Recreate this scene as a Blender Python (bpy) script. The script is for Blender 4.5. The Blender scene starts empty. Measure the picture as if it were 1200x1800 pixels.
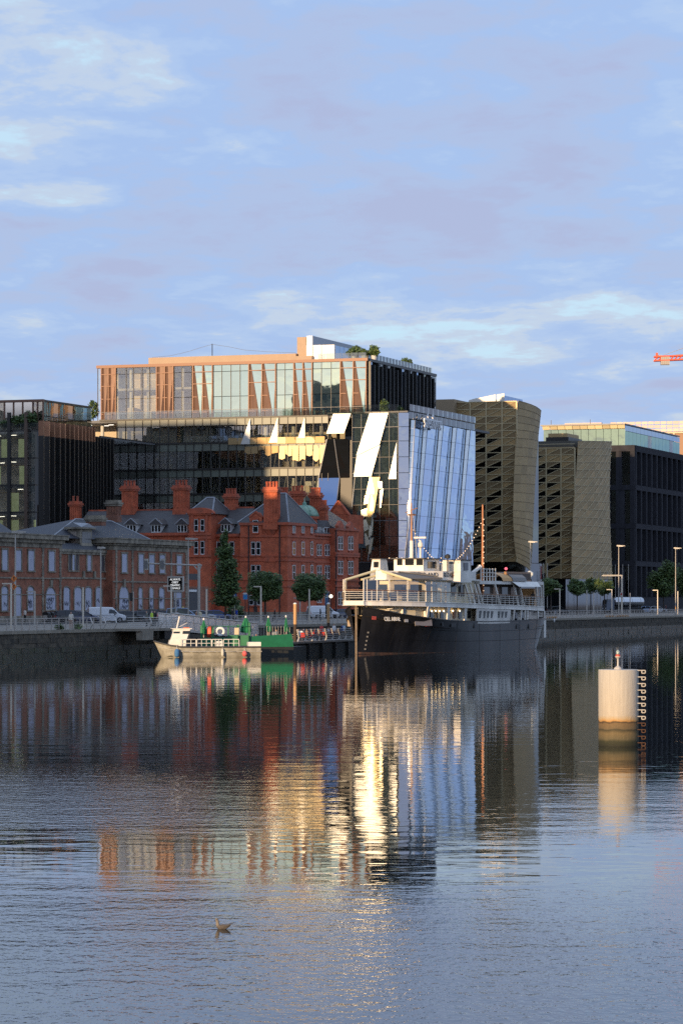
import bpy, math, random
from mathutils import Vector, Matrix, Euler
random.seed(11)
SC = bpy.context.scene
COL = SC.collection
PI = math.pi
# ---------------------------------------------------------------- frame of the place
FOC, HOR, EYE = 5200.0, 1053.0, 5.6          # focal length and horizon in photo pixels, eye height above the water
QX, QY = -31.4, 272.0                        # a point on the quay edge
UX, UY = 93.0, 262.0
_l = math.hypot(UX, UY); UX /= _l; UY /= _l  # direction along the quay (downstream)
NX, NY = -UY, UX                             # inland
QA = math.atan2(UY, UX)
QZ = 2.62                                    # quay level
def G(s, t): return (QX + s*UX + t*NX, QY + s*UY + t*NY)
def s_at(px, t):
    k = (px-600)/FOC
    return (k*(QY+t*NY) - (QX+t*NX)) / (UX - k*UY)
def t_at(px, s):
    k = (px-600)/FOC
    return (k*(QY+s*UY) - (QX+s*UX)) / (NX - k*NY)
def depth(s, t): return QY + s*UY + t*NY
def zpy(py, s, t): return EYE - (py-HOR)/FOC*depth(s, t)
def to_st(x, y): return ((x-QX)*UX+(y-QY)*UY, (x-QX)*NX+(y-QY)*NY)

# ---------------------------------------------------------------- camera
cam = bpy.data.cameras.new('camera'); camo = bpy.data.objects.new('camera', cam); COL.objects.link(camo)
camo.location = (0, 0, EYE); camo.rotation_euler = (PI/2, 0, 0)
cam.sensor_fit = 'HORIZONTAL'; cam.sensor_width = 24.0; cam.lens = 24.0*FOC/1200
cam.shift_y = (HOR-900)/1800.0*1.5
cam.clip_start = 1.0; cam.clip_end = 20000
SC.camera = camo
# ---------------------------------------------------------------- sun, sky, exposure
SUN_EL = math.radians(6.5)
SD = Vector((0.485, 0.875, 0)).normalized()           # the way the sunlight travels, on the ground
sunl = bpy.data.lights.new('sun', 'SUN'); suno = bpy.data.objects.new('sun', sunl); COL.objects.link(suno)
sunl.energy = 5.0; sunl.angle = math.radians(0.53); sunl.color = (1.0, 0.70, 0.40)
sdir = Vector((SD.x*math.cos(SUN_EL), SD.y*math.cos(SUN_EL), -math.sin(SUN_EL)))
suno.rotation_euler = sdir.to_track_quat('-Z', 'Y').to_euler(); suno.location = (-200, -200, 120)
W = bpy.data.worlds.new('World'); SC.world = W; W.use_nodes = True
wn, wl = W.node_tree.nodes, W.node_tree.links
wn.clear()
def WN(t, **k):
    n = wn.new(t)
    for a, b in k.items(): setattr(n, a, b)
    return n
wo = WN('ShaderNodeOutputWorld'); bg = WN('ShaderNodeBackground'); bg.inputs['Strength'].default_value = 0.1
wl.new(bg.outputs[0], wo.inputs[0])
sky = WN('ShaderNodeTexSky', sky_type='NISHITA', sun_disc=False, sun_elevation=SUN_EL, altitude=10, air_density=1.0, dust_density=1.6, ozone_density=1.0)
sky.sun_rotation = math.atan2(-SD.x, -SD.y)           # from north (+Y) clockwise to the sun
tc = WN('ShaderNodeTexCoord')
def wnoise(scale, loc, nscale, detail, rough, rot=(0, 0, 0), dist=0.0):
    m = WN('ShaderNodeMapping'); m.inputs['Scale'].default_value = scale; m.inputs['Location'].default_value = loc
    m.inputs['Rotation'].default_value = rot
    n = WN('ShaderNodeTexNoise'); n.inputs['Scale'].default_value = nscale; n.inputs['Detail'].default_value = detail
    n.inputs['Roughness'].default_value = rough; n.inputs['Distortion'].default_value = dist
    wl.new(tc.outputs['Generated'], m.inputs['Vector']); wl.new(m.outputs[0], n.inputs['Vector'])
    return n.outputs['Fac']
def wmath(op, a, b, c=None):
    n = WN('ShaderNodeMath', operation=op)
    for i, v in enumerate((a, b, c)):
        if v is None: continue
        if isinstance(v, (int, float)): n.inputs[i].default_value = v
        else: wl.new(v, n.inputs[i])
    return n.outputs[0]
def wramp(fac, stops, interp='EASE'):
    r = WN('ShaderNodeValToRGB'); r.color_ramp.interpolation = interp
    e = r.color_ramp.elements
    while len(e) < len(stops): e.new(0.5)
    for i, (p, c) in enumerate(stops): e[i].position = p; e[i].color = (*c, 1) if len(c) == 3 else c
    wl.new(fac, r.inputs[0]); return r.outputs[0]
# a thin stratocumulus sheet: noise on a cloud plane overhead, so that it packs together towards the horizon
wsep = WN('ShaderNodeSeparateXYZ'); wl.new(tc.outputs['Generated'], wsep.inputs[0])
wz_ = wmath('ADD', wmath('MAXIMUM', wsep.outputs[2], 0.0), 0.085)
wcomb = WN('ShaderNodeCombineXYZ'); wl.new(wmath('DIVIDE', wsep.outputs[0], wz_), wcomb.inputs[0]); wl.new(wmath('DIVIDE', wsep.outputs[1], wz_), wcomb.inputs[1])
def cnoise(scale, loc, detail, rough, sc=(1, 1, 1), dist=0.0, rot=0.0):
    m = WN('ShaderNodeMapping'); m.inputs['Scale'].default_value = sc; m.inputs['Location'].default_value = loc; m.inputs['Rotation'].default_value = (0, 0, rot)
    n = WN('ShaderNodeTexNoise'); n.inputs['Scale'].default_value = scale; n.inputs['Detail'].default_value = detail
    n.inputs['Roughness'].default_value = rough; n.inputs['Distortion'].default_value = dist
    wl.new(wcomb.outputs[0], m.inputs['Vector']); wl.new(m.outputs[0], n.inputs['Vector'])
    return n.outputs['Fac']
CA, CB = (4.47797, 1.04229, 0.0), (8.56768, 3.31602, 0.0)
f = wmath('ADD', wmath('MULTIPLY', cnoise(1.0, CA, 3, 0.5, (1, .8, 1), 0.2, .35), 0.50), wmath('MULTIPLY', cnoise(3.6, CB, 9, 0.60, (1.15, .8, 1), 0.15, .3), 0.50))
CLOUD = wramp(f, [(0.34, (5.3, 8.1, 9.9)), (0.395, (5.4, 7.5, 9.4)), (0.437, (5.1, 6.1, 7.9)), (0.475, (4.0, 5.4, 8.2)), (0.515, (3.55, 5.0, 8.1)), (0.56, (3.9, 4.9, 7.4)), (0.63, (3.9, 4.5, 6.8))])
COVER = wramp(f, [(0.36, (0.80,)*3), (0.48, (0.86,)*3), (0.60, (0.89,)*3)])
mx = WN('ShaderNodeMix', data_type='RGBA'); wl.new(COVER, mx.inputs[0]); wl.new(sky.outputs[0], mx.inputs[6]); wl.new(CLOUD, mx.inputs[7])
wl.new(mx.outputs[2], bg.inputs['Color'])
vs = SC.view_settings
vs.view_transform = 'Standard'; vs.look = 'None'; vs.exposure = 0.2; vs.gamma = 1.0; vs.use_curve_mapping = False
SC.render.engine = 'CYCLES'
SC.cycles.use_denoising = False
SC.cycles.max_bounces = 8; SC.cycles.transparent_max_bounces = 12; SC.cycles.diffuse_bounces = 3; SC.cycles.glossy_bounces = 4
SC.cycles.sample_clamp_indirect = 6.0; SC.cycles.caustics_reflective = False; SC.cycles.caustics_refractive = False

# ---------------------------------------------------------------- materials
MATS = {}
def mat(name, col, rough=0.6, metal=0.0, spec=0.5, var=0.0, vscale=1.0, vary2=None, bump=0.0, bscale=5.0, rand=0.0, stretch=(1, 1, 1), emit=None, estr=0.0, alpha=None, coat=0.0):
    """Principled material: colour varied by world-space noise (var), a second tone (vary2) and a per-object random (rand)."""
    if name in MATS: return MATS[name]
    m = bpy.data.materials.new(name); m.use_nodes = True
    n, l = m.node_tree.nodes, m.node_tree.links
    b = n['Principled BSDF']
    b.inputs['Base Color'].default_value = (*col, 1); b.inputs['Roughness'].default_value = rough
    b.inputs['Metallic'].default_value = metal; b.inputs['Specular IOR Level'].default_value = spec
    if coat: b.inputs['Coat Weight'].default_value = coat; b.inputs['Coat Roughness'].default_value = 0.03
    if emit: b.inputs['Emission Color'].default_value = (*emit, 1); b.inputs['Emission Strength'].default_value = estr
    geo = None
    def coords():
        g = n.new('ShaderNodeNewGeometry'); mp = n.new('ShaderNodeMapping'); mp.inputs['Scale'].default_value = stretch
        l.new(g.outputs['Position'], mp.inputs['Vector']); return mp.outputs[0]
    src = None
    if var or vary2 or rand:
        hs = n.new('ShaderNodeHueSaturation'); hs.inputs['Color'].default_value = (*col, 1)
        if vary2:
            t = n.new('ShaderNodeTexNoise'); t.inputs['Scale'].default_value = vscale*0.6; t.inputs['Detail'].default_value = 5; t.inputs['Roughness'].default_value = 0.65
            l.new(coords(), t.inputs['Vector'])
            rp = n.new('ShaderNodeValToRGB'); rp.color_ramp.elements[0].position = 0.42; rp.color_ramp.elements[1].position = 0.62
            rp.color_ramp.elements[0].color = (*col, 1); rp.color_ramp.elements[1].color = (*vary2, 1)
            l.new(t.outputs['Fac'], rp.inputs[0]); l.new(rp.outputs[0], hs.inputs['Color'])
        val = None
        if var:
            t = n.new('ShaderNodeTexNoise'); t.inputs['Scale'].default_value = vscale; t.inputs['Detail'].default_value = 6; t.inputs['Roughness'].default_value = 0.7
            l.new(coords(), t.inputs['Vector'])
            mr = n.new('ShaderNodeMapRange'); mr.inputs['From Min'].default_value = 0.3; mr.inputs['From Max'].default_value = 0.7
            mr.inputs['To Min'].default_value = 1-var; mr.inputs['To Max'].default_value = 1+var
            l.new(t.outputs['Fac'], mr.inputs['Value']); val = mr.outputs[0]
        if rand:
            oi = n.new('ShaderNodeObjectInfo'); mr = n.new('ShaderNodeMapRange')
            mr.inputs['To Min'].default_value = 1-rand; mr.inputs['To Max'].default_value = 1+rand
            l.new(oi.outputs['Random'], mr.inputs['Value'])
            if val:
                mu = n.new('ShaderNodeMath'); mu.operation = 'MULTIPLY'; l.new(val, mu.inputs[0]); l.new(mr.outputs[0], mu.inputs[1]); val = mu.outputs[0]
            else: val = mr.outputs[0]
        if val: l.new(val, hs.inputs['Value'])
        l.new(hs.outputs[0], b.inputs['Base Color'])
    if bump:
        t = n.new('ShaderNodeTexNoise'); t.inputs['Scale'].default_value = bscale; t.inputs['Detail'].default_value = 4
        l.new(coords(), t.inputs['Vector'])
        bp = n.new('ShaderNodeBump'); bp.inputs['Strength'].default_value = 1.0; bp.inputs['Distance'].default_value = bump
        l.new(t.outputs['Fac'], bp.inputs['Height']); l.new(bp.outputs[0], b.inputs['Normal'])
    MATS[name] = m; return m
def glass(name, tint, refl, rough=0.02, wav=0.0, rcol=(1, 1, 1)):
    """Window glass one sees through: tinted transparency under a mirror that grows at grazing angles."""
    if name in MATS: return MATS[name]
    m = bpy.data.materials.new(name); m.use_nodes = True
    n, l = m.node_tree.nodes, m.node_tree.links
    n.remove(n['Principled BSDF']); out = n['Material Output']
    tr = n.new('ShaderNodeBsdfTransparent'); tr.inputs[0].default_value = (*tint, 1)
    gl = n.new('ShaderNodeBsdfGlossy'); gl.inputs['Roughness'].default_value = rough; gl.inputs[0].default_value = (*rcol, 1)
    lw = n.new('ShaderNodeLayerWeight'); lw.inputs['Blend'].default_value = 0.35
    mr = n.new('ShaderNodeMapRange'); mr.inputs['To Min'].default_value = refl; mr.inputs['To Max'].default_value = 1.0
    l.new(lw.outputs['Fresnel'], mr.inputs['Value'])
    mixn = n.new('ShaderNodeMixShader'); l.new(mr.outputs[0], mixn.inputs[0]); l.new(tr.outputs[0], mixn.inputs[1]); l.new(gl.outputs[0], mixn.inputs[2])
    l.new(mixn.outputs[0], out.inputs[0])
    if wav:
        g = n.new('ShaderNodeNewGeometry'); t = n.new('ShaderNodeTexNoise'); t.inputs['Scale'].default_value = 0.35; t.inputs['Detail'].default_value = 2
        bp = n.new('ShaderNodeBump'); bp.inputs['Distance'].default_value = wav
        l.new(g.outputs['Position'], t.inputs['Vector']); l.new(t.outputs['Fac'], bp.inputs['Height']); l.new(bp.outputs[0], gl.inputs['Normal'])
    MATS[name] = m; return m

# ---------------------------------------------------------------- mesh building
class MB:
    """Collects faces (with a material index) and becomes one mesh."""
    def __init__(self): self.v, self.f, self.m = [], [], []
    def poly(self, pts, m=0):
        b = len(self.v); self.v += [tuple(p) for p in pts]; self.f.append(tuple(range(b, b+len(pts)))); self.m.append(m); return self
    def box(self, x0, x1, y0, y1, z0, z1, m=0):
        b = len(self.v)
        self.v += [(x0, y0, z0), (x1, y0, z0), (x1, y1, z0), (x0, y1, z0), (x0, y0, z1), (x1, y0, z1), (x1, y1, z1), (x0, y1, z1)]
        for q in ((0, 3, 2, 1), (4, 5, 6, 7), (0, 1, 5, 4), (1, 2, 6, 5), (2, 3, 7, 6), (3, 0, 4, 7)):
            self.f.append(tuple(b+i for i in q)); self.m.append(m)
        return self
    def loft(self, rings, m=0, cap=True, closed=True):
        b = len(self.v); k = len(rings[0])
        for r in rings: self.v += [tuple(p) for p in r]
        for i in range(len(rings)-1):
            for j in range(k if closed else k-1):
                j2 = (j+1) % k
                self.f.append((b+i*k+j, b+i*k+j2, b+(i+1)*k+j2, b+(i+1)*k+j)); self.m.append(m)
        if cap and closed:
            self.f.append(tuple(b+j for j in range(k))[::-1]); self.m.append(m)
            o = b+(len(rings)-1)*k; self.f.append(tuple(o+j for j in range(k))); self.m.append(m)
        return self
    def prism(self, pts, z0, z1, m=0): return self.loft([[(x, y, z0) for x, y in pts], [(x, y, z1) for x, y in pts]], m)
    def ext(self, pts, d, m=0):
        d = Vector(d); return self.loft([[Vector(p) for p in pts], [Vector(p)+d for p in pts]], m)
    def tube(self, p0, p1, r, n=6, r1=None, m=0):
        p0, p1 = Vector(p0), Vector(p1); d = (p1-p0)
        if d.length < 1e-6: return self
        q = d.to_track_quat('Z', 'Y'); r1 = r if r1 is None else r1
        rings = []
        for p, rr in ((p0, r), (p1, r1)):
            rings.append([p + q @ Vector((rr*math.cos(2*PI*i/n), rr*math.sin(2*PI*i/n), 0)) for i in range(n)])
        return self.loft(rings, m)
    def path(self, pts, r, n=6, m=0):
        for a, b in zip(pts, pts[1:]): self.tube(a, b, r, n, m=m)
        return self
    def lathe(self, prof, c=(0, 0, 0), n=12, m=0, sx=1, sy=1):
        return self.loft([[(c[0]+sx*r*math.cos(2*PI*i/n), c[1]+sy*r*math.sin(2*PI*i/n), c[2]+z) for i in range(n)] for r, z in prof], m)
    def mesh(self, name, mats, off=(0, 0, 0), smooth=False):
        me = bpy.data.meshes.new(name)
        ox, oy, oz = off
        me.from_pydata([(x-ox, y-oy, z-oz) for x, y, z in self.v], [], self.f)
        if not isinstance(mats, (list, tuple)): mats = [mats]
        for m in mats: me.materials.append(m)
        if len(mats) > 1: me.polygons.foreach_set('material_index', self.m)
        if smooth: me.polygons.foreach_set('use_smooth', [True]*len(self.f))
        me.update()
        return me
def link(name, data, parent=None):
    o = bpy.data.objects.new(name, data); COL.objects.link(o)
    if parent is not None: o.parent = parent
    return o
def tag(o, label=None, cat=None, group=None, kind=None):
    if label: o['label'] = label
    if cat: o['category'] = cat
    if group: o['group'] = group
    if kind: o['kind'] = kind
    return o
class Thing:
    """An Empty at the thing's base. Geometry is given in quay coordinates (s along the quay, t inland, z) unless local=True."""
    def __init__(self, name, label, cat, s, t, z=QZ, rot=None, group=None, local=False):
        self.o = link(name, None); self.off = (0, 0, 0) if local else (s, t, z)
        x, y = G(s, t); self.o.location = (x, y, z); self.o.rotation_euler = (0, 0, QA if rot is None else rot)
        tag(self.o, label, cat, group)
    def part(self, name, mb, mats, parent=None, smooth=False, kind=None, label=None):
        o = link(name, mb.mesh(name, mats, self.off, smooth), parent or self.o)
        if kind: o['kind'] = kind
        if label: o['label'] = label
        return o
    def inst(self, name, me, p, sc=(1, 1, 1), rot=(0, 0, 0), parent=None):
        o = link(name, me, parent or self.o)
        o.location = (p[0]-self.off[0], p[1]-self.off[1], p[2]-self.off[2]); o.scale = sc; o.rotation_euler = rot
        return o
    def box(self, name, x0, x1, y0, y1, z0, z1, m, parent=None):
        return self.part(name, MB().box(x0, x1, y0, y1, z0, z1), m, parent)
def struct(name, mb, mats, off=None, smooth=False):
    """A piece of the setting, in quay coordinates."""
    o = link(name, mb.mesh(name, mats, (0, 0, 0), smooth)); o['kind'] = 'structure'
    o.location = (QX, QY, 0); o.rotation_euler = (0, 0, QA); return o
def copy_tree(o, parent=None):
    c = o.copy(); COL.objects.link(c)
    if parent is not None: c.parent = parent
    for ch in list(o.children): copy_tree(ch, c)
    return c
_unit = {}
def unit(kind, m):
    """Shared unit meshes: W a pane facing along s, R a pane facing along t, X a cube."""
    k = (kind, m.name)
    if k not in _unit:
        b = MB()
        if kind == 'W': b.box(-.02, .02, 0, 1, 0, 1)
        elif kind == 'R': b.box(0, 1, -.02, .02, 0, 1)
        else: b.box(0, 1, 0, 1, 0, 1)
        _unit[k] = b.mesh('pane' if kind != 'X' else 'block', m)
    return _unit[k]
def pane_w(th, s, t0, t1, z0, z1, m, name='pane', gap=.05, tilt=(0, 0), parent=None):
    return th.inst(name, unit('W', m), (s, t0+gap, z0+gap), (1, t1-t0-2*gap, z1-z0-2*gap), (0, tilt[0], tilt[1]), parent)
def pane_r(th, t, s0, s1, z0, z1, m, name='pane', gap=.05, tilt=(0, 0), parent=None):
    return th.inst(name, unit('R', m), (s0+gap, t, z0+gap), (s1-s0-2*gap, 1, z1-z0-2*gap), (tilt[0], 0, tilt[1]), parent)
def quadpanel(th, pts, m, name, thick=.05, parent=None):
    """A thin panel from its corner points (any planar-ish polygon), thickened away from the outside."""
    v = [Vector(p) for p in pts]
    nrm = (v[1]-v[0]).cross(v[2]-v[0]).normalized()
    return th.part(name, MB().ext(v, -nrm*thick), m, parent)
def textobj(name, body, size, m, parent, loc, rot, extrude=.02, align='CENTER', sx=1.0):
    c = bpy.data.curves.new(name, 'FONT'); c.body = body; c.size = size; c.extrude = extrude; c.align_x = align; c.align_y = 'CENTER'
    c.materials.append(m); c.resolution_u = 3
    tmp = bpy.data.objects.new(name, c); COL.objects.link(tmp)
    bpy.context.view_layer.update()
    me = bpy.data.meshes.new_from_object(tmp.evaluated_get(bpy.context.evaluated_depsgraph_get()))
    bpy.data.objects.remove(tmp); bpy.data.curves.remove(c)
    me.name = name
    if not me.materials: me.materials.append(m)
    o = link(name, me, parent); o.location = loc; o.rotation_euler = rot; o.scale = (sx, 1, 1)
    return o
# ---------------------------------------------------------------- water
def water_material():
    m = bpy.data.materials.new('river_water'); m.use_nodes = True
    n, l = m.node_tree.nodes, m.node_tree.links
    b = n['Principled BSDF']
    b.inputs['Base Color'].default_value = (0.010, 0.014, 0.013, 1); b.inputs['Roughness'].default_value = 0.02
    b.inputs['IOR'].default_value = 1.38
    g = n.new('ShaderNodeNewGeometry')
    sep = n.new('ShaderNodeSeparateXYZ'); l.new(g.outputs['Position'], sep.inputs[0])
    def M(op, a, bb=None, cc=None, clamp=False):
        k = n.new('ShaderNodeMath'); k.operation = op; k.use_clamp = clamp
        for i, v in enumerate((a, bb, cc)):
            if v is None: continue
            if isinstance(v, (int, float)): k.inputs[i].default_value = v
            else: l.new(v, k.inputs[i])
        return k.outputs[0]
    def noise(scale, sc=(1, 1, 1), detail=2, rough=.5, rot=0, dist=0):
        mp = n.new('ShaderNodeMapping'); mp.inputs['Scale'].default_value = sc; mp.inputs['Rotation'].default_value = (0, 0, rot)
        l.new(g.outputs['Position'], mp.inputs[0])
        t = n.new('ShaderNodeTexNoise'); t.inputs['Scale'].default_value = scale; t.inputs['Detail'].default_value = detail; t.inputs['Roughness'].default_value = rough
        t.inputs['Distortion'].default_value = dist
        l.new(mp.outputs[0], t.inputs['Vector']); return t.outputs['Fac']
    def smooth(v, a, bb):
        k = n.new('ShaderNodeMapRange'); k.interpolation_type = 'SMOOTHSTEP'
        k.inputs['From Min'].default_value = a; k.inputs['From Max'].default_value = bb
        l.new(v, k.inputs['Value']); return k.outputs[0]
    X, Y = sep.outputs[0], sep.outputs[1]
    wob = M('SUBTRACT', noise(.06, (1, .35, 1), 4), .5)
    Yw = M('ADD', Y, M('MULTIPLY', wob, 26))
    Xw = M('ADD', X, M('MULTIPLY', wob, 12))
    near = M('SUBTRACT', 1.0, smooth(Yw, 45, 63))
    # a cat's-paw of wind on the near left
    px = M('SUBTRACT', 1.0, smooth(Xw, -7, 1.5)); py = M('MULTIPLY', smooth(Yw, 67, 76), M('SUBTRACT', 1.0, smooth(Yw, 82, 106)))
    paw = M('MULTIPLY', px, py)
    px2 = smooth(Xw, 3.5, 7.5); py2 = M('MULTIPLY', smooth(Yw, 66, 72), M('SUBTRACT', 1.0, smooth(Yw, 84, 92)))
    paw2 = M('MULTIPLY', M('MULTIPLY', px2, py2), .35)
    wind = M('MAXIMUM', M('MAXIMUM', near, paw), paw2)
    # amplitudes in metres: fine wind ripple, short wavelets, slow undulation
    rip = M('MULTIPLY', noise(2.7, (2.1, 1, 1), 3, .55, .2), M('MULTIPLY_ADD', wind, .0150, .0004))
    wav = M('MULTIPLY', noise(.75, (.55, 1.15, 1), 3, .55, .1), M('MULTIPLY_ADD', wind, .012, M('MULTIPLY_ADD', smooth(Y, 105, 185), -.0042, .0085)))
    und = M('MULTIPLY', noise(.30, (.4, 1.3, 1), 2, .5, -.15), .0085)
    h = M('ADD', M('ADD', rip, wav), und)
    bp = n.new('ShaderNodeBump'); bp.inputs['Distance'].default_value = 1.0; bp.inputs['Strength'].default_value = 1.0
    l.new(h, bp.inputs['Height']); l.new(bp.outputs[0], b.inputs['Normal'])
    return m
water = link('river_water', MB().poly([(-6000, -3000, 0), (9000, -3000, 0), (9000, 9000, 0), (-6000, 9000, 0)]).mesh('river_water', water_material()))
water['kind'] = 'structure'

# ---------------------------------------------------------------- land
asphalt = mat('asphalt', (.062, .056, .048), .85, var=.25, vscale=.8, bump=.004, bscale=30)
paving = mat('granite_paving', (.25, .215, .17), .8, var=.2, vscale=1.2, vary2=(.19, .165, .13), bump=.003, bscale=20)
concrete = mat('grey_concrete', (.33, .29, .23), .85, var=.2, vscale=1.5, vary2=(.24, .21, .165))
land_m = mat('city_ground', (.18, .155, .125), .9, var=.2, vscale=.3)
stone_m = mat('quay_granite', (.105, .085, .058), .85, var=.35, vscale=2.2, vary2=(.05, .044, .033), bump=.02, bscale=6, rand=.28)
wet_m = mat('wet_weedy_stone', (.030, .032, .022), .45, var=.4, vscale=2.5, vary2=(.045, .05, .026), bump=.02, bscale=8, rand=.2)
cope_m = mat('coping_granite', (.27, .235, .18), .8, var=.25, vscale=2.5, rand=.12)
struct('ground', MB().poly([(-700, 49.5, QZ-.004), (6000, 49.5, QZ-.004), (6000, 5000, QZ-.004), (-700, 5000, QZ-.004)]), land_m)
struct('promenade', MB().box(-700, 3000, 1.0, 27, QZ-.6, QZ), paving)
struct('road', MB().poly([(-700, 27, QZ-.11), (3000, 27, QZ-.11), (3000, 43, QZ-.11), (-700, 43, QZ-.11)]), asphalt)
struct('pavement', MB().box(-700, 3000, 43, 49.5, QZ-.6, QZ), paving)
white_line = mat('road_paint', (.72, .72, .68), .7, var=.15, vscale=3)
mk = MB()
for i in range(110):
    s = -40+i*6.0
    mk.poly([(s, 34.9, QZ-.106), (s+3, 34.9, QZ-.106), (s+3, 35.05, QZ-.106), (s, 35.05, QZ-.106)])
for tt in (28.2, 41.8): mk.poly([(-60, tt, QZ-.106), (600, tt, QZ-.106), (600, tt+.12, QZ-.106), (-60, tt+.12, QZ-.106)])
struct('road_markings', mk, white_line)
# quay wall: an earth-backed core with coursed stones laid on its face
core = struct('quay_wall', MB().box(-700, 3000, 0.12, 1.0, -6, QZ-.35), wet_m)
cs = MB().box(0, 1, 0, 1, 0, 1).mesh('stone', stone_m); cw = MB().box(0, 1, 0, 1, 0, 1).mesh('stone', wet_m); cc = MB().box(0, 1, 0, 1, 0, 1).mesh('coping_stone', cope_m)
def core_piece(me, name, s0, s1, t0, t1, z0, z1):
    o = link(name, me, core); o.location = (s0, t0, z0); o.scale = (s1-s0, t1-t0, z1-z0); return o
rows = [(-.6, .45, 1), (.46, .96, 1), (.97, 1.42, 0), (1.43, 1.86, 0), (1.87, 2.30, 0)]
for (z0, z1, wet) in rows:
    s = -14 - random.random()
    while s < 62:
        w = random.uniform(1.15, 2.1)
        core_piece(cw if wet else cs, 'stone', s, s+w-.03, random.uniform(-.02, .05), .3, z0, z1)
        s += w
s = -14
while s < 62:
    core_piece(cc, 'coping_stone', s, s+1.77, -.12, 1.0, 2.315, QZ+.012); s += 1.8
far = MB()
for (z0, z1, wet) in rows:
    s = 62.5
    while s < 420:
        w = random.uniform(1.15, 2.1)*(1 if s < 280 else 2)
        t0 = random.uniform(-.02, .05); far.box(s, s+w-.03, t0, .3, z0, z1, wet); s += w
s = 62.5
while s < 420: far.box(s, s+1.77, -.12, 1.0, 2.315, QZ+.012, 2); s += 1.8
o = link('stone_courses', far.mesh('stone_courses', [stone_m, wet_m, cope_m]), core); o['kind'] = 'stuff'
# ---------------------------------------------------------------- stand-in blocks upstream, out of the frame, placed and sized to shade the street
shade_wall = mat('upstream_wall', (.24, .20, .17), .8, var=.12, vscale=.5)
shade_glass = mat('upstream_glass', (.02, .025, .03), .08, spec=.7)
def upstream(label, s0, s1, t0, t1, z):
    th = Thing('shade_block', label, 'building', s0, t0)
    th.part('wall', MB().box(s0, s1, t0, t1, QZ-.2, z), shade_wall)
    b = MB()
    k = QZ+1.2
    while k < z-2.5:
        a = t0+1
        while a < t1-2.5:
            b.box(s1-.1, s1+.03, a, a+2.0, k, k+2.0); a += 3.0
        k += 3.6
    th.part('window_rows', b, shade_glass, kind='stuff')
upstream('unseen brown shading block upstream of the derelict station, nearest the road', 60, 98, 53, 78, 35)
upstream('narrow unseen brown shading block behind the one nearest the road', 58, 98, 78.5, 93, 41.5)
upstream('unseen brown shading block between the narrow one and the tall one', 58, 98, 93.5, 113, 45.5)
upstream('tall unseen brown shading block farthest from the river upstream', 56, 98, 113.5, 140, 59)
upstream('wide unseen brown shading block at the back of the upstream row', 56, 98, 140.5, 215, 47)
upstream('low unseen brown shading block farthest upstream along the quay', -104, -64, 14, 60, 50)
upstream('taller unseen brown shading block farthest upstream along the quay', -103, -64, 60.5, 150, 45)
# the other bank, downstream and out of the frame: what the folded tower's river face mirrors
bank_wall = mat('south_bank_wall', (.36, .27, .20), .8, var=.15, vscale=.3)
struct('south_quay', MB().box(420, 1200, -150, -100, -3, QZ), paving)
for k, (a, b, z) in enumerate(((470, 520, 19), (526, 580, 24), (588, 640, 17), (648, 720, 27), (728, 790, 21), (800, 880, 30))):
    th = Thing('riverside_block', 'brick block on the far bank downstream, %s' % ('nearest', 'second', 'third and lowest', 'fourth', 'fifth', 'last and tallest')[k], 'building', a, -108)
    th.part('wall', MB().box(a, b, -130, -108, QZ, z), bank_wall)
    q = MB(); h_ = QZ+1.5
    while h_ < z-2:
        x = a+2
        while x < b-2: q.box(x, x+1.5, -108, -107.95, h_, h_+1.7); x += 3.4
        h_ += 3.2
    th.part('window_rows', q, shade_glass, kind='stuff')
# ================================================================ glass office buildings
g_clear = glass('clear_facade_glass', (.94, .96, .93), .14, .015, .012)
g_green = glass('green_mirror_glass', (.30, .42, .36), .80, .02, .006, (.84, 1.0, .82))
g_dark = glass('dark_facade_glass', (.55, .60, .58), .11, .02, .015)
g_blue = glass('blue_mirror_glass', (.10, .14, .22), .55, .03, .015, (.62, .76, .98))
g_pale = glass('pale_fritted_glass', (.25, .28, .30), .62, .10, 0, (.92, .95, .97))
g_rail = glass('balustrade_glass', (.80, .84, .82), .10, .02)
sun_glass = mat('mirror_coated_glass', (.52, .53, .51), .54, metal=1.0, bump=.02, bscale=.5)
frame_d = mat('black_aluminium', (.019, .018, .017), .4, rand=.2)
frame_g = mat('grey_aluminium', (.20, .20, .20), .45)
frame_b = mat('bronze_aluminium', (.10, .065, .045), .4)
copper = mat('copper_mesh', (.19, .11, .075), .5, metal=.3, var=.18, vscale=1.4, rand=.18, stretch=(1, 1, .3))
copper_d = mat('copper_frame', (.20, .11, .075), .5, metal=.3)
spandrel = mat('green_grey_spandrel', (.13, .145, .115), .3, rand=.15, spec=.6)
slab_m = mat('interior_slab', (.36, .34, .30), .8)
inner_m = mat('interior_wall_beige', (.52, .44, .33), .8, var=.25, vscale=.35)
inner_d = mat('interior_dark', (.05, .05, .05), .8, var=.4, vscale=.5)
column_m = mat('white_column', (.55, .54, .50), .6)
lamp_m = mat('office_lamp', (.9, .9, .85), .5, emit=(1, .93, .8), estr=3.0)
roof_m = mat('roof_membrane', (.16, .16, .16), .8)
tan_m = mat('tan_render', (.42, .30, .20), .7, var=.06, vscale=.5)
blind_glow = mat('green_yellow_glow_blind', (.72, .78, .42), .8, rand=.12, emit=(.62, .68, .32), estr=.16)  # blinds given a faint glow of their own to brighten them
leaf_m = [mat('foliage_dark', (.042, .075, .02), .6, var=.3, vscale=.7), mat('foliage_mid', (.080, .135, .032), .6, var=.3, vscale=.7), mat('foliage_light', (.135, .18, .05), .6, var=.3, vscale=.7)]
bark_m = mat('bark', (.07, .055, .045), .9, var=.3, vscale=3)
pot_m = mat('white_planter', (.6, .6, .58), .6)

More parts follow.
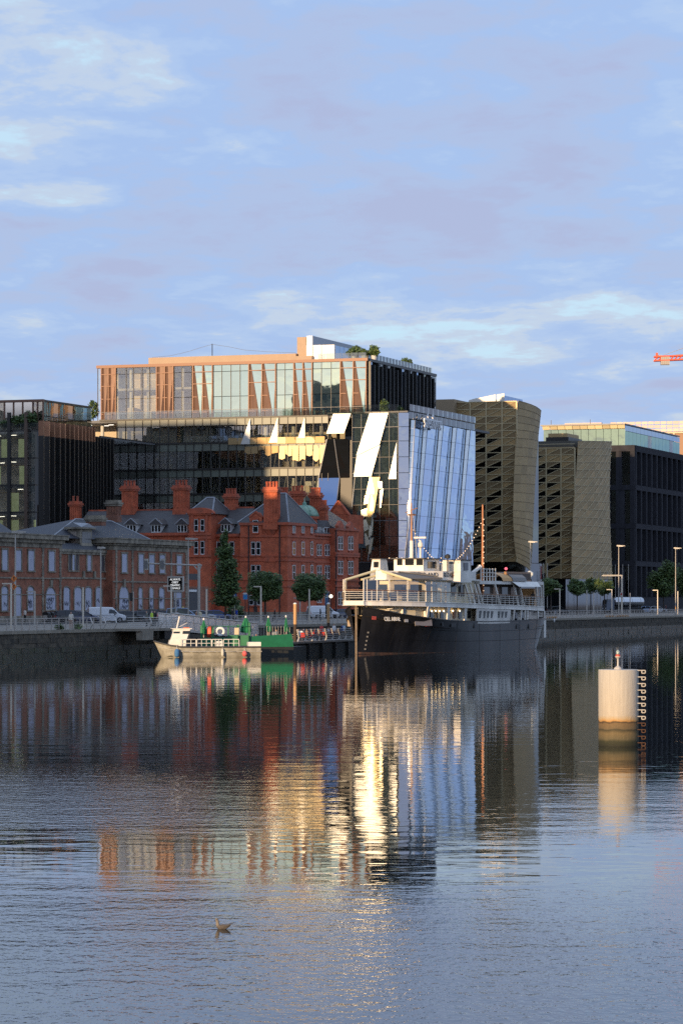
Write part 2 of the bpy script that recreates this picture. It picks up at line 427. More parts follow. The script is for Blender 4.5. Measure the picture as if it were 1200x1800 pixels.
def leafball(mb, c, rx, ry, rz, n, size, shell=.55, squash=0.0):
    """Leaf clumps spread through an ellipsoid's outer volume."""
    for i in range(n):
        while True:
            d = Vector((random.gauss(0, 1), random.gauss(0, 1), random.gauss(0, 1)))
            if d.length > .1: break
        d.normalize(); r = (shell + (1-shell)*random.random()) * (1+.10*math.sin(5*d.x+c[0])+.08*math.sin(7*d.z+3*d.y))
        if squash:  # clipped box-like head
            mxx = max(abs(d.x), abs(d.y), abs(d.z)); r *= (1-squash)+squash*min(1.35, 1/mxx)
        p = Vector((c[0]+d.x*rx*r, c[1]+d.y*ry*r, c[2]+d.z*rz*r))
        a = Vector((random.gauss(0, 1), random.gauss(0, 1), random.gauss(0, .7))).normalized(); b = a.orthogonal().normalized()
        a, b = a*size*random.uniform(.6, 1.3), b*size*random.uniform(.4, .9)
        q = p + a.cross(b)*.4/size
        k = 0 if random.random() < .45 else (1 if random.random() < .75 else 2)
        mb.poly([p-a, q-b*.9, p+a, q+b], k)
def rooftop_bush(label, s, t, z, rx, rz, pot=True, n=420, cat='shrub'):
    th = Thing('roof_shrub', label, cat, s, t, z)
    m = MB(); leafball(m, (s, t, z+rz+.5), rx, rx, rz, n, .28); th.part('crown', m, leaf_m)
    th.part('stem', MB().tube((s, t, z+.3), (s, t, z+rz), .1), bark_m)
    if pot: th.part('planter', MB().lathe([(.45, 0), (.6, .8), (.52, .8), (.5, .7)], (s, t, z), 10), pot_m)
    return th

# ---------------------------------------------------------------- main office block (set along s = SW, facing upstream)
SW = 271.6
TC = t_at(700, SW)                     # river corner
T_L = t_at(196, SW+1)                  # where it meets the finned block
TM = t_at(577, SW)                     # tower side of the black bay
blk = Thing('glass_office_block', 'glass office block with a copper framed top storey behind the red brick hotel', 'office building', SW, TM)
zf = [zpy(y, SW, t_at(400, SW)) for y in (734, 778, 824, 868, 912, 956, 1000, 1044)] + [QZ]
ytop = zf[0]
cols = [x for x in range(206, 577, 15)]
colt = [t_at(x, SW) for x in cols] + [TM]
# slabs, back wall, columns
for i, z in enumerate(zf[:-1]):
    deep = SW+26
    blk.box('floor_slab', SW+.35, deep, TM+.1, T_L+8, z-.55, z, slab_m)
    if i < 5:
        for k in range(22):
            tt = TM+3+k*2.35+random.uniform(-.5, .5)
            if random.random() < .72:
                ss = SW+random.choice((2.2, 4.0, 6.5))
                blk.inst('ceiling_light', unit('X', lamp_m), (ss, tt, z-.66), (.16, random.uniform(.5, 1.3), .05))
blk.box('back_wall', SW+9.5, SW+10, TM+.1, T_L+8, QZ, zf[0]-.6, inner_m)
for k in range(9):
    tt = TM+2.5+k*5.6
    for i in range(5):
        blk.part('column', MB().tube((SW+3.2, tt, zf[i+1]), (SW+3.2, tt, zf[i]-.55), .35, 10), column_m)
# furniture-like interior partitions so that the floors are not empty
for i in range(1, 6):
    for k in range(9):
        if random.random() < .6:
            a = TM+random.uniform(1, 46); blk.box('partition', SW+random.uniform(5, 8), SW+8.3, a, a+random.uniform(.8, 4), zf[i], zf[i]+random.uniform(1.2, 3.2), random.choice((inner_d, inner_d, inner_m, column_m)))
# facade: spandrel + vision panes per bay and storey
for i in range(5):
    rec = 1.6 if i == 0 else 0.0
    z1, z0 = zf[i], zf[i+1]
    for a, b in zip(colt, colt[1:]):
        px = 600+FOC*(G(SW, (a+b)/2)[0])/G(SW, (a+b)/2)[1]
        lo, hi = min(a, b), max(a, b)
        zs = z1-.55-(1.0 if i else .9)
        pane_w(blk, SW-.02, lo, hi, zs, z1-.12, spandrel, 'spandrel_panel')
        curved = px < 262 and i in (1, 2, 3)
        gm = g_blue if curved and random.random() < .8 else (g_clear if px > 430 else g_dark)
        s_ = SW+(rec if px > 318 else 0)
        pane_w(blk, s_, lo, hi, z0, zs, gm, tilt=(.13 if curved else random.gauss(0, .004), random.gauss(0, .004)))
    blk.part('floor_edge', MB().box(SW-.28, SW+.3, TM+.05, T_L+2, z1-.14, z1+.14), frame_d)
for tt in colt:
    blk.part('mullion', MB().box(SW-.2, SW+.0, tt-.05, tt+.05, zf[5], ytop), frame_d)
# second balustrade, on the recessed storey
t32 = t_at(322, SW)
k = TM+.2
while k < t32-1.5:
    pane_w(blk, SW-.32, k, k+1.6, zf[1]+.15, zf[1]+1.35, g_rail, 'balustrade_pane'); k += 1.6
# dark V struts behind the glass
for i in (1, 2, 3, 4):
    for k in range(17):
        tt = TM+1.6+k*3.1+(0 if i % 2 else 1.2)
        if tt > T_L-1: continue
        m = MB(); m.tube((SW+.8, tt, zf[i+1]), (SW+.8, tt+.75, zf[i]-.5), .11, 5); m.tube((SW+.8, tt+.25, zf[i+1]), (SW+.8, tt-.6, zf[i]-.5), .11, 5)
        blk.part('strut', m, frame_d)
# black faceted bay between block and tower, px 560..616
def zz(y, px=590, s=SW): return zpy(y, s, t_at(px, s))
tb = {x: t_at(x, SW) for x in (560, 566, 570, 577.5, 590, 597, 604, 614, 618)}
bay_edge = frame_g
U, V_, Lw = zz(772), zz(840), zz(990)
quadpanel(blk, [(SW-.9, tb[577.5], U), (SW-.1, tb[560], V_), (SW-.1, tb[597], V_), (SW-.9, tb[590], U)], mat('black_mirror_glass', (.008, .009, .010), .05, spec=.8), 'bay_pane')
quadpanel(blk, [(SW-.9, tb[590], U), (SW-.1, tb[597], V_), (SW-.1, tb[614], V_), (SW-.5, tb[614], U)], MATS['black_mirror_glass'], 'bay_pane')
def lerp(a, b, k): return a+(b-a)*k
blm = mat('deep_blue_mirror_glass', (.20, .30, .52), .05, metal=.9)
for j in range(3):
    k0, k1 = j/3, (j+1)/3
    f = lambda k, x0, x1, s0, s1: (lerp(s0, s1, k), lerp(tb[x0], tb[x1], k), lerp(V_, Lw, k))
    quadpanel(blk, [f(k0, 560, 570, SW-.1, SW-3.2), f(k1-.01, 560, 570, SW-.1, SW-3.2), f(k1-.01, 597, 590, SW-.1, SW-3.2), f(k0, 597, 590, SW-.1, SW-3.2)], blm, 'bay_pane')
blk.part('bay_edge', MB().path([(SW-.95, tb[577.5], U), (SW-.15, tb[560], V_), (SW-3.25, tb[570], Lw)], .09, 5), column_m)
blk.part('bay_edge', MB().path([(SW-.95, tb[590], U), (SW-.15, tb[597], V_), (SW-3.25, tb[590], Lw)], .09, 5), frame_g)
blk.box('bay_core', SW+.1, SW+8, tb[618]+.05, TM+1.2, QZ, U-.2, frame_d)
# roof deck and its glass balustrade
RT = zz(733, 450)
blk.box('roof_deck', SW+.1, SW+60, TC+.5, T_L+10, RT-.5, RT-.05, roof_m)
k = t_at(640, SW-.3)
while k < t_at(172, SW)-1.5:
    pane_w(blk, SW-.3, k, k+1.62, RT+.05, RT+1.5, g_rail, 'balustrade_pane'); k += 1.64
blk.part('balustrade_rail', MB().box(SW-.34, SW-.26, t_at(640, SW), t_at(172, SW), RT+1.5, RT+1.56), frame_g)

# ---- copper framed top storeys
SU = SW+3.4
TU = t_at(645, SU); TUL = t_at(172, SU)
UZ0, UZ1 = RT-.05, zpy(634, SU, TU)
zr = [UZ0, lerp(UZ0, UZ1, .42), lerp(UZ0, UZ1, .88), UZ1]
def tu(x): return t_at(x, SU)
blk.box('fascia', SU-.35, SU+.6, TU-.2, TUL+.2, UZ1, UZ1+.55, copper_d)
top_back = 40
blk.box('roof_slab', SU+.6, SU+top_back, TU+.3, TUL, UZ1, UZ1+.45, roof_m)
blk.box('back_wall', SU+6, SU+6.4, TU+.6, TUL-.4, UZ0, UZ1-.3, inner_m)
blk.box('floor_slab', SU+.4, SU+top_back, TU+.3, TUL-.2, zr[1]+1.6, zr[1]+2.0, slab_m)
for k in range(14):
    tt = TU+2+k*3.6
    blk.part('column', MB().tube((SU+2.2, tt, UZ0), (SU+2.2, tt, UZ1), .28, 10), column_m)
    blk.box('partition', SU+random.uniform(3, 5), SU+5.5, tt, tt+random.uniform(1, 3), zr[0], zr[0]+random.uniform(1.5, 3), random.choice((inner_m, column_m, inner_d)))
clear = [[172, 178], [205, 222, 235, 250, 263, 275], [306, 320, 337]]
green = [[375, 390, 406, 422, 437], [486, 501, 516], [550, 565, 582, 598]]
for grp, gm in ((clear, g_clear), (green, g_green)):
    for xs in grp:
        for a, b in zip(xs, xs[1:]):
            for z0, z1 in zip(zr, zr[1:]):
                pane_w(blk, SU, tu(b), tu(a), z0, z1, gm, tilt=(random.gauss(0, .003), random.gauss(0, .004)))
        for a in xs: blk.part('mullion', MB().box(SU-.12, SU+.1, tu(a)-.04, tu(a)+.04, UZ0, UZ1), frame_d)
def copper_bay(x0, x1, style):
    a, b = tu(x1), tu(x0); m_ = (a+b)/2; out = SU-.75
    pts = [(a, m_), (m_, b)]
    for j, (p, q) in enumerate(pts):
        w = q-p
        if style == 2:      # nearly closed mesh
            quadpanel(blk, [(SU-.05, q, UZ1), (SU-.05, q, UZ0), (out, p+w*.45, UZ0), (SU-.3, p+w*.62, UZ1)], copper, 'copper_panel')
            quadpanel(blk, [(SU-.3, p+w*.60, UZ1), (out, p+w*.42, UZ0), (SU-.05, p, UZ0), (SU-.05, p, UZ1)], copper, 'copper_panel')
        else:
            quadpanel(blk, [(SU-.05, q, UZ1), (SU-.05, q, UZ0), (out, p+w*.12, UZ0), (SU-.25, q-w*.15, UZ1)], copper, 'copper_panel')
            quadpanel(blk, [(SU-.25, q-w*.18, UZ1), (out+.05, p+w*.10, UZ0), (SU-.02, p, UZ0), (SU-.02, p, UZ1)], g_green, 'pane')
    for c in (a, m_, b): blk.part('bay_post', MB().box(SU-.35, SU-.15, c-.10, c+.10, UZ0, UZ1), copper_d)
    for k in (.14, .42, .66, .88): blk.part('bay_rail', MB().box(SU-.42, SU-.3, a, b, lerp(UZ0, UZ1, k)-.07, lerp(UZ0, UZ1, k)+.07), copper_d)
for x0, x1, st in ((179, 204, 2), (276, 305, 2), (340, 374, 1), (438, 485, 1), (517, 549, 1), (599, 644, 1)): copper_bay(x0, x1, st)
# river side of the top storeys: dark glass with deep fins
SE = s_at(765, TU)
n = 18
for j in range(n):
    a, b = lerp(SU+.6, SE, j/n), lerp(SU+.6, SE, (j+1)/n)
    st_ = 1.0 if j % 3 == 1 else 0
    for z0, z1 in zip(zr, zr[1:]): pane_r(blk, TU+st_, a, b, z0, z1, g_dark if j % 4 else g_blue, tilt=(0, random.gauss(0, .05)))
    blk.part('fin', MB().box(a-.12, a+.12, TU-.55, TU+.2, UZ0, UZ1-.02-.5*(j % 2)), frame_d)
blk.box('fascia', SU+.6, SE, TU-.3, TU+.3, UZ1, UZ1+.5, frame_d)
blk.box('end_wall', SE, SE+.4, TU, TU+30, UZ0, UZ1, frame_d)
blk.box('inner_core', SU+7, SE-1, TU+2.5, TU+20, UZ0, UZ1-.2, inner_d)
# plant rooms and rooftop rooms
def roofbox(name, px0, px1, py0, py1, s, depth_, m):
    a, b = t_at(px1, s), t_at(px0, s)
    return blk.box(name, s, s+depth_, a, b, zpy(py1, s, a), zpy(py0, s, a), m)
roofbox('plant_screen', 261, 520, 621, 645, SU+9, 20, tan_m)
roofbox('plant_screen', 505, 548, 625, 645, SU+7, 10, tan_m)
roofbox('stair_tower', 522, 538, 592, 640, SU+10, 14, tan_m)
th_t = t_at(538, SU+10)
s5 = SU+10
blk.part('stair_roof', MB().ext([(s5+.2, t_at(538, s5), zpy(590, s5, th_t)), (s5+.2, t_at(538, s5), zpy(625, s5, th_t)), (s5+30, t_at(538, s5), zpy(625, s5, th_t)), (s5+30, t_at(538, s5), zpy(590, s5, th_t))], (0, -1.2, 0)), mat('zinc_cladding', (.30, .32, .36), .4, metal=.5))
s6 = SU+8
for a, b in ((538, 550), (550, 565), (565, 588)):
    th_ = t_at(a, s6)
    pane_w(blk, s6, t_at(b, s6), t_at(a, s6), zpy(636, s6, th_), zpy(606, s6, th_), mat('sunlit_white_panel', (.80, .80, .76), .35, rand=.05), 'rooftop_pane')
t7 = t_at(588.5, s6)
for j in range(6):
    a = s6+j*2.6; pane_r(blk, t7, a, a+2.6, zpy(636, s6, t7), zpy(606, s6, t7), g_blue, 'rooftop_pane')
blk.box('rooftop_room', s6+.3, s6+15, t7+.2, t_at(538, s6), UZ1, zpy(605, s6, t7), column_m)
# mast cable over the roof
zc = lambda y, x: zpy(y, SU+12, t_at(x, SU+12))
pts = [(268, 628), (300, 625), (330, 618), (352, 611), (373, 605), (400, 609), (430, 615), (470, 618), (520, 620)]
blk.part('roof_cable', MB().path([(SU+12, t_at(x, SU+12), zc(y, x)) for x, y in pts], .03, 4), frame_g)
blk.part('roof_mast', MB().tube((SU+12, t_at(373, SU+12), zc(625, 373)), (SU+12, t_at(373, SU+12), zc(604, 373)), .09, 5), frame_d)
# roof balustrade on top, river corner
k = TU+.6
tt_ = t_at(548, SU)
while k < tt_-1.5:
    pane_w(blk, SU+1.2, k, k+1.6, UZ1+.5, UZ1+1.75, g_rail, 'balustrade_pane'); k += 1.6
k = SU+1.4
while k < SE-1.6:
    pane_r(blk, TU+.6, k, k+1.9, UZ1+.5, UZ1+1.75, g_rail, 'balustrade_pane'); k += 1.9
rooftop_bush('round clipped shrub at the corner of the copper framed roof', SU+3.5, t_at(657, SU+3.5), UZ1+.45, 1.05, 1.1)
rooftop_bush('wide low shrub beside the white rooftop room', SU+3, t_at(622, SU+3), UZ1+.45, 1.5, .9)
rooftop_bush('loose small tree beside the white rooftop room', SU+6, t_at(626, SU+6), UZ1+.45, 1.0, 1.35, n=260)
rooftop_bush('sparse shrub between loose tree and round shrub on the roof', SU+3, t_at(640, SU+3), UZ1+.45, .8, .75, n=200)
sb = s_at(714, TU+2)
rooftop_bush('round shrub farther back along the river side of the roof', sb, TU+2, UZ1+.45, 1.2, .95)
rooftop_bush('shrub on the terrace at the foot of the dark fins, nearer the corner', s_at(675, TU-2), TU-2, RT-.05, .8, 1.4, False, 300)
rooftop_bush('shrub on the terrace at the foot of the dark fins, second from the corner', s_at(702, TU-2), TU-2, RT-.05, .8, 1.1, False, 300)
rooftop_bush('bush on the terrace beyond the far end of the dark fins', s_at(772, TU-2), TU-2, RT-.05, 1.3, 1.1, False, 300)
rooftop_bush('dark tree on the terrace at the left end of the copper framed storeys', SU, t_at(164, SU), RT-.05, 1.1, 1.9, False, 420)

# ---------------------------------------------------------------- folded glass tower on the river corner
T0 = 50.0
twr = Thing('folded_glass_tower', 'folded glass tower with leaning pale strips and white lettering at its top', 'office building', SW, T0)
s0c = s_at(719, T0)                          # after the chamfer
sE = s_at(835, T0)
TZ1 = zpy(722, SW, TC); TZ0 = zpy(988, SW, TC)
twr.box('soffit_band', SW+.05, sE-.2, T0+.75, TC+12, QZ, TZ0-.02, frame_d)
pxs = [619, 635, 651, 667, 684, 700]
pys = [725, 750, 775, 803, 831, 859, 887, 915, 943, 967, 988]
def wt(x): return t_at(x, SW)
def wz(y): return zpy(y, SW, TC)
g_tower = glass('tower_mirror_glass', (.72, .78, .76), .30, .03, .02, (.82, .94, .96))
tower_core = mat('tower_inner_wall', (.27, .28, .25), .8, var=.5, vscale=.45)
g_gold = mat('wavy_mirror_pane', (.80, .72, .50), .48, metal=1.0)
for i, (y1, y0) in enumerate(zip(pys, pys[1:])):
    for a, b in zip(pxs, pxs[1:]):
        xm, ym = (a+b)/2, (y1+y0)/2
        gold = 635 <= xm <= 672 and 845 < ym < 975 and (xm < 652 or ym < 900)
        tl = (random.gauss(0, .006), random.gauss(0, .006))
        pane_w(twr, SW-.02, wt(b), wt(a), wz(y0), wz(y1), g_tower, tilt=tl)
    twr.part('transom', MB().box(SW-.07, SW+.03, wt(700), wt(618.5), wz(y0)-.04, wz(y0)+.04), frame_d if i % 3 else frame_g)
for x in pxs: twr.part('mullion', MB().box(SW-.08, SW+.05, wt(x)-.04, wt(x)+.04, TZ0, TZ1), frame_d)
twr.box('core', SW+.6, sE-.5, TC+.9, t_at(617, SW)-.3, QZ, TZ1-.1, tower_core)
twr.part('core', MB().prism([(s0c+.8, T0+.9), (sE-.5, T0+.9), (sE-.5, TC+1), (SW+.8, TC+1)], QZ, TZ1-.1), tower_core)
# mirror facets that stand off the face, turned to the sun
def facet(pts, m=sun_glass, name='mirror_facet', th=twr, out=.55, turn=.06, lean=.0):
    """Facet from pixel corners on the west face; its right side stands off more, so that it turns a little."""
    cx = sum(p[0] for p in pts)/len(pts); cy = sum(p[1] for p in pts)/len(pts)
    P = []
    for x, y in pts:
        t = wt(x); z = wz(y)
        P.append((SW-out-(wt(cx)-t)*turn*1.0 + (z-wz(cy))*lean, t, z))
    return quadpanel(th, P[::-1] if True else P, m, name, .12)
# exact half-way normal between the sun and the camera for the facets
def aim(px, py):
    t = wt(px); z = wz(py); x, y = G(SW, t)
    v = (Vector((0, 0, EYE))-Vector((x, y, z))).normalized(); h = (v-sdir).normalized()
    hs, ht = h.x*UX+h.y*UY, h.x*NX+h.y*NY     # in quay coordinates
    return hs, ht, h.z
hs, ht, hz = aim(655, 780)
# the facet plane: hs*ds + ht*dt + hz*dz = 0 -> ds = -(ht*dt+hz*dz)/hs
TURN, LEAN = -ht/hs, -hz/hs
def sunfacet(pts, m=sun_glass, th=twr, out=.6, name='mirror_facet', jit=0.0, up=0.0):
    cx = sum(p[0] for p in pts)/len(pts); cy = sum(p[1] for p in pts)/len(pts)
    tu_, le_ = TURN+random.gauss(0, 1)*jit, LEAN+up+random.gauss(0, 1)*jit
    P = [(SW-out+tu_*(wt(x)-wt(cx))+le_*(wz(y)-wz(cy)), wt(x), wz(y)) for x, y in pts]
    v = [Vector(p) for p in P]; nr = (v[1]-v[0]).cross(v[2]-v[0])
    if nr.x > 0: P = P[::-1]
    return quadpanel(th, P, m, name, .12)
sunfacet([(651, 725), (683, 725), (668.5, 781), (629, 800)])
sunfacet([(629, 800), (668.5, 781), (654, 837), (624, 837)])
sunfacet([(698, 777), (698, 842), (684.5, 842)])
for P in ([(587.5, 725), (617.5, 725), (606, 760), (576, 760)], [(537, 729), (537.5, 767), (526, 767)], [(489.5, 729), (489.5, 774), (475, 774)], [(441, 730), (441, 776), (425.5, 776)]):
    sunfacet(P, th=blk)
# panes added beside the black bay: golden sun reflection put into colour and shape
gold_b = mat('gold_glint_pane', (.60, .50, .31), .64, metal=1.0)
for j, x in enumerate(range(430, 574, 12)):
    y0, y1 = 779.5+random.uniform(0, 1), (803+7*math.sin(j*1.9)+(x-520)*.05 if x > 486 else 791+5*math.sin(j*2.3))
    sunfacet([(x+.6, y0), (x+11.4, y0), (x+11.2, y1+random.uniform(-2, 2)), (x+6, y1+random.uniform(-3, 4)), (x+.8, y1+random.uniform(-2, 2))], gold_b if x > 486 else mat('amber_glint_pane', (.40, .29, .15), .62, metal=1.0), th=blk, out=.16, name='glint_pane', jit=.03)
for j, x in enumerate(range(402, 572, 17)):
    sunfacet([(x+.6, 764.5), (x+16.4, 764.5), (x+16.4, 776), (x+.6, 776)], MATS['amber_glint_pane'] if j < 5 or j % 3 == 0 else gold_b, th=blk, out=.42, name='balustrade_pane', jit=.05)  # balustrade panes in gold and amber, the sun's reflection in their colour
# lower pieces cut and tinted as the sun's golden reflections in the glass
for P in ([(650, 838), (661, 838), (658, 868), (644, 868)], [(664, 846), (672, 846), (672, 858), (666, 858)], [(668, 862), (674, 858), (670, 892), (668, 892)], [(642, 870), (650, 868), (648, 884), (640, 886)],
          [(652, 870), (660, 868), (656, 898), (651, 898)], [(635, 896), (648, 892), (650, 904), (636, 910)], [(637, 914), (646, 912), (648, 930), (641, 934)], [(650, 918), (656, 912), (654, 940), (648, 946)],
          [(641, 938), (649, 934), (650, 956), (643, 960)], [(650, 948), (656, 944), (652, 972), (648, 974)]):
    sunfacet(P, mat('gold_glint_mirror', (.84, .76, .56), .50, metal=1.0, bump=.06, bscale=.6), out=.24, name='glint_pane', jit=.02)
for P in ([(654, 838), (668, 838), (645, 975), (640, 930)],):
    quadpanel(twr, [(SW-.16, wt(x), wz(y)) for x, y in P], mat('dull_gold_glass', (.30, .25, .13), .25, metal=.7), 'fold_panel')
# pale edge lines of the folds
for P in ([(624, 838), (619, 890)], [(662, 838), (647, 985)], [(698, 777), (684, 842)]):
    twr.part('fold_edge', MB().path([(SW-.2, wt(x), wz(y)) for x, y in P], .07, 4), column_m)
# chamfer
cz = pys
pc0 = Vector((SW, TC)); pc1 = Vector((s0c, T0+.1))
for i, (y1, y0) in enumerate(zip(cz, cz[1:])):
    for j in range(2):
        a, b = pc0.lerp(pc1, j/2), pc0.lerp(pc1, (j+1)/2)
        quadpanel(twr, [(a.x, a.y, wz(y0)+.05), (b.x, b.y, wz(y0)+.05), (b.x, b.y, wz(y1)-.05), (a.x, a.y, wz(y1)-.05)], g_blue, 'pane')
# river face: leaning folds
g_tblue = glass('tower_blue_glass', (.05, .07, .10), .55, .03, .03, (.56, .66, .82))
pale_pan = mat('pale_sky_panel', (.94, .94, .90), .28, metal=.65, rand=.03)  # paler sky reflection of the west-turned strips, put into the colour
def rs(x): return s_at(x, T0)
RTOP, RBOT = wz(737), wz(990)
tops = [721.5, 744, 771.5, 795, 818.8, 835]; bots = [712, 726, 750, 775, 800, 831]
wt_, wb = 7.4, 4.6
nrow = 9
for i in range(5):
    for kind in ('pale_pane', 'blue_pane'):
        if kind == 'pale_pane': xa = (tops[i], bots[i]); xb = (tops[i]+wt_, bots[i]+wb); da, db = .3, -.3
        else: xa = (tops[i]+wt_, bots[i]+wb); xb = (tops[i+1], bots[i+1]); da, db = -.3, .3
        if i == 4 and kind == 'blue_pane': db = -.2
        nc = 1 if kind == 'pale_pane' else 3
        for r in range(nrow):
            z1, z0 = lerp(RTOP, RBOT, r/nrow)-.03, lerp(RTOP, RBOT, (r+1)/nrow)+.03
            k0, k1 = r/nrow, (r+1)/nrow
            bul = lambda k: (.6*math.sin(PI*min(1, k*1.25)) if i == 4 else 0)*1.0
            for c in range(nc):
                def P(k, c_):
                    sa = lerp(s_at(xa[0], T0+da), s_at(xa[1], T0+da), k); sb_ = lerp(s_at(xb[0], T0+db), s_at(xb[1], T0+db), k)
                    e = (c_/nc)
                    return (lerp(sa, sb_, e)+(bul(k)*e*.6 if nc == 3 else 0), T0+lerp(da, db, e), lerp(RTOP, RBOT, k))
                g_ = .006
                p0, p1, p2, p3 = P(k1-.0009, c), P(k1-.0009, c+1-.009), P(k0+.0009, c+1-.009), P(k0+.0009, c)
                quadpanel(twr, [p0, p1, p2, p3], pale_pan if kind == 'pale_pane' else g_tblue, kind)
for i in range(5):
    for xa, d_ in (((tops[i], bots[i]), .3), ((tops[i]+wt_, bots[i]+wb), -.3)):
        p0 = (s_at(xa[0], T0+d_), T0+d_-.06, RTOP); p1 = (s_at(xa[1], T0+d_), T0+d_-.06, RBOT)
        twr.part('fold_edge', MB().tube(p0, p1, .05, 4), frame_g)
# top band with balustrade and lettering
for j in range(14):
    a, b = lerp(s0c, sE, j/14), lerp(s0c, sE, (j+1)/14)
    pane_r(twr, T0+.1, a, b, RTOP+.1, TZ1-.1, g_dark, 'parapet_pane')
    pane_r(twr, T0-.05, a, b, TZ1, TZ1+1.3, g_rail, 'balustrade_pane')
for j in range(5):
    a, b = lerp(wt(700), wt(619), j/5), lerp(wt(700), wt(619), (j+1)/5)
    pane_w(twr, SW-.1, a, b, TZ1, TZ1+1.3, g_rail, 'balustrade_pane')
twr.box('roof_slab', SW+.1, sE, T0+.2, TC+14, TZ1-.3, TZ1, roof_m)
white_sign = mat('white_letters', (.85, .85, .85), .5)
a = s_at(734, T0); b = s_at(768, T0)
textobj('lettering', 'salesforce', 3.9, white_sign, twr.o, ((a+b)/2-SW, -1.0, zpy(743, (a+b)/2, T0)-QZ), (PI/2, 0, 0), .12, sx=(b-a)/17.2)

# ---------------------------------------------------------------- finned block on the left
SL = s_at(75, 100.0); TL = 100.0
fin = Thing('finned_office_block', 'dark office block with black vertical fins and copper fin tips behind the station', 'office building', SL, TL)
def lt(x, s=SL): return t_at(x, s)
def lz(y): return zpy(y, SL, TL)
FZ = [lz(y) for y in (757, 804.5, 852, 900, 948, 1010)]+[QZ]
FT = lz(740)
TLL = lt(-60)
Rn = 3.2  # corner radius
for z in FZ[:-1]: fin.part('floor_slab', MB().prism([(SL+.4, TLL), (SL+.4, TL+Rn), (SL+Rn, TL+.4), (SW+6, TL+.4), (SW+6, TLL)], z-.5, z), slab_m)
for z in FZ[:5]:
    for k in range(8):
        tt = lt(62)+.8+k*3.6
        fin.inst('ceiling_light', unit('X', lamp_m), (SL+random.choice((1.4, 2.6, 4.2)), tt, z-.62), (.2, random.uniform(.8, 1.6), .06))
fin.box('back_wall', SL+7, SL+7.4, TL+4, TLL, QZ, FZ[0]-.5, inner_m)
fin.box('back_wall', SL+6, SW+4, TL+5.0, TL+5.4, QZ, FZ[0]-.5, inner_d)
lx = [-44, -13, 17, 47, 62]
for a, b in zip(lx, lx[1:]):
    for i in range(6):
        z1, z0 = FZ[i], FZ[i+1]
        hi, lo = lt(a), lt(b)
        pane_w(fin, SL, lo, hi, z1-1.3, z1-.1, g_clear, 'transom_pane')
        pane_w(fin, SL, lo, hi, z0, z1-1.3, g_clear, tilt=(0, random.gauss(0, .004)))
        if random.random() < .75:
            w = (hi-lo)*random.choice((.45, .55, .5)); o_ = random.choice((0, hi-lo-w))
            pane_w(fin, SL+.35, lo+o_, lo+o_+w, z0+.1, z1-1.3, blind_glow, 'blind')
for a in lx[1:4]: fin.part('mullion', MB().box(SL-.45, SL+.1, lt(a)-.28, lt(a)+.28, FZ[4], FT+(1.6 if a > 0 else 0)), frame_b if a == 47 else frame_d)
for z in FZ[1:5]: fin.part('floor_edge', MB().box(SL-.16, SL-.03, lt(62), TLL, z-.12, z+.12), frame_d)
# rounded corner and river side
arc = [(SL+Rn-Rn*math.cos(a), TL+Rn-Rn*math.sin(a)) for a in [i*PI/2/5 for i in range(6)]]
for (a, b) in zip(arc, arc[1:]):
    for i in range(6):
        quadpanel(fin, [(a[0], a[1], FZ[i+1]+.06), (b[0], b[1], FZ[i+1]+.06), (b[0], b[1], FZ[i]-.06), (a[0], a[1], FZ[i]-.06)], MATS['black_mirror_glass'], 'corner_pane')
nb = 16
for j in range(nb):
    a, b = lerp(SL+Rn, SW+1.5, j/nb), lerp(SL+Rn, SW+1.5, (j+1)/nb)
    for i in range(6): pane_r(fin, TL+.25, a, b, FZ[i+1], FZ[i], g_dark)
cop_tip = mat('copper_fin_tip', (.42, .20, .11), .5, metal=.3, rand=.3)
sfin = [s_at(x, TL-.5) for x in (75, 85, 94, 104, 113, 121, 129, 136, 143, 149, 155, 160, 165, 170, 175, 180, 186, 192, 198)]
for j, s in enumerate(sfin):
    top = FT if j < 13 else lz(757)
    m = MB().box(s-.22, s+.22, TL-.75, TL+.2, FZ[5], top-2.6); m.box(s-.2, s+.2, TL-.73, TL+.2, top-2.6, top, 1)
    fin.part('fin', m, [frame_d, cop_tip if j < 13 else frame_d])
fin.box('screen_wall', SL+26, SW-.6, TL+.6, TL+1.0, QZ, FT-1.2, frame_d)
# terrace with planting, setback top storey
fin.box('terrace_slab', SL+.3, SW+6, TL+.5, TLL, FZ[0], FZ[0]+.25, roof_m)
z0, z1 = FZ[0]+.25, lz(704)
S2 = SL+2.2; T2 = t_at(76, S2)
for a, b in ((-50, -20), (-20, 8), (8, 24), (24, 40), (40, 58), (58, 66), (66, 76)):
    pane_w(fin, S2, t_at(b, S2), t_at(a, S2), z0, lerp(z0, z1, .45), g_clear); pane_w(fin, S2, t_at(b, S2), t_at(a, S2), lerp(z0, z1, .45), z1, g_pale if a in (8, 24, 40) else g_clear)
    fin.part('mullion', MB().box(S2-.15, S2+.05, t_at(b, S2)-.12, t_at(b, S2)+.12, z0, z1), copper_d)
s2e = s_at(161, T2)
for j in range(10):
    a, b = lerp(S2, s2e, j/10), lerp(S2, s2e, (j+1)/10)
    pane_r(fin, T2, a, b, z0, lerp(z0, z1, .5), g_dark); pane_r(fin, T2, a, b, lerp(z0, z1, .5), z1, g_blue if j % 3 == 2 else g_dark)
fin.box('inner_core', S2+5, s2e-.5, T2+.6, TLL, z0, z1-.1, inner_m)
fin.part('fascia', MB().box(S2-.3, S2+.4, T2-.1, TLL, z1, z1+.4), copper_d)
fin.part('fascia', MB().box(S2+.4, s2e, T2-.1, T2+.4, z1, z1+.35), frame_d)
fin.box('roof_slab', S2+.4, s2e, T2+.4, TLL, z1, z1+.3, roof_m)
k = lt(70)
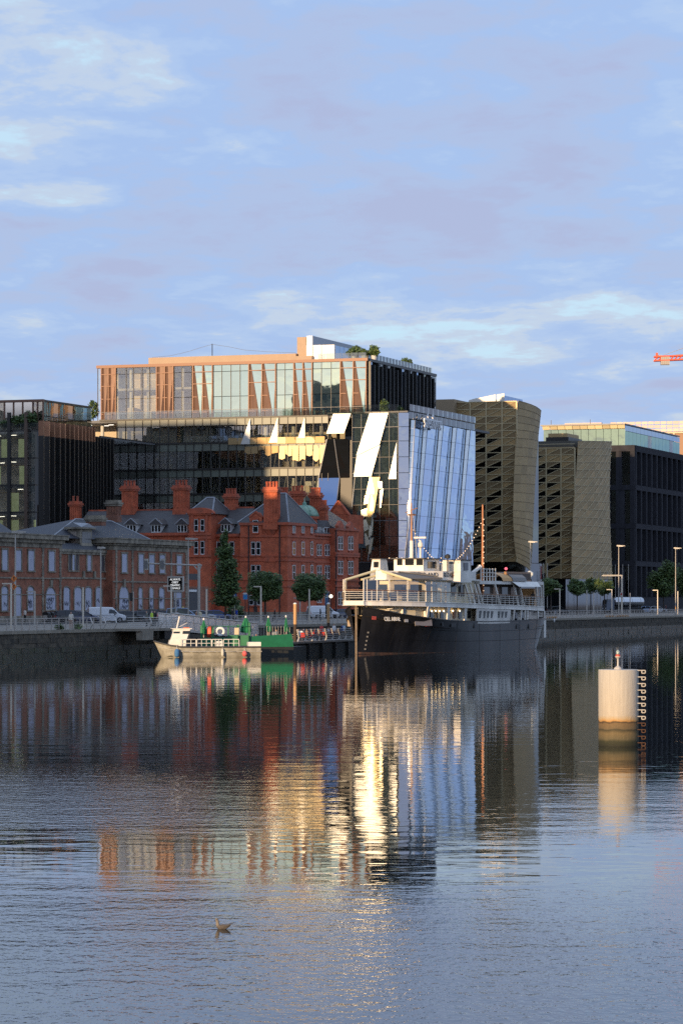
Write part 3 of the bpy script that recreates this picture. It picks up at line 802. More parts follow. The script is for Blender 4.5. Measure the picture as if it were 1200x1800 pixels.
while k < TLL-2: pane_w(fin, SL-.05, k, k+1.9, FZ[0]+.2, FZ[0]+1.5, g_rail, 'balustrade_pane'); k += 1.92
rooftop_bush('big dark bush on the terrace of the finned block, nearer the corner', SL+1.0, lt(47), z0, 1.5, 1.35, False, 700)
rooftop_bush('lower dark bush next to the big one on the finned block terrace', SL+1.0, lt(27), z0, 1.4, 1.0, False, 600)
rooftop_bush('low pale grassy planting at the edge of the finned block terrace', SL+1.0, lt(5), z0, 1.2, .6, False, 300)
# ================================================================ gold mesh buildings, black building, far roofs
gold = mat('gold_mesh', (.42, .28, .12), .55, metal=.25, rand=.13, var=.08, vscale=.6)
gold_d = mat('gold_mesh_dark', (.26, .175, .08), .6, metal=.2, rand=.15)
gold_f = mat('gold_frame', (.54, .43, .24), .5, metal=.2)
gold_s = mat('gold_side_mesh', (.40, .28, .13), .6, metal=.2, rand=.14, var=.1, vscale=.8)
bank_glass = mat('black_curtain_glass', (.010, .012, .014), .06, spec=.6)
bank_slab = mat('bank_slab', (.10, .09, .07), .7)
tri_up = MB().ext([(0, 0, 1), (0, 0, 0), (0, 1, 1)], (.05, 0, 0))       # unit triangles in the (t, z) plane
def mesh_building(label, pxc, s_t, px_left, ptop, pbot, pitch, colpx, side_edges, side_kind, nopen):
    s0, t0 = s_t
    th = Thing('mesh_office_building', label, 'office building', s0, t0)
    def T_(x): return t_at(x, s0)
    def Z_(y): return zpy(y, s0, t0)
    z1, z0 = Z_(ptop), Z_(pbot)
    tl = T_(px_left)
    th.box('curtain_wall', s0+1.2, s0+20, t0+1.0, tl, z0, Z_(ptop+26), bank_glass)
    for k in range(7):
        zz_ = lerp(Z_(ptop+30), z0, k/7); th.box('floor_slab', s0+.9, s0+1.25, t0+1, tl, zz_-.35, zz_, bank_slab)
    mu = MB().ext([(0, 0, 0), (0, 0, 1), (0, 1, 1)], (-.06, 0, 0)); lo = MB().ext([(0, 0, 0), (0, 1, 1), (0, 1, 0)], (-.06, 0, 0))
    me = {}
    for k, b in (('u', mu), ('l', lo)):
        for m in (gold, gold_d): me[(k, m.name)] = b.mesh('mesh_panel', m)
    y, r = ptop, 0
    ts = [T_(x) for x in colpx]          # from the corner going left
    while y < pbot-2:
        za, zb = Z_(min(y+pitch, pbot)), Z_(y)
        for c, (a, b) in enumerate(zip(ts, ts[1:])):
            # seen from the river the cell's right is the smaller t; diagonal climbs to the right
            full = c == 0 or r < nopen or (r > 17 and c < 2)
            up = full or (r % 2 == 0); low = full or (r % 2 == 1)
            if c >= 1 and not full and random.random() < .10: up = low = True
            # upper-left triangle: (left top, right top, left bottom); mirrored unit: use negative t scale
            if up:
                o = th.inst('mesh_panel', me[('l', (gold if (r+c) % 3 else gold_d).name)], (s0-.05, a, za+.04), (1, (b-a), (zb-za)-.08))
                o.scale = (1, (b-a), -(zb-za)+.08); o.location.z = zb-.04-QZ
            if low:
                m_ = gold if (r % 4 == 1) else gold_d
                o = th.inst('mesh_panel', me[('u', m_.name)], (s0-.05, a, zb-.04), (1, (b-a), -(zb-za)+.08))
            th.part('brace', MB().tube((s0-.14, a, zb), (s0-.14, b, za), .10, 4), gold_f)
        th.part('rail', MB().box(s0-.22, s0-.08, ts[0], ts[-1], zb-.09, zb+.09), gold_f)
        y += pitch; r += 1
    for tt in ts: th.part('post', MB().box(s0-.26, s0-.05, tt-.15, tt+.15, z0, z1), gold_f)
    # side: warped sheet of panels between two edge curves given in pixels
    ne = len(side_edges)
    def edge(k, far):
        f = k*(ne-1); i = min(int(f), ne-2); f -= i
        e0, e1 = side_edges[i], side_edges[i+1]
        xl, yl = lerp(e0[0], e1[0], f), lerp(e0[1], e1[1], f); xr, yr = lerp(e0[2], e1[2], f), lerp(e0[3], e1[3], f)
        x, y_ = (xr, yr) if far else (xl, yl)
        s = s_at(x, t0) if far else s_at(x, t0)
        return (s, t0, zpy(y_, s, t0))
    nr, ncol = (22, 5) if side_kind == 'quad' else (18, 7)
    def pt(k, e):
        A, B = edge(k, False), edge(k, True)
        bulge = -.9*math.sin(PI*e)
        return (lerp(A[0], B[0], e), t0+bulge, lerp(A[2], B[2], e))
    for r in range(nr):
        for c in range(ncol):
            k0, k1, e0, e1 = r/nr, (r+1)/nr, c/ncol, (c+1)/ncol
            p = [pt(k1, e0), pt(k1, e1), pt(k0, e1), pt(k0, e0)]
            if side_kind == 'quad': quadpanel(th, p, gold_s, 'mesh_panel', .08)
            else:
                quadpanel(th, [p[0], p[1], p[2]], gold_s if (r+c) % 3 else gold, 'mesh_panel', .08); quadpanel(th, [p[0], p[2], p[3]], gold if (r*2+c) % 5 == 0 else gold_s, 'mesh_panel', .08)
                th.part('brace', MB().tube(Vector(p[0])-Vector((0, .08, 0)), Vector(p[2])-Vector((0, .08, 0)), .06, 4), gold_f)
    if side_kind != 'quad':
        for r in range(nr+1):
            th.part('rail', MB().path([tuple(Vector(pt(r/nr, c/ncol))-Vector((0, .07, 0))) for c in range(ncol+1)], .06, 4), gold_f)
    else:
        for r in range(nr+1):
            th.part('panel_joint', MB().path([tuple(Vector(pt(r/nr, c/ncol))-Vector((0, .02, 0))) for c in range(ncol+1)], .05, 4), gold_d)
    th.part('side_wall', MB().loft([[(s0+1.3, t0+1.2, pt(k/10, 0)[2]), (pt(k/10, 1)[0], t0+1.2, pt(k/10, 1)[2]), (pt(k/10, 1)[0], t0+20, pt(k/10, 1)[2]), (s0+1.3, t0+20, pt(k/10, 0)[2])] for k in range(11)]), bank_slab)
    th.box('ground_storey', s0+1.5, s_at(side_edges[0][2]+1, t0+2.5), t0+2.5, tl, QZ, z0-.05, bank_glass)
    th.box('shade_wing', s0+2.5, s0+24, tl+.05, 118, QZ, Z_(ptop+8), bank_slab)  # unseen wing, added to keep the sun off the black block
    return th, T_, Z_
sB = s_at(908, 50.0)
bank, bT, bZ = mesh_building('tall gold mesh clad office building beside the folded glass tower', 908, (sB, 50.0), 778, 705, 988, 12.85,
    [908, 882.5, 854.5, 826.5, 799, 772], [(911, 704, 951, 722), (907, 760, 946, 766), (903.5, 830, 941, 832), (901.5, 900, 937.5, 905), (903, 950, 935.5, 965), (908, 988, 932, 1010)], 'quad', 4)
# lit roof pieces on the tall one
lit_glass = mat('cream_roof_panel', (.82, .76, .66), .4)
s9 = sB+5
bank.box('plant_screen', sB-2, sB+9, t_at(803, sB), t_at(764, sB), bZ(752), bZ(700), mat('brown_mesh_screen', (.30, .22, .13), .6, rand=.1))
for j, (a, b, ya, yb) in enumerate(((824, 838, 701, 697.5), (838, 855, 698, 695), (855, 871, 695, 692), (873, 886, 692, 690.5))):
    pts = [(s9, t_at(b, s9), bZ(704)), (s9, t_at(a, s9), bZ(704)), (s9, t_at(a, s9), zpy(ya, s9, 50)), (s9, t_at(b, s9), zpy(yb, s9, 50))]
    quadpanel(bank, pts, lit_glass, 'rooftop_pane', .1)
tq = t_at(886, s9)
for j in range(5):
    a = lerp(s9, s_at(918, tq), j/5); b = lerp(s9, s_at(918, tq), (j+1)/5)
    pane_r(bank, tq, a, b, bZ(708), bZ(691), g_blue, 'rooftop_pane')
bank.box('rooftop_room', s9+.8, s_at(916, tq), tq+.3, t_at(828, s9), bZ(720), bZ(698), inner_m)
bank.box('entrance_glazing', sB+.6, sB+1.2, t_at(905, sB), t_at(836, sB), QZ, bZ(992), g_dark)
for k in range(7):
    bank.inst('ceiling_light', unit('X', lamp_m), (sB+1.6+random.random()*4, t_at(840+k*9, sB), bZ(994)), (.3, .5, .06))
sB2 = s_at(1010, 50.0)
bank2, b2T, b2Z = mesh_building('lower gold mesh clad office building between the tall one and the black block', 1010, (sB2, 50.0), 935, 787, 1017, 12.1,
    [1010, 986, 960, 935], [(1016, 775, 1075, 776), (1013, 820, 1072, 820), (1009, 870, 1071, 870), (1006, 920, 1072, 925), (1004.5, 970, 1074, 975), (1004, 1018, 1076, 1018)], 'tri', 1)
bank2.box('roof_terrace', sB2+.5, sB2+26, 50.6, t_at(936, sB2), b2Z(793), b2Z(785), gold)
bank2.part('terrace_rail', MB().path([(sB2, t_at(x, sB2), b2Z(780)) for x in (942, 1010)], .06, 4), gold_f)
bank2.box('rooftop_plant', sB2+6, sB2+12, t_at(955, sB2), t_at(943, sB2), b2Z(786), b2Z(776), column_m)
bank2.box('rooftop_plant', sB2+8, sB2+20, t_at(982, sB2), t_at(942, sB2), b2Z(790), b2Z(764), frame_d)
bank2.box('rooftop_room', sB2+9, sB2+19, t_at(978, sB2), t_at(944, sB2), b2Z(764), b2Z(757), gold)

# ---------------------------------------------------------------- black stone building
sK = s_at(1115, 50.0)
blkstone = mat('black_brick', (.040, .040, .047), .85, spec=.15, var=.2, vscale=.8, rand=.15)
black = Thing('black_stone_block', 'black stone office block with deep vertical fins at the right edge', 'office building', sK, 50.0)
def kT(x): return t_at(x, sK)
def kZ(y): return zpy(y, sK, 50.0)
kL = kT(1060); kE = s_at(1290, 50.0)
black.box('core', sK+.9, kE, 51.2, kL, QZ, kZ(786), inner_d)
bands = [(782, 793), (852, 861), (920, 929), (986, 995), (1050, 1084)]
for y1, y0 in bands:
    black.box('stone_band', sK-.05, sK+1, 50.0, kL, kZ(y0), kZ(y1), blkstone)
    black.box('stone_band', sK+1, kE, 50.0, 51.3, kZ(y0)+.003, kZ(y1)-.003, blkstone)
fx = 1117.5
while fx < 1280:
    s = s_at(fx, 50.0)
    for (y1, y0) in ((793, 852), (861, 920), (929, 986), (995, 1050)): black.part('fin', MB().box(s-.5, s+.5, 49.9, 51.2, kZ(y0)+.02, kZ(y1)-.02), blkstone)
    fx += 9.2 - (fx-1117)*.008
for x0, x1 in ((1060, 1072), (1082, 1088.5), (1107, 1115)): black.box('pier', sK+.02, sK+1, kT(x1), kT(x0), QZ, kZ(783), blkstone)
black.box('pier', sK+.1, sK+.9, kT(1097), kT(1088.5), QZ, kZ(852), blkstone)
black.box('pier', sK+.1, sK+.9, kT(1092), kT(1088.5), kZ(852), kZ(783), blkstone)
for (y1, y0) in ((793, 852), (861, 890), (890, 920), (929, 957), (957, 986), (995, 1050)):
    for x0, x1 in ((1072, 1082), (1097, 1107) if y1 > 800 else (1092, 1107)):
        pane_w(black, sK+.7, kT(x1), kT(x0), kZ(y0), kZ(y1), g_dark, 'window')
        if random.random() < .7 and not (y1 == 793 and x0 > 1080):
            pane_w(black, sK+.85, kT(x1), kT(x0), lerp(kZ(y1), kZ(y0), .25), kZ(y1), mat('grey_blind', (.40, .46, .40), .8, rand=.1), 'blind')
# ---------------------------------------------------------------- glass penthouse building behind
tP = 66.0
sP = s_at(1098, tP)
pent = Thing('glass_penthouse_block', 'long glass office block with lit golden soffit behind the lower mesh building', 'office building', sP, tP)
def pT(x): return t_at(x, sP)
def pZ(y): return zpy(y, sP, tP)
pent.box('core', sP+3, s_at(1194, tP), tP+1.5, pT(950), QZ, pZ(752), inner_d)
g_teal = glass('teal_glass', (.12, .20, .17), .35, .03, .01, (.66, .92, .84))
for j in range(11):
    x0, x1 = 953+j*13.2, 953+(j+1)*13.2
    pane_w(pent, sP+1.0, pT(x1), pT(x0), pZ(800), pZ(752), g_teal)
    pane_w(pent, sP, pT(x1), pT(x0), pZ(753), pZ(746), mat('gold_soffit_panel', (.70, .58, .34), .35, metal=.4, rand=.2), 'soffit_panel', tilt=(-.25, 0))
pent.part('roof_edge', MB().box(sP-.3, s_at(1194, tP), tP-.1, pT(950), pZ(746), pZ(744)), frame_g)
pE = s_at(1194, tP)
for j in range(15):
    a, b = lerp(sP, pE, j/15), lerp(sP, pE, (j+1)/15)
    pane_r(pent, tP, a, b, pZ(800), pZ(757), g_teal if j not in (6, 12) else g_dark); pane_r(pent, tP, a, b, pZ(757), pZ(747), g_blue)
pent.part('roof_blade', MB().box(sP+4, sP+5, pT(1050), pT(985), pZ(742), pZ(740)), mat('red_white_blade', (.6, .42, .36), .5))
pent.part('roof_post', MB().tube((sP+4.5, pT(988), pZ(746)), (sP+4.5, pT(988), pZ(740)), .3, 6), column_m)
pent.part('roof_post', MB().tube((sP+4.5, pT(1048), pZ(746)), (sP+4.5, pT(1048), pZ(740)), .3, 6), column_m)
for x in (961, 1030): pent.part('antenna', MB().tube((sP+4, pT(x), pZ(746)), (sP+4, pT(x), pZ(734)), .08, 4), frame_g)
# ---------------------------------------------------------------- pink-lit far building
tF = 90.0
sF = s_at(1215, 140.0)
farb = Thing('screened_far_building', 'far building with a pinkish louvred roof screen at the right edge', 'building', sF, tF)
def fT(x): return t_at(x, sF)
def fZ(y): return zpy(y, sF, 120)
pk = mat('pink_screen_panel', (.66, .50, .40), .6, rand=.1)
for j in range(13):
    x0, x1 = 1072+j*11, 1072+(j+1)*11
    for (ya, yb) in ((737, 743), (743.5, 749.5), (750, 756.5)): pane_w(farb, sF, fT(x1), fT(x0), fZ(yb), fZ(ya), pk, 'screen_panel', gap=.12)
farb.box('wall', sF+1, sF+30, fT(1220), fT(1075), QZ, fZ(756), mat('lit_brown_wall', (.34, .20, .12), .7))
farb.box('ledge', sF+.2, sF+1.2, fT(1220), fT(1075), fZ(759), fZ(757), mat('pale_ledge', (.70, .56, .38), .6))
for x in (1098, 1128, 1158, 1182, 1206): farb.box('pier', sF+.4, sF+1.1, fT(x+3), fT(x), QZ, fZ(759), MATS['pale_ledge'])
# ---------------------------------------------------------------- tower crane
cr_m = mat('crane_red', (.75, .13, .06), .5); cr_g = mat('crane_grey', (.42, .38, .33), .7)
xs_, ys_ = 0, 900.0
def cw(x, y, Y=900.0): return ((x-600)/FOC*Y, Y, EYE-(y-HOR)/FOC*Y)
crane = link('tower_crane', None); tag(crane, 'red tower crane arm reaching in at the right edge of the sky', 'crane')
cxm = cw(1255, HOR)[0]
crane.location = (cxm, 900, QZ)
def cpart(name, mb, m): return link(name, mb.mesh(name, m, (cxm, 900, QZ)), crane)
jib = MB()
a0, a1 = cw(1149, 630), cw(1262, 625)
for dy, dz in ((-.8, -.7), (.8, -.7), (-.8, .5), (.8, .5)): jib.tube((a0[0], 900+dy, a0[2]+dz), (a1[0], 900+dy, a1[2]+dz), .28, 5)
for i in range(16):
    k0, k1 = i/16, (i+1)/16
    x0, x1 = lerp(a0[0], a1[0], k0), lerp(a0[0], a1[0], k1); z0, z1 = lerp(a0[2], a1[2], k0), lerp(a0[2], a1[2], k1)
    for dy in (-.8, .8): jib.tube((x0, 900+dy, z0-.7), (x1, 900+dy, z1+.5), .16, 4)
cpart('jib', jib, cr_m)
c0 = cw(1174, 632)
cw_ = MB()
for k in range(5): cw_.box(c0[0]-1.3+k*.54-1.0, c0[0]-.8+k*.54-1.0, 899, 901, cw(0, 641)[2], cw(0, 626)[2])
cpart('counterweight', cw_, cr_g)
p = cw(1154, 620); cpart('winch_post', MB().box(p[0]-.3, p[0]+.35, 899.6, 900.4, cw(0, 630)[2], p[2]), cr_m)
p = cw(1160, 624); cpart('winch', MB().box(p[0]-.6, p[0]+.6, 899.6, 900.4, cw(0, 628)[2], p[2]), cr_g)
p2 = cw(1262, 590)
cpart('tie_bar', MB().tube((cw(1166, 624)[0], 900, cw(0, 624)[2]), p2, .07, 4), cr_g)
cpart('hand_rail', MB().tube((cw(1188, 623)[0], 900, cw(0, 623)[2]), (cw(1262, 619)[0], 900, cw(0, 619)[2]), .06, 4), cr_g)
mast = MB()
for dx in (-1, 1):
    for dy in (-1, 1): mast.tube((cw(1262, 0)[0]+dx, 900+dy, QZ), (cw(1262, 0)[0]+dx, 900+dy, p2[2]), .2, 4)
for i in range(24):
    z = QZ+i*3.6
    if z+3.6 < p2[2]:
        for dx in (-1, 1): mast.tube((cw(1262, 0)[0]+dx, 899, z), (cw(1262, 0)[0]+dx, 901, z+3.6), .12, 4)
        mast.tube((cw(1262, 0)[0]-1, 899, z), (cw(1262, 0)[0]+1, 899, z+3.6), .12, 4)
cpart('mast', mast, cr_m)
# ================================================================ red brick hotel
def brick_mat(name, c1, c2, mortar, bw=.23, bh=.075):
    m = bpy.data.materials.new(name); m.use_nodes = True
    n, l = m.node_tree.nodes, m.node_tree.links; b = n['Principled BSDF']; b.inputs['Roughness'].default_value = .85
    g = n.new('ShaderNodeTexCoord')
    sp = n.new('ShaderNodeSeparateXYZ'); l.new(g.outputs['Object'], sp.inputs[0])
    ad = n.new('ShaderNodeMath'); ad.operation = 'ADD'; l.new(sp.outputs[0], ad.inputs[0]); l.new(sp.outputs[1], ad.inputs[1])
    cb = n.new('ShaderNodeCombineXYZ'); l.new(ad.outputs[0], cb.inputs[0]); l.new(sp.outputs[2], cb.inputs[1])
    br = n.new('ShaderNodeTexBrick'); br.inputs['Scale'].default_value = 1.0; br.inputs['Brick Width'].default_value = bw; br.inputs['Row Height'].default_value = bh
    br.inputs['Mortar Size'].default_value = .006; br.inputs['Color1'].default_value = (*c1, 1); br.inputs['Color2'].default_value = (*c2, 1); br.inputs['Mortar'].default_value = (*mortar, 1)
    l.new(cb.outputs[0], br.inputs['Vector'])
    t = n.new('ShaderNodeTexNoise'); t.inputs['Scale'].default_value = .7; t.inputs['Detail'].default_value = 6; t.inputs['Roughness'].default_value = .7; l.new(g.outputs['Object'], t.inputs['Vector'])
    mr = n.new('ShaderNodeMapRange'); mr.inputs['From Min'].default_value = .3; mr.inputs['From Max'].default_value = .7; mr.inputs['To Min'].default_value = .58; mr.inputs['To Max'].default_value = 1.32
    l.new(t.outputs['Fac'], mr.inputs['Value'])
    hs = n.new('ShaderNodeHueSaturation'); l.new(br.outputs['Color'], hs.inputs['Color']); l.new(mr.outputs[0], hs.inputs['Value']); l.new(hs.outputs[0], b.inputs['Base Color'])
    return m
red_br = brick_mat('red_brick', (.62, .130, .050), (.45, .095, .042), (.40, .16, .09))
red_trim = mat('red_terracotta', (.50, .108, .046), .7, var=.25, vscale=1.2, vary2=(.32, .085, .045))
old_br = brick_mat('old_brick', (.38, .115, .058), (.25, .080, .045), (.28, .20, .13))
old_stone = mat('weathered_limestone', (.33, .285, .215), .9, var=.3, vscale=1.4, vary2=(.15, .13, .10), stretch=(1, 1, .6))
slate = mat('slate', (.066, .060, .060), .6, var=.22, vscale=1.1, stretch=(1, 1, 2.5))
slate_b = mat('slate_blue_black', (.034, .036, .046), .6, var=.2, vscale=1.1)
lead = mat('lead_flashing', (.30, .31, .33), .6, var=.15)
white_p = mat('white_paint', (.74, .74, .72), .5, var=.05)
win_gl = mat('dark_window_glass', (.010, .011, .012), .06, spec=.6)
dark_pipe = mat('dark_downpipe', (.03, .025, .025), .6)
copper_g = mat('green_copper', (.20, .36, .27), .6, var=.25, vscale=1.5, vary2=(.30, .42, .30))
board_m = mat('lavender_board', (.47, .48, .58), .7, var=.06, vscale=.8, rand=.04)
graf_m = mat('black_spray_paint', (.03, .03, .05), .7)
def frame_mesh(nv, nh, w=.085, arch=False):
    b = MB()
    def R(y0, y1, z0, z1): b.box(-.05, .02, y0, y1, z0, z1)
    R(0, w, 0, 1); R(1-w, 1, 0, 1); R(w, 1-w, 0, w*.6); R(w, 1-w, 1-w*.6, 1)
    for i in range(1, nv): R(i/nv-w/3, i/nv+w/3, w*.6, 1-w*.6)
    for i in range(1, nh): b.box(-.045, .015, w, 1-w, i/nh-w*.25, i/nh+w*.25)
    return b
_fm = {}
def window(th, face, c, a0, a1, z0, z1, nv=1, nh=2, m=None, parent=None, sill=True, trim=None):
    """Sash window with its pane; face W (at s=c, spanning t) or R (at t=c, spanning s)."""
    m = m or white_p
    k = (nv, nh, m.name)
    if k not in _fm: _fm[k] = frame_mesh(nv, nh).mesh('window', m)
    o = link('window', _fm[k], parent or th.o)
    rel = lambda p: (p[0]-th.off[0], p[1]-th.off[1], p[2]-th.off[2])
    if face == 'W': o.location = rel((c-.04, a0, z0)); o.scale = (1, a1-a0, z1-z0)
    else: o.location = rel((a1, c-.04, z0)); o.rotation_euler = (0, 0, PI/2); o.scale = (1, a1-a0, z1-z0)
    if parent is None:
        p = link('pane', unit('W', win_gl), o); p.location = (.0, .04, .03); p.scale = (1, .92, .94)
    if sill and parent is None:
        tm = trim or red_trim
        b = MB()
        if face == 'W': b.box(c-.22, c-.002, a0-.15, a1+.15, z0-.22, z0-.02); b.box(c-.16, c-.002, a0-.1, a1+.1, z1+.02, z1+.24)
        else: b.box(a0-.15, a1+.15, c-.22, c-.002, z0-.22, z0-.02); b.box(a0-.1, a1+.1, c-.16, c-.002, z1+.02, z1+.24)
        th.part('window_surround', b, tm)
    return o
sH = s_at(505, 50.0); tH = 50.0
hotel = Thing('red_brick_hotel', 'red brick Victorian hotel with tall chimneys and a small green dome', 'hotel', sH, tH)
def hT(x, d=0): return t_at(x, sH+d)
def hZ(y, x=480, d=0): return zpy(y, sH+d, t_at(x, sH+d))
def hS(x, t=tH): return s_at(x, t)
def hZr(y, x, t=tH): return zpy(y, s_at(x, t), t)
back = 18.0
EV = hZ(918, 505)
# corner block
tc1 = hT(422); sc1 = hS(552)
hotel.box('wall', sH, sc1, tH, tc1, QZ-.3, EV, red_br)
ax, at, az = (sH+sc1)/2, (tH+tc1)/2, hZ(867, 484, 5)
def pyramid(th, s0, s1, t0, t1, z0, apex, m, over=.35, rid=0.0, name='roof', axis='t'):
    b = MB(); s0, s1, t0, t1 = s0-over, s1+over, t0-over, t1+over
    A = (s0, t0, z0); B = (s1, t0, z0); C = (s1, t1, z0); D = (s0, t1, z0)
    if axis == 't': P = (apex[0], apex[1]-rid, apex[2]); Q_ = (apex[0], apex[1]+rid, apex[2])
    else: P = (apex[0]-rid, apex[1], apex[2]); Q_ = (apex[0]+rid, apex[1], apex[2])
    if axis == 't': b.poly([A, B, P]); b.poly([B, C, Q_, P]); b.poly([C, D, Q_]); b.poly([D, A, P, Q_])
    else: b.poly([D, A, P]); b.poly([A, B, Q_, P]); b.poly([B, C, Q_]); b.poly([C, D, P, Q_])
    b.poly([D, C, B, A])
    o = th.part(name, b, m)
    h = MB()
    for c, e in ((A, P), (D, Q_ if axis == 't' else P), (B, P if axis == 't' else Q_), (C, Q_)): h.tube(c, e, .13, 4)
    if rid: h.tube(P, Q_, .15, 4)
    th.part('roof_ridge', h, lead if m is slate else lead, parent=o)
    return o
pyramid(hotel, sH, sc1, tH, tc1, EV, (ax, hT(484, 3), az), slate, rid=.6)
hotel.box('cornice', sH-.35, sc1+.1, tH-.35, tc1+.05, EV-.45, EV, red_trim)
for y, h_ in ((942, .35), (977, .28), (985, .28), (1031, .35), (1019, .2)):
    z = hZ(y, 505); hotel.part('string_course', MB().box(sH-.14, sc1, tH-.14, tc1, z-h_/2, z+h_/2), red_trim)
for x0, x1 in ((441.5, 449), (450.5, 458)):
    for y0, y1 in ((952, 976), (993, 1014)): window(hotel, 'W', sH, hT(x1), hT(x0), hZ(y1), hZ(y0))
for x0, x1 in ((513.5, 518.5), (529.5, 534.5), (545.5, 549.5)):
    for y0, y1, n in ((924, 937, 1), (952, 976, 2), (993, 1019, 2)): window(hotel, 'R', tH, hS(x0), hS(x1), hZr(y1, x0), hZr(y0, x0), nv=2 if y0 < 930 else 1, nh=n)
for x0, x1 in ((438, 446), (452, 460)): window(hotel, 'W', sH, hT(x1), hT(x0), hZ(1064), hZ(1046))
hotel.part('door', MB().box(sH-.06, sH+.1, hT(452), hT(446), QZ, hZ(1050)), dark_pipe)
for x in (437.5, 492):
    hotel.part('downpipe', MB().tube((sH-.2, hT(x), QZ), (sH-.2, hT(x), EV-.3), .10, 6), dark_pipe)
hotel.part('arch_panel', MB().ext([(sH-.1, hT(474)+1.1*math.cos(a), hZ(988)+1.1*math.sin(a)) for a in [i*PI/8 for i in range(9)]], (.1, 0, 0)), red_trim)
# gabled dormer on the corner block
d0, d1 = hT(461), hT(439)
hotel.part('gable', MB().ext([(sH-.12, d1, hZ(942)), (sH-.12, d0, hZ(942)), (sH-.12, d0, hZ(909)), (sH-.12, (d0+d1)/2, hZ(900)), (sH-.12, d1, hZ(909))], (3.5, 0, 0)), red_br)
hotel.part('gable_coping', MB().path([(sH-.1, d1+.1, hZ(909)), (sH-.1, (d0+d1)/2, hZ(899)), (sH-.1, d0-.1, hZ(909))], .16, 5), red_trim)
window(hotel, 'W', sH-.12, hT(454.5), hT(445), hZ(936), hZ(914), nv=1)
def chimney(th, s0, s1, t0, t1, z0, z1, m=None, pots=4, name='chimney', cap=None):
    m = m or red_br; b = MB().box(s0, s1, t0, t1, z0, z1-.9)
    for k in range(4):   # shafts' ribs
        a = lerp(t0, t1, (k+.5)/4); b.box(s0-.07, s0-.001, a-.12, a+.12, z0+1.2, z1-1.0)
        a = lerp(s0, s1, (k+.5)/4); b.box(a-.1, a+.1, t0-.07, t0-.001, z0+1.2, z1-1.0)
    o = th.part(name, b, m)
    e = .18
    c = MB().box(s0-e, s1+e, t0-e, t1+e, z1-.9, z1-.62); c.box(s0-e*1.7, s1+e*1.7, t0-e*1.7, t1+e*1.7, z1-.62, z1-.35); c.box(s0-e*.6, s1+e*.6, t0-e*.6, t1+e*.6, z1-.35, z1)
    th.part('chimney_base', MB().box(s0-.1, s1+.1, t0-.1, t1+.1, z0, z0+.9), m, parent=o)
    th.part('chimney_cap', c, cap or red_trim, parent=o)
    for k in range(pots):
        a = lerp(t0, t1, (k+.5)/pots); th.part('chimney_pot', MB().lathe([(.22, 0), (.2, .7), (.25, .75), (.25, .9)], ((s0+s1)/2, a, z1), 8), red_trim, parent=o)
    return o
chimney(hotel, sH-.45, sH+1.1, hT(488), hT(465), hZ(931), hZ(856))
hotel.part('chimney_corbel', MB().loft([[(sH-.45, hT(488), hZ(930.5)), (sH-.45, hT(465), hZ(930.5)), (sH-.02, hT(465), hZ(930.5)), (sH-.02, hT(488), hZ(930.5))], [(sH-.1, hT(481), hZ(940)), (sH-.1, hT(472), hZ(940)), (sH-.02, hT(472), hZ(940)), (sH-.02, hT(481), hZ(940))]]), red_trim)
# middle wing, tower bay, left wing
dw = 2.0
def wing(x0, x1, d, ev, ridge, depth_):
    a, b = hT(x1, d), hT(x0, d)
    hotel.box('wall', sH+d, sH+d+depth_, a, b, QZ-.3, hZ(ev, x1, d), red_br)
    z0, z1 = hZ(ev, x1, d), hZ(ridge, x1, d+depth_/2)
    r = hotel.part('roof', MB().ext([(sH+d-.4, a, z0), (sH+d+depth_/2, a, z1), (sH+d+depth_+.4, a, z0)], (0, b-a, 0)), slate)
    hotel.part('roof_ridge', MB().box(sH+d+depth_/2-.14, sH+d+depth_/2+.14, a, b, z1-.1, z1+.16), red_trim, parent=r)
    for k in range(int((b-a)/.55)): pass
    hotel.part('cornice', MB().box(sH+d-.45, sH+d-.003, a, b, z0-.5, z0-.02), red_trim)
    return z0
wing(370, 422, dw, 938, 892.5, 13)
wing(128, 333, 3.0, 936, 896, 13)
for y in (976, 985, 1031): hotel.part('string_course', MB().box(sH+dw-.13, sH+dw-.003, tc1+.02, hT(371, dw), hZ(y)-.15, hZ(y)+.15), red_trim)
for y0, y1 in ((952, 975), (993, 1014)):
    for x in (378, 400): window(hotel, 'W', sH+dw, hT(x+12, dw), hT(x+3, dw), hZ(y1, x, dw), hZ(y0, x, dw))
tb0, tb1 = hT(371, -.4), hT(332, -.4)
hotel.box('wall', sH-.4, sH+9, tb0, tb1, QZ-.3, hZ(903, 350), red_br)
pyramid(hotel, sH-.4, sH+9, tb0, tb1, hZ(903, 350), (sH+4, hT(366, 3), hZ(875, 360, 4)), slate, rid=.7)
for y in (903.5, 939, 945, 977): hotel.part('string_course', MB().box(sH-.6, sH-.403, tb0-.1, tb1+.1, hZ(y, 350)-.22, hZ(y, 350)+.18), red_trim)
hotel.part('arched_pediment', MB().ext([(sH-.75, (tb0+tb1)/2+2.6*math.cos(a), hZ(903, 350)+1.0*math.sin(a)) for a in [i*PI/10 for i in range(11)]], (.9, 0, 0)), red_trim)
for x0, x1 in ((341.5, 348.5), (352.5, 359.5)):
    for y0, y1 in ((913, 934), (951, 975)): window(hotel, 'W', sH-.4, hT(x1, -.4), hT(x0, -.4), hZ(y1, 350), hZ(y0, 350))
for x in (338, 363.5):
    hotel.part('pilaster', MB().box(sH-.55, sH-.402, hT(x+2, -.4), hT(x-2, -.4), hZ(977, 350), hZ(905, 350)), red_trim)
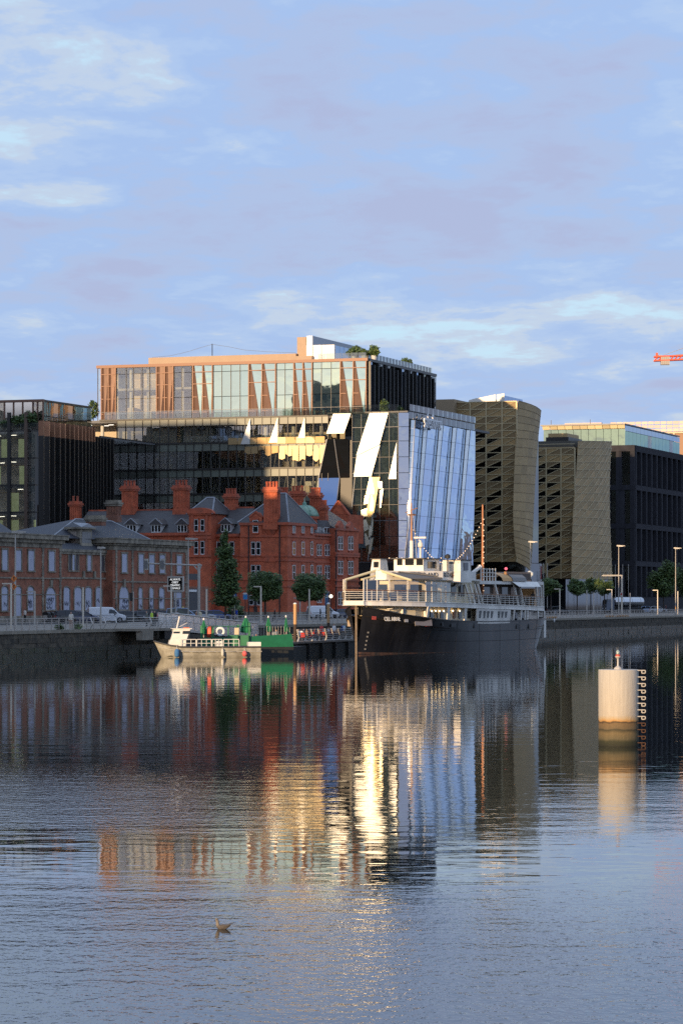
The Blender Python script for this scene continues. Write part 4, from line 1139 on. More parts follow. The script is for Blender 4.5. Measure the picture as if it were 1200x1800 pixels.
def dormer(x, y0, y1, d, w=1.1, apex=8):
    a, b = hT(x+8.5, d-.3), hT(x-8.5, d-.3); z0, z1 = hZ(y1, x, d), hZ(y0, x, d); s = sH+d-.35
    o = hotel.part('dormer', MB().box(s, s+3.5, a, b, z0, z1), white_p)
    for k in range(3):
        p = lerp(a, b, k/3)+.10; q = lerp(a, b, (k+1)/3)-.10
        hotel.inst('pane', unit('W', win_gl), (s-.03, p, z0+.18), (1, q-p, z1-z0-.36), parent=o) if False else hotel.part('pane', MB().box(s-.04, s-.002, p, q, z0+.18, z1-.18), win_gl, parent=o)
    hotel.part('dormer_roof', MB().ext([(s-.3, a-.35, z1), (s-.3, (a+b)/2, z1+1.0), (s-.3, b+.35, z1)], (4.6, 0, 0)), slate, parent=o)
    hotel.part('dormer_edge', MB().path([(s-.32, a-.35, z1), (s-.32, (a+b)/2, z1+1.02), (s-.32, b+.35, z1)], .09, 4), lead, parent=o)
for x in (231, 274.5, 320.5): dormer(x, 922, 936.5, 3.0)
dormer(397, 921, 935.5, dw)
chimney(hotel, sH+8.2, sH+9.8, hT(239, 9), hT(217, 9), hZ(905, 227, 9), hZ(854, 227, 9))
chimney(hotel, sH+8.2, sH+9.8, hT(330, 9), hT(307.5, 9), hZ(905, 318, 9), hZ(853, 318, 9))
chimney(hotel, sH+8, sH+9.4, hT(417, 9), hT(398, 9), hZ(897, 408, 9), hZ(868, 408, 9))
o = hotel.part('satellite_dish', MB().lathe([(.1, 0), (.55, .14), (.6, .2)], (0, 0, 0), 12), white_p); o.rotation_euler = (0, -PI/2, 0); o.location = (8.2-.5, hT(416, 8)-tH, hZ(886, 416, 8)-QZ)
chimney(hotel, sH+7, sH+8.4, hT(137, 7), hT(122.5, 7), hZ(935, 130, 7), hZ(881, 130, 7), pots=2)
chimney(hotel, sH+12, sH+13.2, hT(504, 12), hT(490, 12), hZ(892, 497, 12), hZ(866, 497, 12))
# river wing, end block
sw0, sw1 = sc1, hS(586); tw = tH+.7
evr = hZr(938, 565, tw)
hotel.box('wall', sw0, sw1, tw, tw+14, QZ-.3, evr, red_br)
zr_ = hZr(893, 565, tw+5)
hotel.part('roof', MB().ext([(sw0, tw-.3, evr), (sw0, tw+5, zr_), (sw0, tw+14, evr)], (sw1-sw0, 0, 0)), slate)
hotel.part('cornice', MB().box(sw0, sw1, tw-.4, tw-.003, evr-.4, evr-.02), red_trim)
for xa, xb in ((553.5, 563), (568.5, 577.5)):
    z0, z1 = hZr(938, xa, tw), hZr(925.5, xa, tw)
    a, b = hS(xa, tw), hS(xb, tw)
    o = hotel.part('dormer', MB().box(a, b, tw-.1, tw+3, z0, z1), white_p)
    for k in range(2):
        p, q = lerp(a, b, k/2)+.2, lerp(a, b, (k+1)/2)-.2
        hotel.part('pane', MB().box(p, q, tw-.15, tw-.102, z0+.2, z1-.2), win_gl, parent=o)
    hotel.part('dormer_roof', MB().ext([(a-.3, tw-.3, z1), ((a+b)/2, tw-.3, z1+1.1), (b+.3, tw-.3, z1)], (0, 4, 0)), slate, parent=o)
for xa, xb in ((556.5, 560), (561, 564.5), (570.5, 574), (575, 578.5)):
    for y0, y1 in ((957, 977), (994, 1018), (1040, 1060)): window(hotel, 'R', tw, hS(xa, tw), hS(xb, tw), hZr(y1, xa, tw), hZr(y0, xa, tw))
for y in (946, 980, 988, 1028): hotel.part('string_course', MB().box(sw0, sw1, tw-.13, tw-.003, hZr(y, 565, tw)-.16, hZr(y, 565, tw)+.16), red_trim)
hotel.part('downpipe', MB().tube((sw0+.4, tw-.2, QZ), (sw0+.4, tw-.2, evr-.4), .10, 6), dark_pipe)
se0, se1 = sw1, hS(628); te = tH-.2
eve = hZr(930, 606, te)
hotel.box('wall', se0, se1, te, te+16, QZ-.3, eve, red_br)
hotel.part('roof', MB().ext([(se0+.3, te, eve), (se0+.3, te+6, hZr(896, 606, te+6)), (se0+.3, te+16, eve)], (se1-se0-.6, 0, 0)), slate)
for y, e in ((931, .3), (973, .3), (977, .2), (1020, .2), (1030, .3)): hotel.part('string_course', MB().box(se0-.1, se1+.1, te-.1-e*.6, te-.003, hZr(y, 606, te)-.18, hZr(y, 606, te)+.18), red_trim)
for xa, xb in ((593.5, 597.3), (598.2, 602), (611.5, 615.3), (616.2, 620)):
    for y0, y1 in ((943, 967), (986, 1010), (1040, 1064)): window(hotel, 'R', te, hS(xa, te), hS(xb, te), hZr(y1, xa, te), hZr(y0, xa, te))
for xc in (597.7, 615.7):
    c = hS(xc, te); z = hZr(985, xc, te); hotel.part('window_arch', MB().path([(c+1.75*math.cos(a), te-.1, z+1.5*math.sin(a)) for a in [i*PI/8 for i in range(9)]], .14, 5), red_trim)
    z = eve; hotel.part('pediment', MB().ext([(c-1.5, te-.2, z), (c+1.5, te-.2, z), (c+1.5, te-.2, z+.5), (c, te-.2, z+1.4), (c-1.5, te-.2, z+.5)], (0, .6, 0)), red_trim)
hotel.part('downpipe', MB().tube((se0+.25, te-.2, QZ), (se0+.25, te-.2, eve), .12, 6), dark_pipe)
# rear gable and chimneys over the river wing
sg = hS(593, te+9)
g0, g1 = t_at(613, sg), t_at(576, sg)
hotel.part('gable', MB().ext([(sg, g1, zpy(905, sg, g1)), (sg, g0, zpy(905, sg, g0)), (sg, (g0+g1)/2, zpy(880.5, sg, g0))], (1.2, 0, 0)), red_br)
hotel.part('gable_coping', MB().path([(sg-.1, g1, zpy(905, sg, g1)), (sg-.1, (g0+g1)/2, zpy(880, sg, g0)), (sg-.1, g0, zpy(905, sg, g0))], .18, 5), red_trim)
hotel.box('wall', sg, sg+8, g0, g1, eve-2, zpy(904, sg, g0), red_br)
def chim_r(x0, x1, y0, y1, t):
    s = s_at(x0, t); chimney(hotel, s, s_at(x1, t)+.2, t, t+1.5, zpy(y1, s, t), zpy(y0, s, t))
def chim_w(x0, x1, y0, y1, d):
    chimney(hotel, sH+d, sH+d+1.4, hT(x1, d), hT(x0, d), hZ(y1, x0, d), hZ(y0, x0, d))
chim_w(510, 531, 863, 900, 20); chim_w(544, 561, 866, 905, 24); chim_w(562, 571, 888, 915, 22)
# octagonal turret with the green copper dome
sd_, td_ = s_at(535, tH+2.2), tH+2.2
zd = zpy(908, sd_, td_)
hotel.part('turret', MB().lathe([(2.3, -2.2), (2.3, -.5), (2.6, -.4), (2.6, 0)], (sd_, td_, zd), 8), red_trim)
hotel.part('dome', MB().lathe([(2.45, 0), (2.4, .35), (2.1, 1.0), (1.5, 1.55), (.8, 1.85), (.3, 1.95)], (sd_, td_, zd), 16), copper_g, smooth=True)
hotel.part('dome_finial', MB().lathe([(.4, 1.9), (.35, 2.3), (.12, 2.5), (.06, 3.2)], (sd_, td_, zd), 8), copper_g)
for k in range(8):
    a = k*PI/4; hotel.part('dome_rib', MB().path([(sd_+r*math.cos(a), td_+r*math.sin(a), zd+z) for r, z in ((2.48, 0), (2.43, .36), (2.13, 1.03), (1.52, 1.58), (.8, 1.88))], .06, 4), copper_g)
# entrance canopy strip and plinth
hotel.box('plinth', sH-.2, sc1, tH-.2, tc1, QZ, hZ(1076, 505), old_stone)

# ================================================================ derelict railway station
tS = 50.0
sS = s_at(-120, tS)
stn = Thing('derelict_station', 'derelict two storey brick station with boarded windows and stone quoins', 'station', sS, tS)
def S_(x, t=tS): return s_at(x, t)
def Z_(y, x, t=tS): return zpy(y, s_at(x, t), t)
ZL = lambda y: Z_(y, 54)           # heights read at the left wing
ZR = lambda y: Z_(y, 265)          # at the right wing
ZC = lambda y: Z_(y, 152, tS+1.2)
secs = [(-120, 108, tS, ZL, (938.5, 962)), (198, 330, tS, ZR, (948.3, 969))]
for x0, x1, t, Zf, (ct, cb) in secs:
    a, b = S_(x0, t), S_(x1, t)
    stn.box('wall', a, b, t, t+14, QZ-.3, Zf(cb), old_br)
    m = MB()
    m.box(a-.05, b+.05, t-.10, t+14, Zf(cb), Zf(cb-8)); m.box(a-.25, b+.25, t-.45, t+14, Zf(cb-8)+.003, Zf(ct+9)); m.box(a-.55, b+.55, t-.85, t+14, Zf(ct+9)+.003, Zf(ct+2)); m.box(a-.62, b+.62, t-.95, t+14.3, Zf(ct+2)+.003, Zf(ct))
    stn.part('cornice', m, old_stone)
    stn.part('plinth', MB().box(a-.08, b+.08, t-.1, t-.003, QZ, QZ+.75), old_stone)
    stn.part('string_course', MB().box(a, b, t-.14, t-.003, Zf(cb+55.5), Zf(cb+53)), old_stone)
    stn.part('string_course', MB().box(a, b, t-.09, t-.003, Zf(cb+84), Zf(cb+82.6)), old_stone)
a, b = S_(108), S_(198); tC = tS+1.2
stn.box('wall', a, b, tC, tC+13, QZ-.3, ZC(968), old_br)
stn.part('cornice', MB().box(a, b, tC-.35, tC+.3, ZC(971), ZC(966.5)).box(a, b, tC-.2, tC-.003, ZC(975), ZC(971.2)), old_stone)
stn.part('string_course', MB().box(a, b, tC-.12, tC-.003, ZC(1018), ZC(1015)), old_stone)
# quoins: alternating blocks at each corner
for x, t, Zf, (y0, y1) in ((75, tS, ZL, (962, 1082)), (105.5, tS, ZL, (962, 1082)), (204, tS, ZR, (969, 1078)), (232.5, tS, ZR, (969, 1078)), (300.5, tS, ZR, (969, 1078)), (327, tS, ZR, (969, 1078))):
    s = S_(x, t); q = MB(); z0, z1 = Zf(y1), Zf(y0); n = 22
    for k in range(n):
        w = .34 if k % 2 else .24
        q.box(s-w, s+w, t-.09, t-.003, lerp(z0, z1, k/n)+.015, lerp(z0, z1, (k+1)/n)-.015)
    stn.part('quoin_stones', q, old_stone, kind='stuff')
def board(x0, x1, y0, y1, t, Zf, arch=0.0, graf=0, surround=True, name='window_board'):
    a, b, z0, z1 = S_(x0, t), S_(x1, t), Zf(y1), Zf(y0)
    c, r = (a+b)/2, (b-a)/2
    top = [(c+r*math.cos(k*PI/8), z1-arch*r+arch*r*math.sin(k*PI/8)) for k in range(9)] if arch else [(b, z1), (a, z1)]
    pts = [(a, t-.05, z0), (b, t-.05, z0)] + [(p, t-.05, q) for p, q in top]
    o = stn.part(name, MB().ext(pts, (0, .08, 0)), board_m)
    if surround:
        w = .22; m = MB()
        m.box(a-w, a-.01, t-.12, t-.002, z0, z1-arch*r); m.box(b+.01, b+w, t-.12, t-.002, z0, z1-arch*r); m.box(a-w-.1, b+w+.1, t-.2, t-.002, z0-.2, z0-.01)
        if arch:
            for k in range(8):
                p0, p1 = k*PI/8, (k+1)*PI/8
                m.tube((c+(r+.12)*math.cos(p0), t-.06, z1-arch*r+(arch*r+.12)*math.sin(p0)), (c+(r+.12)*math.cos(p1), t-.06, z1-arch*r+(arch*r+.12)*math.sin(p1)), .11, 4)
        else: m.box(a-w-.05, b+w+.05, t-.14, t-.002, z1+.01, z1+.25)
        stn.part('window_surround', m, old_stone)
    if graf:
        m = MB()
        for g in range(graf):
            cx, cz = random.uniform(lerp(a, b, .3), lerp(a, b, .7)), random.uniform(z0+.2, lerp(z0, z1, .5))
            P = []
            ph, fq = random.random()*6, random.randint(2, 4)
            for k in range(15):
                u_ = k/14; P.append((min(b-.05, max(a+.05, cx+(u_-.5)*r*1.3+.12*math.sin(fq*6*u_+ph))), t-.062, max(z0+.05, cz+.28*math.sin(fq*9*u_+ph)+.1*math.cos(13*u_))))
            m.path(P, .030, 3)
        stn.part('graffiti', m, graf_m, parent=o)
    return o
for x0, x1 in ((-70, -61), (-45, -36), (-22, -13), (3, 12.5), (27, 36.5), (49, 59), (85, 95)): board(x0, x1, 968, 1003, tS, ZL)
for x0, x1 in ((213.5, 222.5), (243, 251.5), (261.5, 270.5), (280, 289), (310, 318.5)): board(x0, x1, 975, 1007, tS, ZR)
for x0, x1, g in ((-70, -60, 0), (-45, -35, 0), (-20, -10, 0), (2, 12.5, 1), (48, 58, 3)): board(x0, x1, 1032, 1073, tS, ZL, .45, g)
board(25, 36, 1032, 1086, tS, ZL, 0.3, 0, name='door_board')
board(80, 96.5, 1033, 1072, tS, ZL, .8, 4); board(209, 225, 1032, 1071, tS, ZR, .8, 4)
for x0, x1, g in ((243, 249, 1), (262, 268.5, 2), (279, 287.5, 2)): board(x0, x1, 1034, 1070, tS, ZR, .4, g)
board(305, 318, 1041, 1072, tS, ZR, 0, 5); board(336.5, 343, 1035, 1070, tS+.5, ZR, 0, 2, False)
for x0, x1, g in ((111, 121.5, 1), (130, 142.5, 1), (149, 160, 2), (167.5, 178, 1), (186, 196.5, 2)): board(x0, x1, 1033, 1073, tC, ZC, .35, g)
for x0, x1, n in ((120, 137, 3), (152, 160, 1), (177.5, 193, 3)):
    w = (x1-x0)/n
    for k in range(n):
        if n == 3 and k != 1:
            a_, b_ = S_(x0+k*w+.8, tC), S_(x0+(k+1)*w-.8, tC); stn.part('window_board', MB().box(a_, b_, tC-.04, tC, ZC(1003), ZC(976)), mat('dark_board', (.07, .065, .075), .7))
        else: board(x0+k*w+.8, x0+(k+1)*w-.8, 976, 1003, tC, ZC)
    a_, b_ = S_(x0, tC), S_(x1, tC); stn.part('window_surround', MB().box(a_-.2, b_+.2, tC-.16, tC-.002, ZC(1005.5), ZC(1003.5)).box(a_-.2, b_+.2, tC-.16, tC-.002, ZC(975.5), ZC(973.5)).box(a_-.2, a_, tC-.12, tC-.002, ZC(1003), ZC(976)).box(b_, b_+.2, tC-.12, tC-.002, ZC(1003), ZC(976)), old_stone)
for x in (89, 217):  # keystones
    Zf = ZL if x < 100 else ZR
    s = S_(x); stn.part('keystone', MB().box(s-.35, s+.35, tS-.22, tS-.003, Zf(1032.5), Zf(1019)), old_stone)
for x in (146, 165): stn.part('pilaster', MB().box(S_(x, tC)-.3, S_(x, tC)+.3, tC-.22, tC-.002, ZC(1016), ZC(1004)), old_stone)
# roofs
def zrf(y, x, t): return zpy(y, s_at(x, t), t)
rb = MB()
tb_ = tC+.1; e0 = ZC(966.5)
A = (S_(108.5, tb_), tb_, e0); B = (S_(198, tb_), tb_, e0)
t1_ = tC+1.6; z1_ = zrf(956, 150, t1_)
rb.poly([A, B, (B[0], t1_, z1_), (A[0], t1_, z1_)])
stn.part('roof', rb, slate_b)
t2 = tS+7.5
ra, rb_ = s_at(132, t2), s_at(196, t2); zt = zrf(914.5, 165, t2)
ba, bb = s_at(105, tS+1.5), s_at(272, tS+1.5)
zb = zrf(949, 200, tS+1.5)
pyr = MB()
P0, P1, P2, P3 = (ba, tS+2.8, zb), (bb, tS+1.5, zb), (bb, tS+14, zb), (ba, tS+14, zb)
R0, R1 = (ra, t2, zt), (rb_, t2, zt)
pyr.poly([P0, P1, R1, R0]); pyr.poly([P1, P2, R1]); pyr.poly([P2, P3, R0, R1]); pyr.poly([P3, P0, R0])
r_o = stn.part('roof', pyr, slate_b)
stn.part('roof_ridge', MB().path([P0, R0, R1, P1], .12, 4), lead, parent=r_o)
lw_ = MB(); P0, P1, P2, P3 = (S_(-120), tS+2, ZL(938)), (S_(52), tS+2, ZL(938)), (S_(52), tS+14, ZL(938)), (S_(-120), tS+14, ZL(938))
R0, R1 = (S_(-100), tS+8, zrf(905, -40, tS+8)), (S_(-22, tS+8), tS+8, zrf(905, -20, tS+8))
lw_.poly([P0, P1, R1, R0]); lw_.poly([P1, P2, R1]); lw_.poly([P2, P3, R0, R1]); lw_.poly([P3, P0, R0]); stn.part('roof', lw_, slate_b)
rw = MB(); P0, P1, P2, P3 = (bb-8, tS+2, ZR(949)), (S_(328), tS+2, ZR(949)), (S_(328), tS+14, ZR(949)), (bb-8, tS+14, ZR(949)); R0, R1 = (bb-2, tS+8, ZR(945)), (S_(300), tS+8, ZR(945))
rw.poly([P0, P1, R1, R0]); rw.poly([P1, P2, R1]); rw.poly([P2, P3, R0, R1]); stn.part('roof', rw, slate_b)
# stone lantern with pediments on the central roof
tl_ = tC+1.3
sl0, sl1 = s_at(141, tl_), s_at(161.5, tl_)
zl0, zl1 = zrf(961, 150, tl_), zrf(930, 150, tl_)
tlw = t_at(119, sl0)
lan = stn.part('lantern', MB().box(sl0, sl1, tl_, tlw, zl0-1.5, zl1), old_stone)
ov = .4
zp = zrf(920, 150, tl_)
sm, tm_ = (sl0+sl1)/2, (tl_+tlw)/2
stn.part('lantern_roof', MB().ext([(sl0-ov, tl_-ov, zl1+.25), (sl0-ov, tm_, zp+.1), (sl0-ov, tlw+ov, zl1+.25)], (sl1-sl0+2*ov, 0, 0)).ext([(sl0-ov, tl_-ov+.01, zl1+.24), (sl1+ov, tl_-ov+.01, zl1+.24), (sm, tl_-ov+.01, zp)], (0, tlw-tl_, 0)), lead, parent=lan)
stn.part('pediment', MB().box(sl0-ov, sl1+ov, tl_-ov, tlw+ov, zl1, zl1+.24), old_stone, parent=lan)
for (p, q) in (((sl0-.06, tl_+.4), (sl0-.06, tlw-.4)),):
    stn.part('lantern_panel', MB().box(sl0-.08, sl0-.003, tl_+.55, tlw-.55, zl0+.3, zl1-.4), mat('pale_render', (.40, .33, .27), .9, var=.2, vscale=2), parent=lan)
stn.part('lantern_panel', MB().box(sl0+.5, sl1-.5, tl_-.08, tl_-.003, zl0+.3, zl1-.4), mat('grey_render', (.26, .25, .24), .9, var=.2, vscale=2), parent=lan)
stn.part('lantern_scroll', MB().loft([[(sl0-.5, tl_-.5, zl0-.9), (sl1+.5, tl_-.5, zl0-.9), (sl1+.5, tl_+.2, zl0-.9), (sl0-.5, tl_+.2, zl0-.9)], [(sl0+.2, tl_-.1, zl0+.5), (sl1-.2, tl_-.1, zl0+.5), (sl1-.2, tl_+.1, zl0+.5), (sl0+.2, tl_+.1, zl0+.5)]]), old_stone, parent=lan)
brown_br = brick_mat('brown_brick', (.34, .13, .07), (.22, .09, .06), (.2, .15, .11))
def stn_chim(x0, x1, y0, y1, t, pots):
    s0, s1 = s_at(x0, t), s_at(x1, t); w = (x1-x0)/FOC*depth(s0, t)
    chimney(stn, s0, s0+1.3, t_at(x1, s0), t_at(x0, s0), zpy(y1, s0, t), zpy(y0, s0, t), brown_br, pots, cap=old_stone)
stn_chim(187, 206, 879, 918, tS+9, 0); stn_chim(152, 178, 906, 924, tS+6, 0)
# side wall between station and hotel
yw = Thing('yard_wall', 'brick yard wall with a dark gate between the station and the hotel', 'wall', S_(331), tS+.5)
yw.box('wall', S_(331), S_(372), tS+.5, tS+1, QZ, ZR(1030), old_br)
yw.box('lintel', S_(333), S_(352), tS+.35, tS+.499, ZR(1018), ZR(1007), mat('dark_shutter', (.05, .05, .055), .6)); yw.box('gate', S_(333), S_(352), tS+.42, tS+.499, QZ, ZR(1034), MATS['dark_shutter'])
yw.box('sign_board', S_(335), S_(349), tS+.3, tS+.418, ZR(1040), ZR(1036), white_p)
# ================================================================ people, vehicles, street furniture
skin_m = mat('skin', (.48, .29, .21), .6); hair_m = mat('dark_hair', (.05, .035, .025), .7); hair_b = mat('fair_hair', (.30, .21, .12), .7)
shoe_m = mat('dark_shoes', (.03, .03, .03), .6)
def body_mesh(name, J, E, R, zone):
    """One continuous skinned figure: joints J, bones E, radii R; zone(centre) gives each face's material."""
    me = bpy.data.meshes.new(name); me.from_pydata(J, E, []); me.update()
    o = bpy.data.objects.new(name, me); COL.objects.link(o)
    sk = o.modifiers.new('skin', 'SKIN'); sk.use_smooth_shade = True
    for i, v in enumerate(me.skin_vertices[0].data): v.radius = R[i]; v.use_root = (i == 0)
    ss = o.modifiers.new('sub', 'SUBSURF'); ss.levels = 1; ss.render_levels = 1
    bpy.context.view_layer.update()
    out = bpy.data.meshes.new_from_object(o.evaluated_get(bpy.context.evaluated_depsgraph_get()))
    bpy.data.objects.remove(o); bpy.data.meshes.remove(me)
    out.name = name
    out.materials.clear()
    for m in (skin_m, hair_m, MATS['white_paint'], MATS['grey_concrete'], shoe_m): out.materials.append(m)
    for p in out.polygons:
        p.material_index = zone(p.center); p.use_smooth = True
    return out
def figure(pose):
    H = 1.74
    if pose == 'stand':
        J = [(0, 0, .95), (0, 0, 1.18), (0, .0, 1.42), (0, 0, 1.52), (0, .02, 1.60), (0, .03, 1.70),
             (.10, 0, .90), (.11, .02, .50), (.11, -.02, .08), (.11, .13, .04), (-.10, 0, .90), (-.11, .04, .50), (-.11, .0, .08), (-.11, .15, .04),
             (.19, 0, 1.40), (.24, -.02, 1.13), (.24, .06, .88), (.24, .08, .80), (-.19, 0, 1.40), (-.24, -.02, 1.13), (-.25, .05, .88), (-.25, .07, .80)]
    elif pose == 'walk':
        J = [(0, 0, .94), (0, .01, 1.18), (0, .02, 1.42), (0, .03, 1.52), (0, .05, 1.60), (0, .06, 1.70),
             (.10, 0, .89), (.11, .20, .52), (.11, .26, .09), (.11, .40, .06), (-.10, 0, .89), (-.11, -.06, .50), (-.11, -.34, .14), (-.11, -.28, .05),
             (.19, .02, 1.40), (.25, -.12, 1.15), (.25, -.10, .90), (.25, -.08, .82), (-.19, .02, 1.40), (-.25, .12, 1.15), (-.24, .28, .95), (-.24, .33, .88)]
    else:
        J = [(0, 0, .50), (0, .03, .74), (0, .06, .98), (0, .08, 1.08), (0, .10, 1.16), (0, .11, 1.26),
             (.10, .04, .49), (.13, .44, .50), (.13, .44, .10), (.13, .56, .05), (-.10, .04, .49), (-.13, .44, .50), (-.13, .42, .10), (-.13, .54, .05),
             (.19, .06, .96), (.26, .08, .70), (.18, .34, .68), (.15, .42, .69), (-.19, .06, .96), (-.26, .08, .70), (-.16, .34, .72), (-.13, .42, .74)]
    E = [(0, 1), (1, 2), (2, 3), (3, 4), (4, 5), (0, 6), (6, 7), (7, 8), (8, 9), (0, 10), (10, 11), (11, 12), (12, 13), (2, 14), (14, 15), (15, 16), (16, 17), (2, 18), (18, 19), (19, 20), (20, 21)]
    R = [(.15, .11), (.15, .11), (.17, .11), (.055, .055), (.085, .10), (.075, .09), (.10, .10), (.065, .065), (.05, .05), (.045, .03), (.10, .10), (.065, .065), (.05, .05), (.045, .03),
         (.065, .065), (.045, .045), (.035, .035), (.035, .02), (.065, .065), (.045, .045), (.035, .035), (.035, .02)]
    hd = J[4]; hips = J[0][2]
    def zone(c):
        if c.z > J[3][2]-.01 and abs(c.x) < .12:
            return 1 if (c.z > hd[2]+.06 or c.y < hd[1]-.03) else 0
        if c.z < .10: return 4
        if abs(c.x) > .20 and (J[16][2]+.1 > c.z) and pose != 'sit': return 0
        if pose == 'sit': return 3 if (c.z < .60 and c.y > -.2) or c.z < .5 else (0 if c.y > .36 else 2)
        return 2 if c.z > hips-.02 else 3
    return body_mesh('person', J, E, R, zone)
FIG = {k: figure(k) for k in ('stand', 'walk', 'sit')}
def cloth(c): return mat('cloth_%02d%02d%02d' % tuple(int(x*99) for x in c), c, .85, var=.1, vscale=6)
def person(label, x, y, z, rot, pose, top, legs, hair=None, group=None, scale=1.0):
    o = link('person', FIG[pose]); tag(o, label, 'person', group)
    o.location = (x, y, z); o.rotation_euler = (0, 0, rot); o.scale = (scale,)*3
    for i, m in ((1, hair or hair_m), (2, cloth(top)), (3, cloth(legs))):
        o.material_slots[i].link = 'OBJECT'; o.material_slots[i].material = m
    return o
def gp(px, t, z=QZ):
    """Ground point on the quay seen in pixel column px, t metres inland."""
    s = s_at(px, t); x, y = G(s, t); return x, y, z

# ---- vehicles
tyre_m = mat('tyre_rubber', (.018, .018, .018), .8); rim_m = mat('wheel_rim', (.42, .42, .43), .35, metal=.7)
auto_gl = mat('car_glass', (.012, .014, .016), .05, spec=.7); lamp_w = mat('headlamp_lens', (.75, .76, .78), .15); lamp_r = mat('tail_lamp', (.40, .02, .02), .25)
black_pl = mat('black_plastic', (.02, .02, .02), .6); plate_m = mat('number_plate_blank', (.75, .74, .62), .5)
def paint(name, c): return mat('paint_'+name, c, .3, spec=.6, coat=.7)
_wheel = None
def wheel_pair():
    global _wheel
    if _wheel is None:
        _wheel = (MB().loft([[(y, r*math.cos(2*PI*i/16), r*math.sin(2*PI*i/16)) for i in range(16)] for y, r in ((-.10, .25), (-.11, .29), (-.07, .32), (.07, .32), (.11, .29), (.10, .25))]).mesh('tyre', tyre_m, smooth=False),
                  MB().loft([[(y, r*math.cos(2*PI*i/12), r*math.sin(2*PI*i/12)) for i in range(12)] for y, r in ((-.10, .25), (-.05, .19), (-.06, .06), (.06, .06), (.05, .19), (.10, .25))]).mesh('rim', rim_m))
    return _wheel
def vehicle(name, label, cat, pnt, x, y, rot, kind='car', group=None, z=QZ-.106):
    """Local frame: +y is forward, x is across. Body is lofted from cross-sections along y."""
    root = link(name, None); tag(root, label, cat, group); root.location = (x, y, z); root.rotation_euler = (0, 0, rot)
    if kind == 'car':
        L, Wd, H = 4.35, .86, 1.46
        body = [(-2.17, .45, .78), (-2.12, .28, .92), (-1.5, .22, .96), (0, .20, .95), (.95, .20, .93), (1.75, .22, .82), (2.08, .28, .68), (2.17, .40, .58)]
        cab = [(-1.95, .94), (-1.55, 1.38), (-.6, 1.46), (.25, 1.43), (1.12, .93)]
    elif kind == 'estate':
        L, Wd, H = 4.6, .88, 1.6
        body = [(-2.3, .45, .9), (-2.26, .28, 1.0), (-1.5, .24, 1.02), (0, .22, 1.0), (.95, .22, 1.0), (1.8, .24, .92), (2.2, .30, .74), (2.3, .42, .62)]
        cab = [(-2.22, 1.0), (-2.0, 1.55), (-.6, 1.64), (.25, 1.60), (1.15, .98)]
    elif kind == 'mpv':
        L, Wd, H = 4.7, .92, 1.85
        body = [(-2.3, .45, 1.0), (-2.27, .28, 1.06), (-1.5, .24, 1.08), (0, .22, 1.06), (1.1, .22, 1.04), (1.9, .24, .95), (2.25, .30, .78), (2.32, .42, .62)]
        cab = [(-2.25, 1.06), (-2.12, 1.75), (-.6, 1.86), (.55, 1.80), (1.5, 1.02)]
    else:
        L, Wd, H = 5.0, .95, 2.0
        body = [(-2.5, .45, 1.25), (-2.47, .28, 1.95), (-2.2, .24, 2.02), (0, .22, 2.02), (.65, .22, 1.98), (1.45, .24, 1.18), (2.2, .28, .98), (2.42, .40, .72)]
        cab = None
    rings = []
    for yy, z0, z1 in body:
        w = Wd*(1 - .10*(abs(yy)/2.3)**4)
        top = w-.06
        if kind == 'van' and z1 > 1.2: rings.append([(-w, yy, z0), (-w-.01, yy, (z0+z1)*.45), (-w+.10, yy, z1-.12), (-w+.22, yy, z1), (w-.22, yy, z1), (w-.10, yy, z1-.12), (w+.01, yy, (z0+z1)*.45), (w, yy, z0)])
        else: rings.append([(-w+.05, yy, z0), (-w-.01, yy, lerp(z0, z1, .45)), (-w+.01, yy, lerp(z0, z1, .85)), (-top+.02, yy, z1), (top-.02, yy, z1), (w-.01, yy, lerp(z0, z1, .85)), (w+.01, yy, lerp(z0, z1, .45)), (w-.05, yy, z0)])
    def P(nm, mb, m, par=None, smooth=False): return link(nm, mb.mesh(nm, m, smooth=smooth), par or root)
    P('body', MB().loft(rings), pnt)
    if cab:
        w0, w1 = Wd-.05, Wd-.22
        rr = []
        for i, (yy, zz) in enumerate(cab):
            w = w0 if i in (0, len(cab)-1) else w1
            rr.append([(-w0, yy if i not in (0, len(cab)-1) else yy, cab[0][1]-.04), (-w, yy, zz), (w, yy, zz), (w0, yy, cab[0][1]-.04)])
        P('cabin_glass', MB().loft(rr), auto_gl)
        b = MB()
        for i in range(1, len(cab)-2):
            (ya, za), (yb, zb) = cab[i], cab[i+1]
            b.loft([[(-w1-.03, ya, za-.05), (-w1+.02, ya, za+.025), (w1-.02, ya, za+.025), (w1+.03, ya, za-.05)], [(-w1-.03, yb, zb-.05), (-w1+.02, yb, zb+.025), (w1-.02, yb, zb+.025), (w1+.03, yb, zb-.05)]])
        P('roof', b, pnt)
        b = MB()
        for sx in (-1, 1):
            for (ya, za), (yb, zb) in ((cab[0], cab[1]), (cab[-1], cab[-2])): b.tube((sx*w0, ya, za), (sx*w1, yb, zb), .05, 5)
            ym = (cab[1][0]+cab[-2][0])/2; b.tube((sx*w0, ym, cab[0][1]), (sx*w1, ym, cab[2][1]-.02), .045, 5)
        P('roof_pillars', b, pnt)
    else:
        for sx in (-1, 1): P('door_window', MB().ext([(sx*(Wd-.005), .55, 1.2), (sx*(Wd-.005), 1.25, 1.2), (sx*(Wd-.16), .68, 1.82), (sx*(Wd-.13), .2, 1.82), (sx*(Wd-.005), .1, 1.2)], (sx*.03, 0, 0)), auto_gl)
        P('windscreen', MB().ext([(-.74, 1.42, 1.24), (.74, 1.42, 1.24), (.66, .74, 1.88), (-.66, .74, 1.88)], (0, .05, .03)), auto_gl)
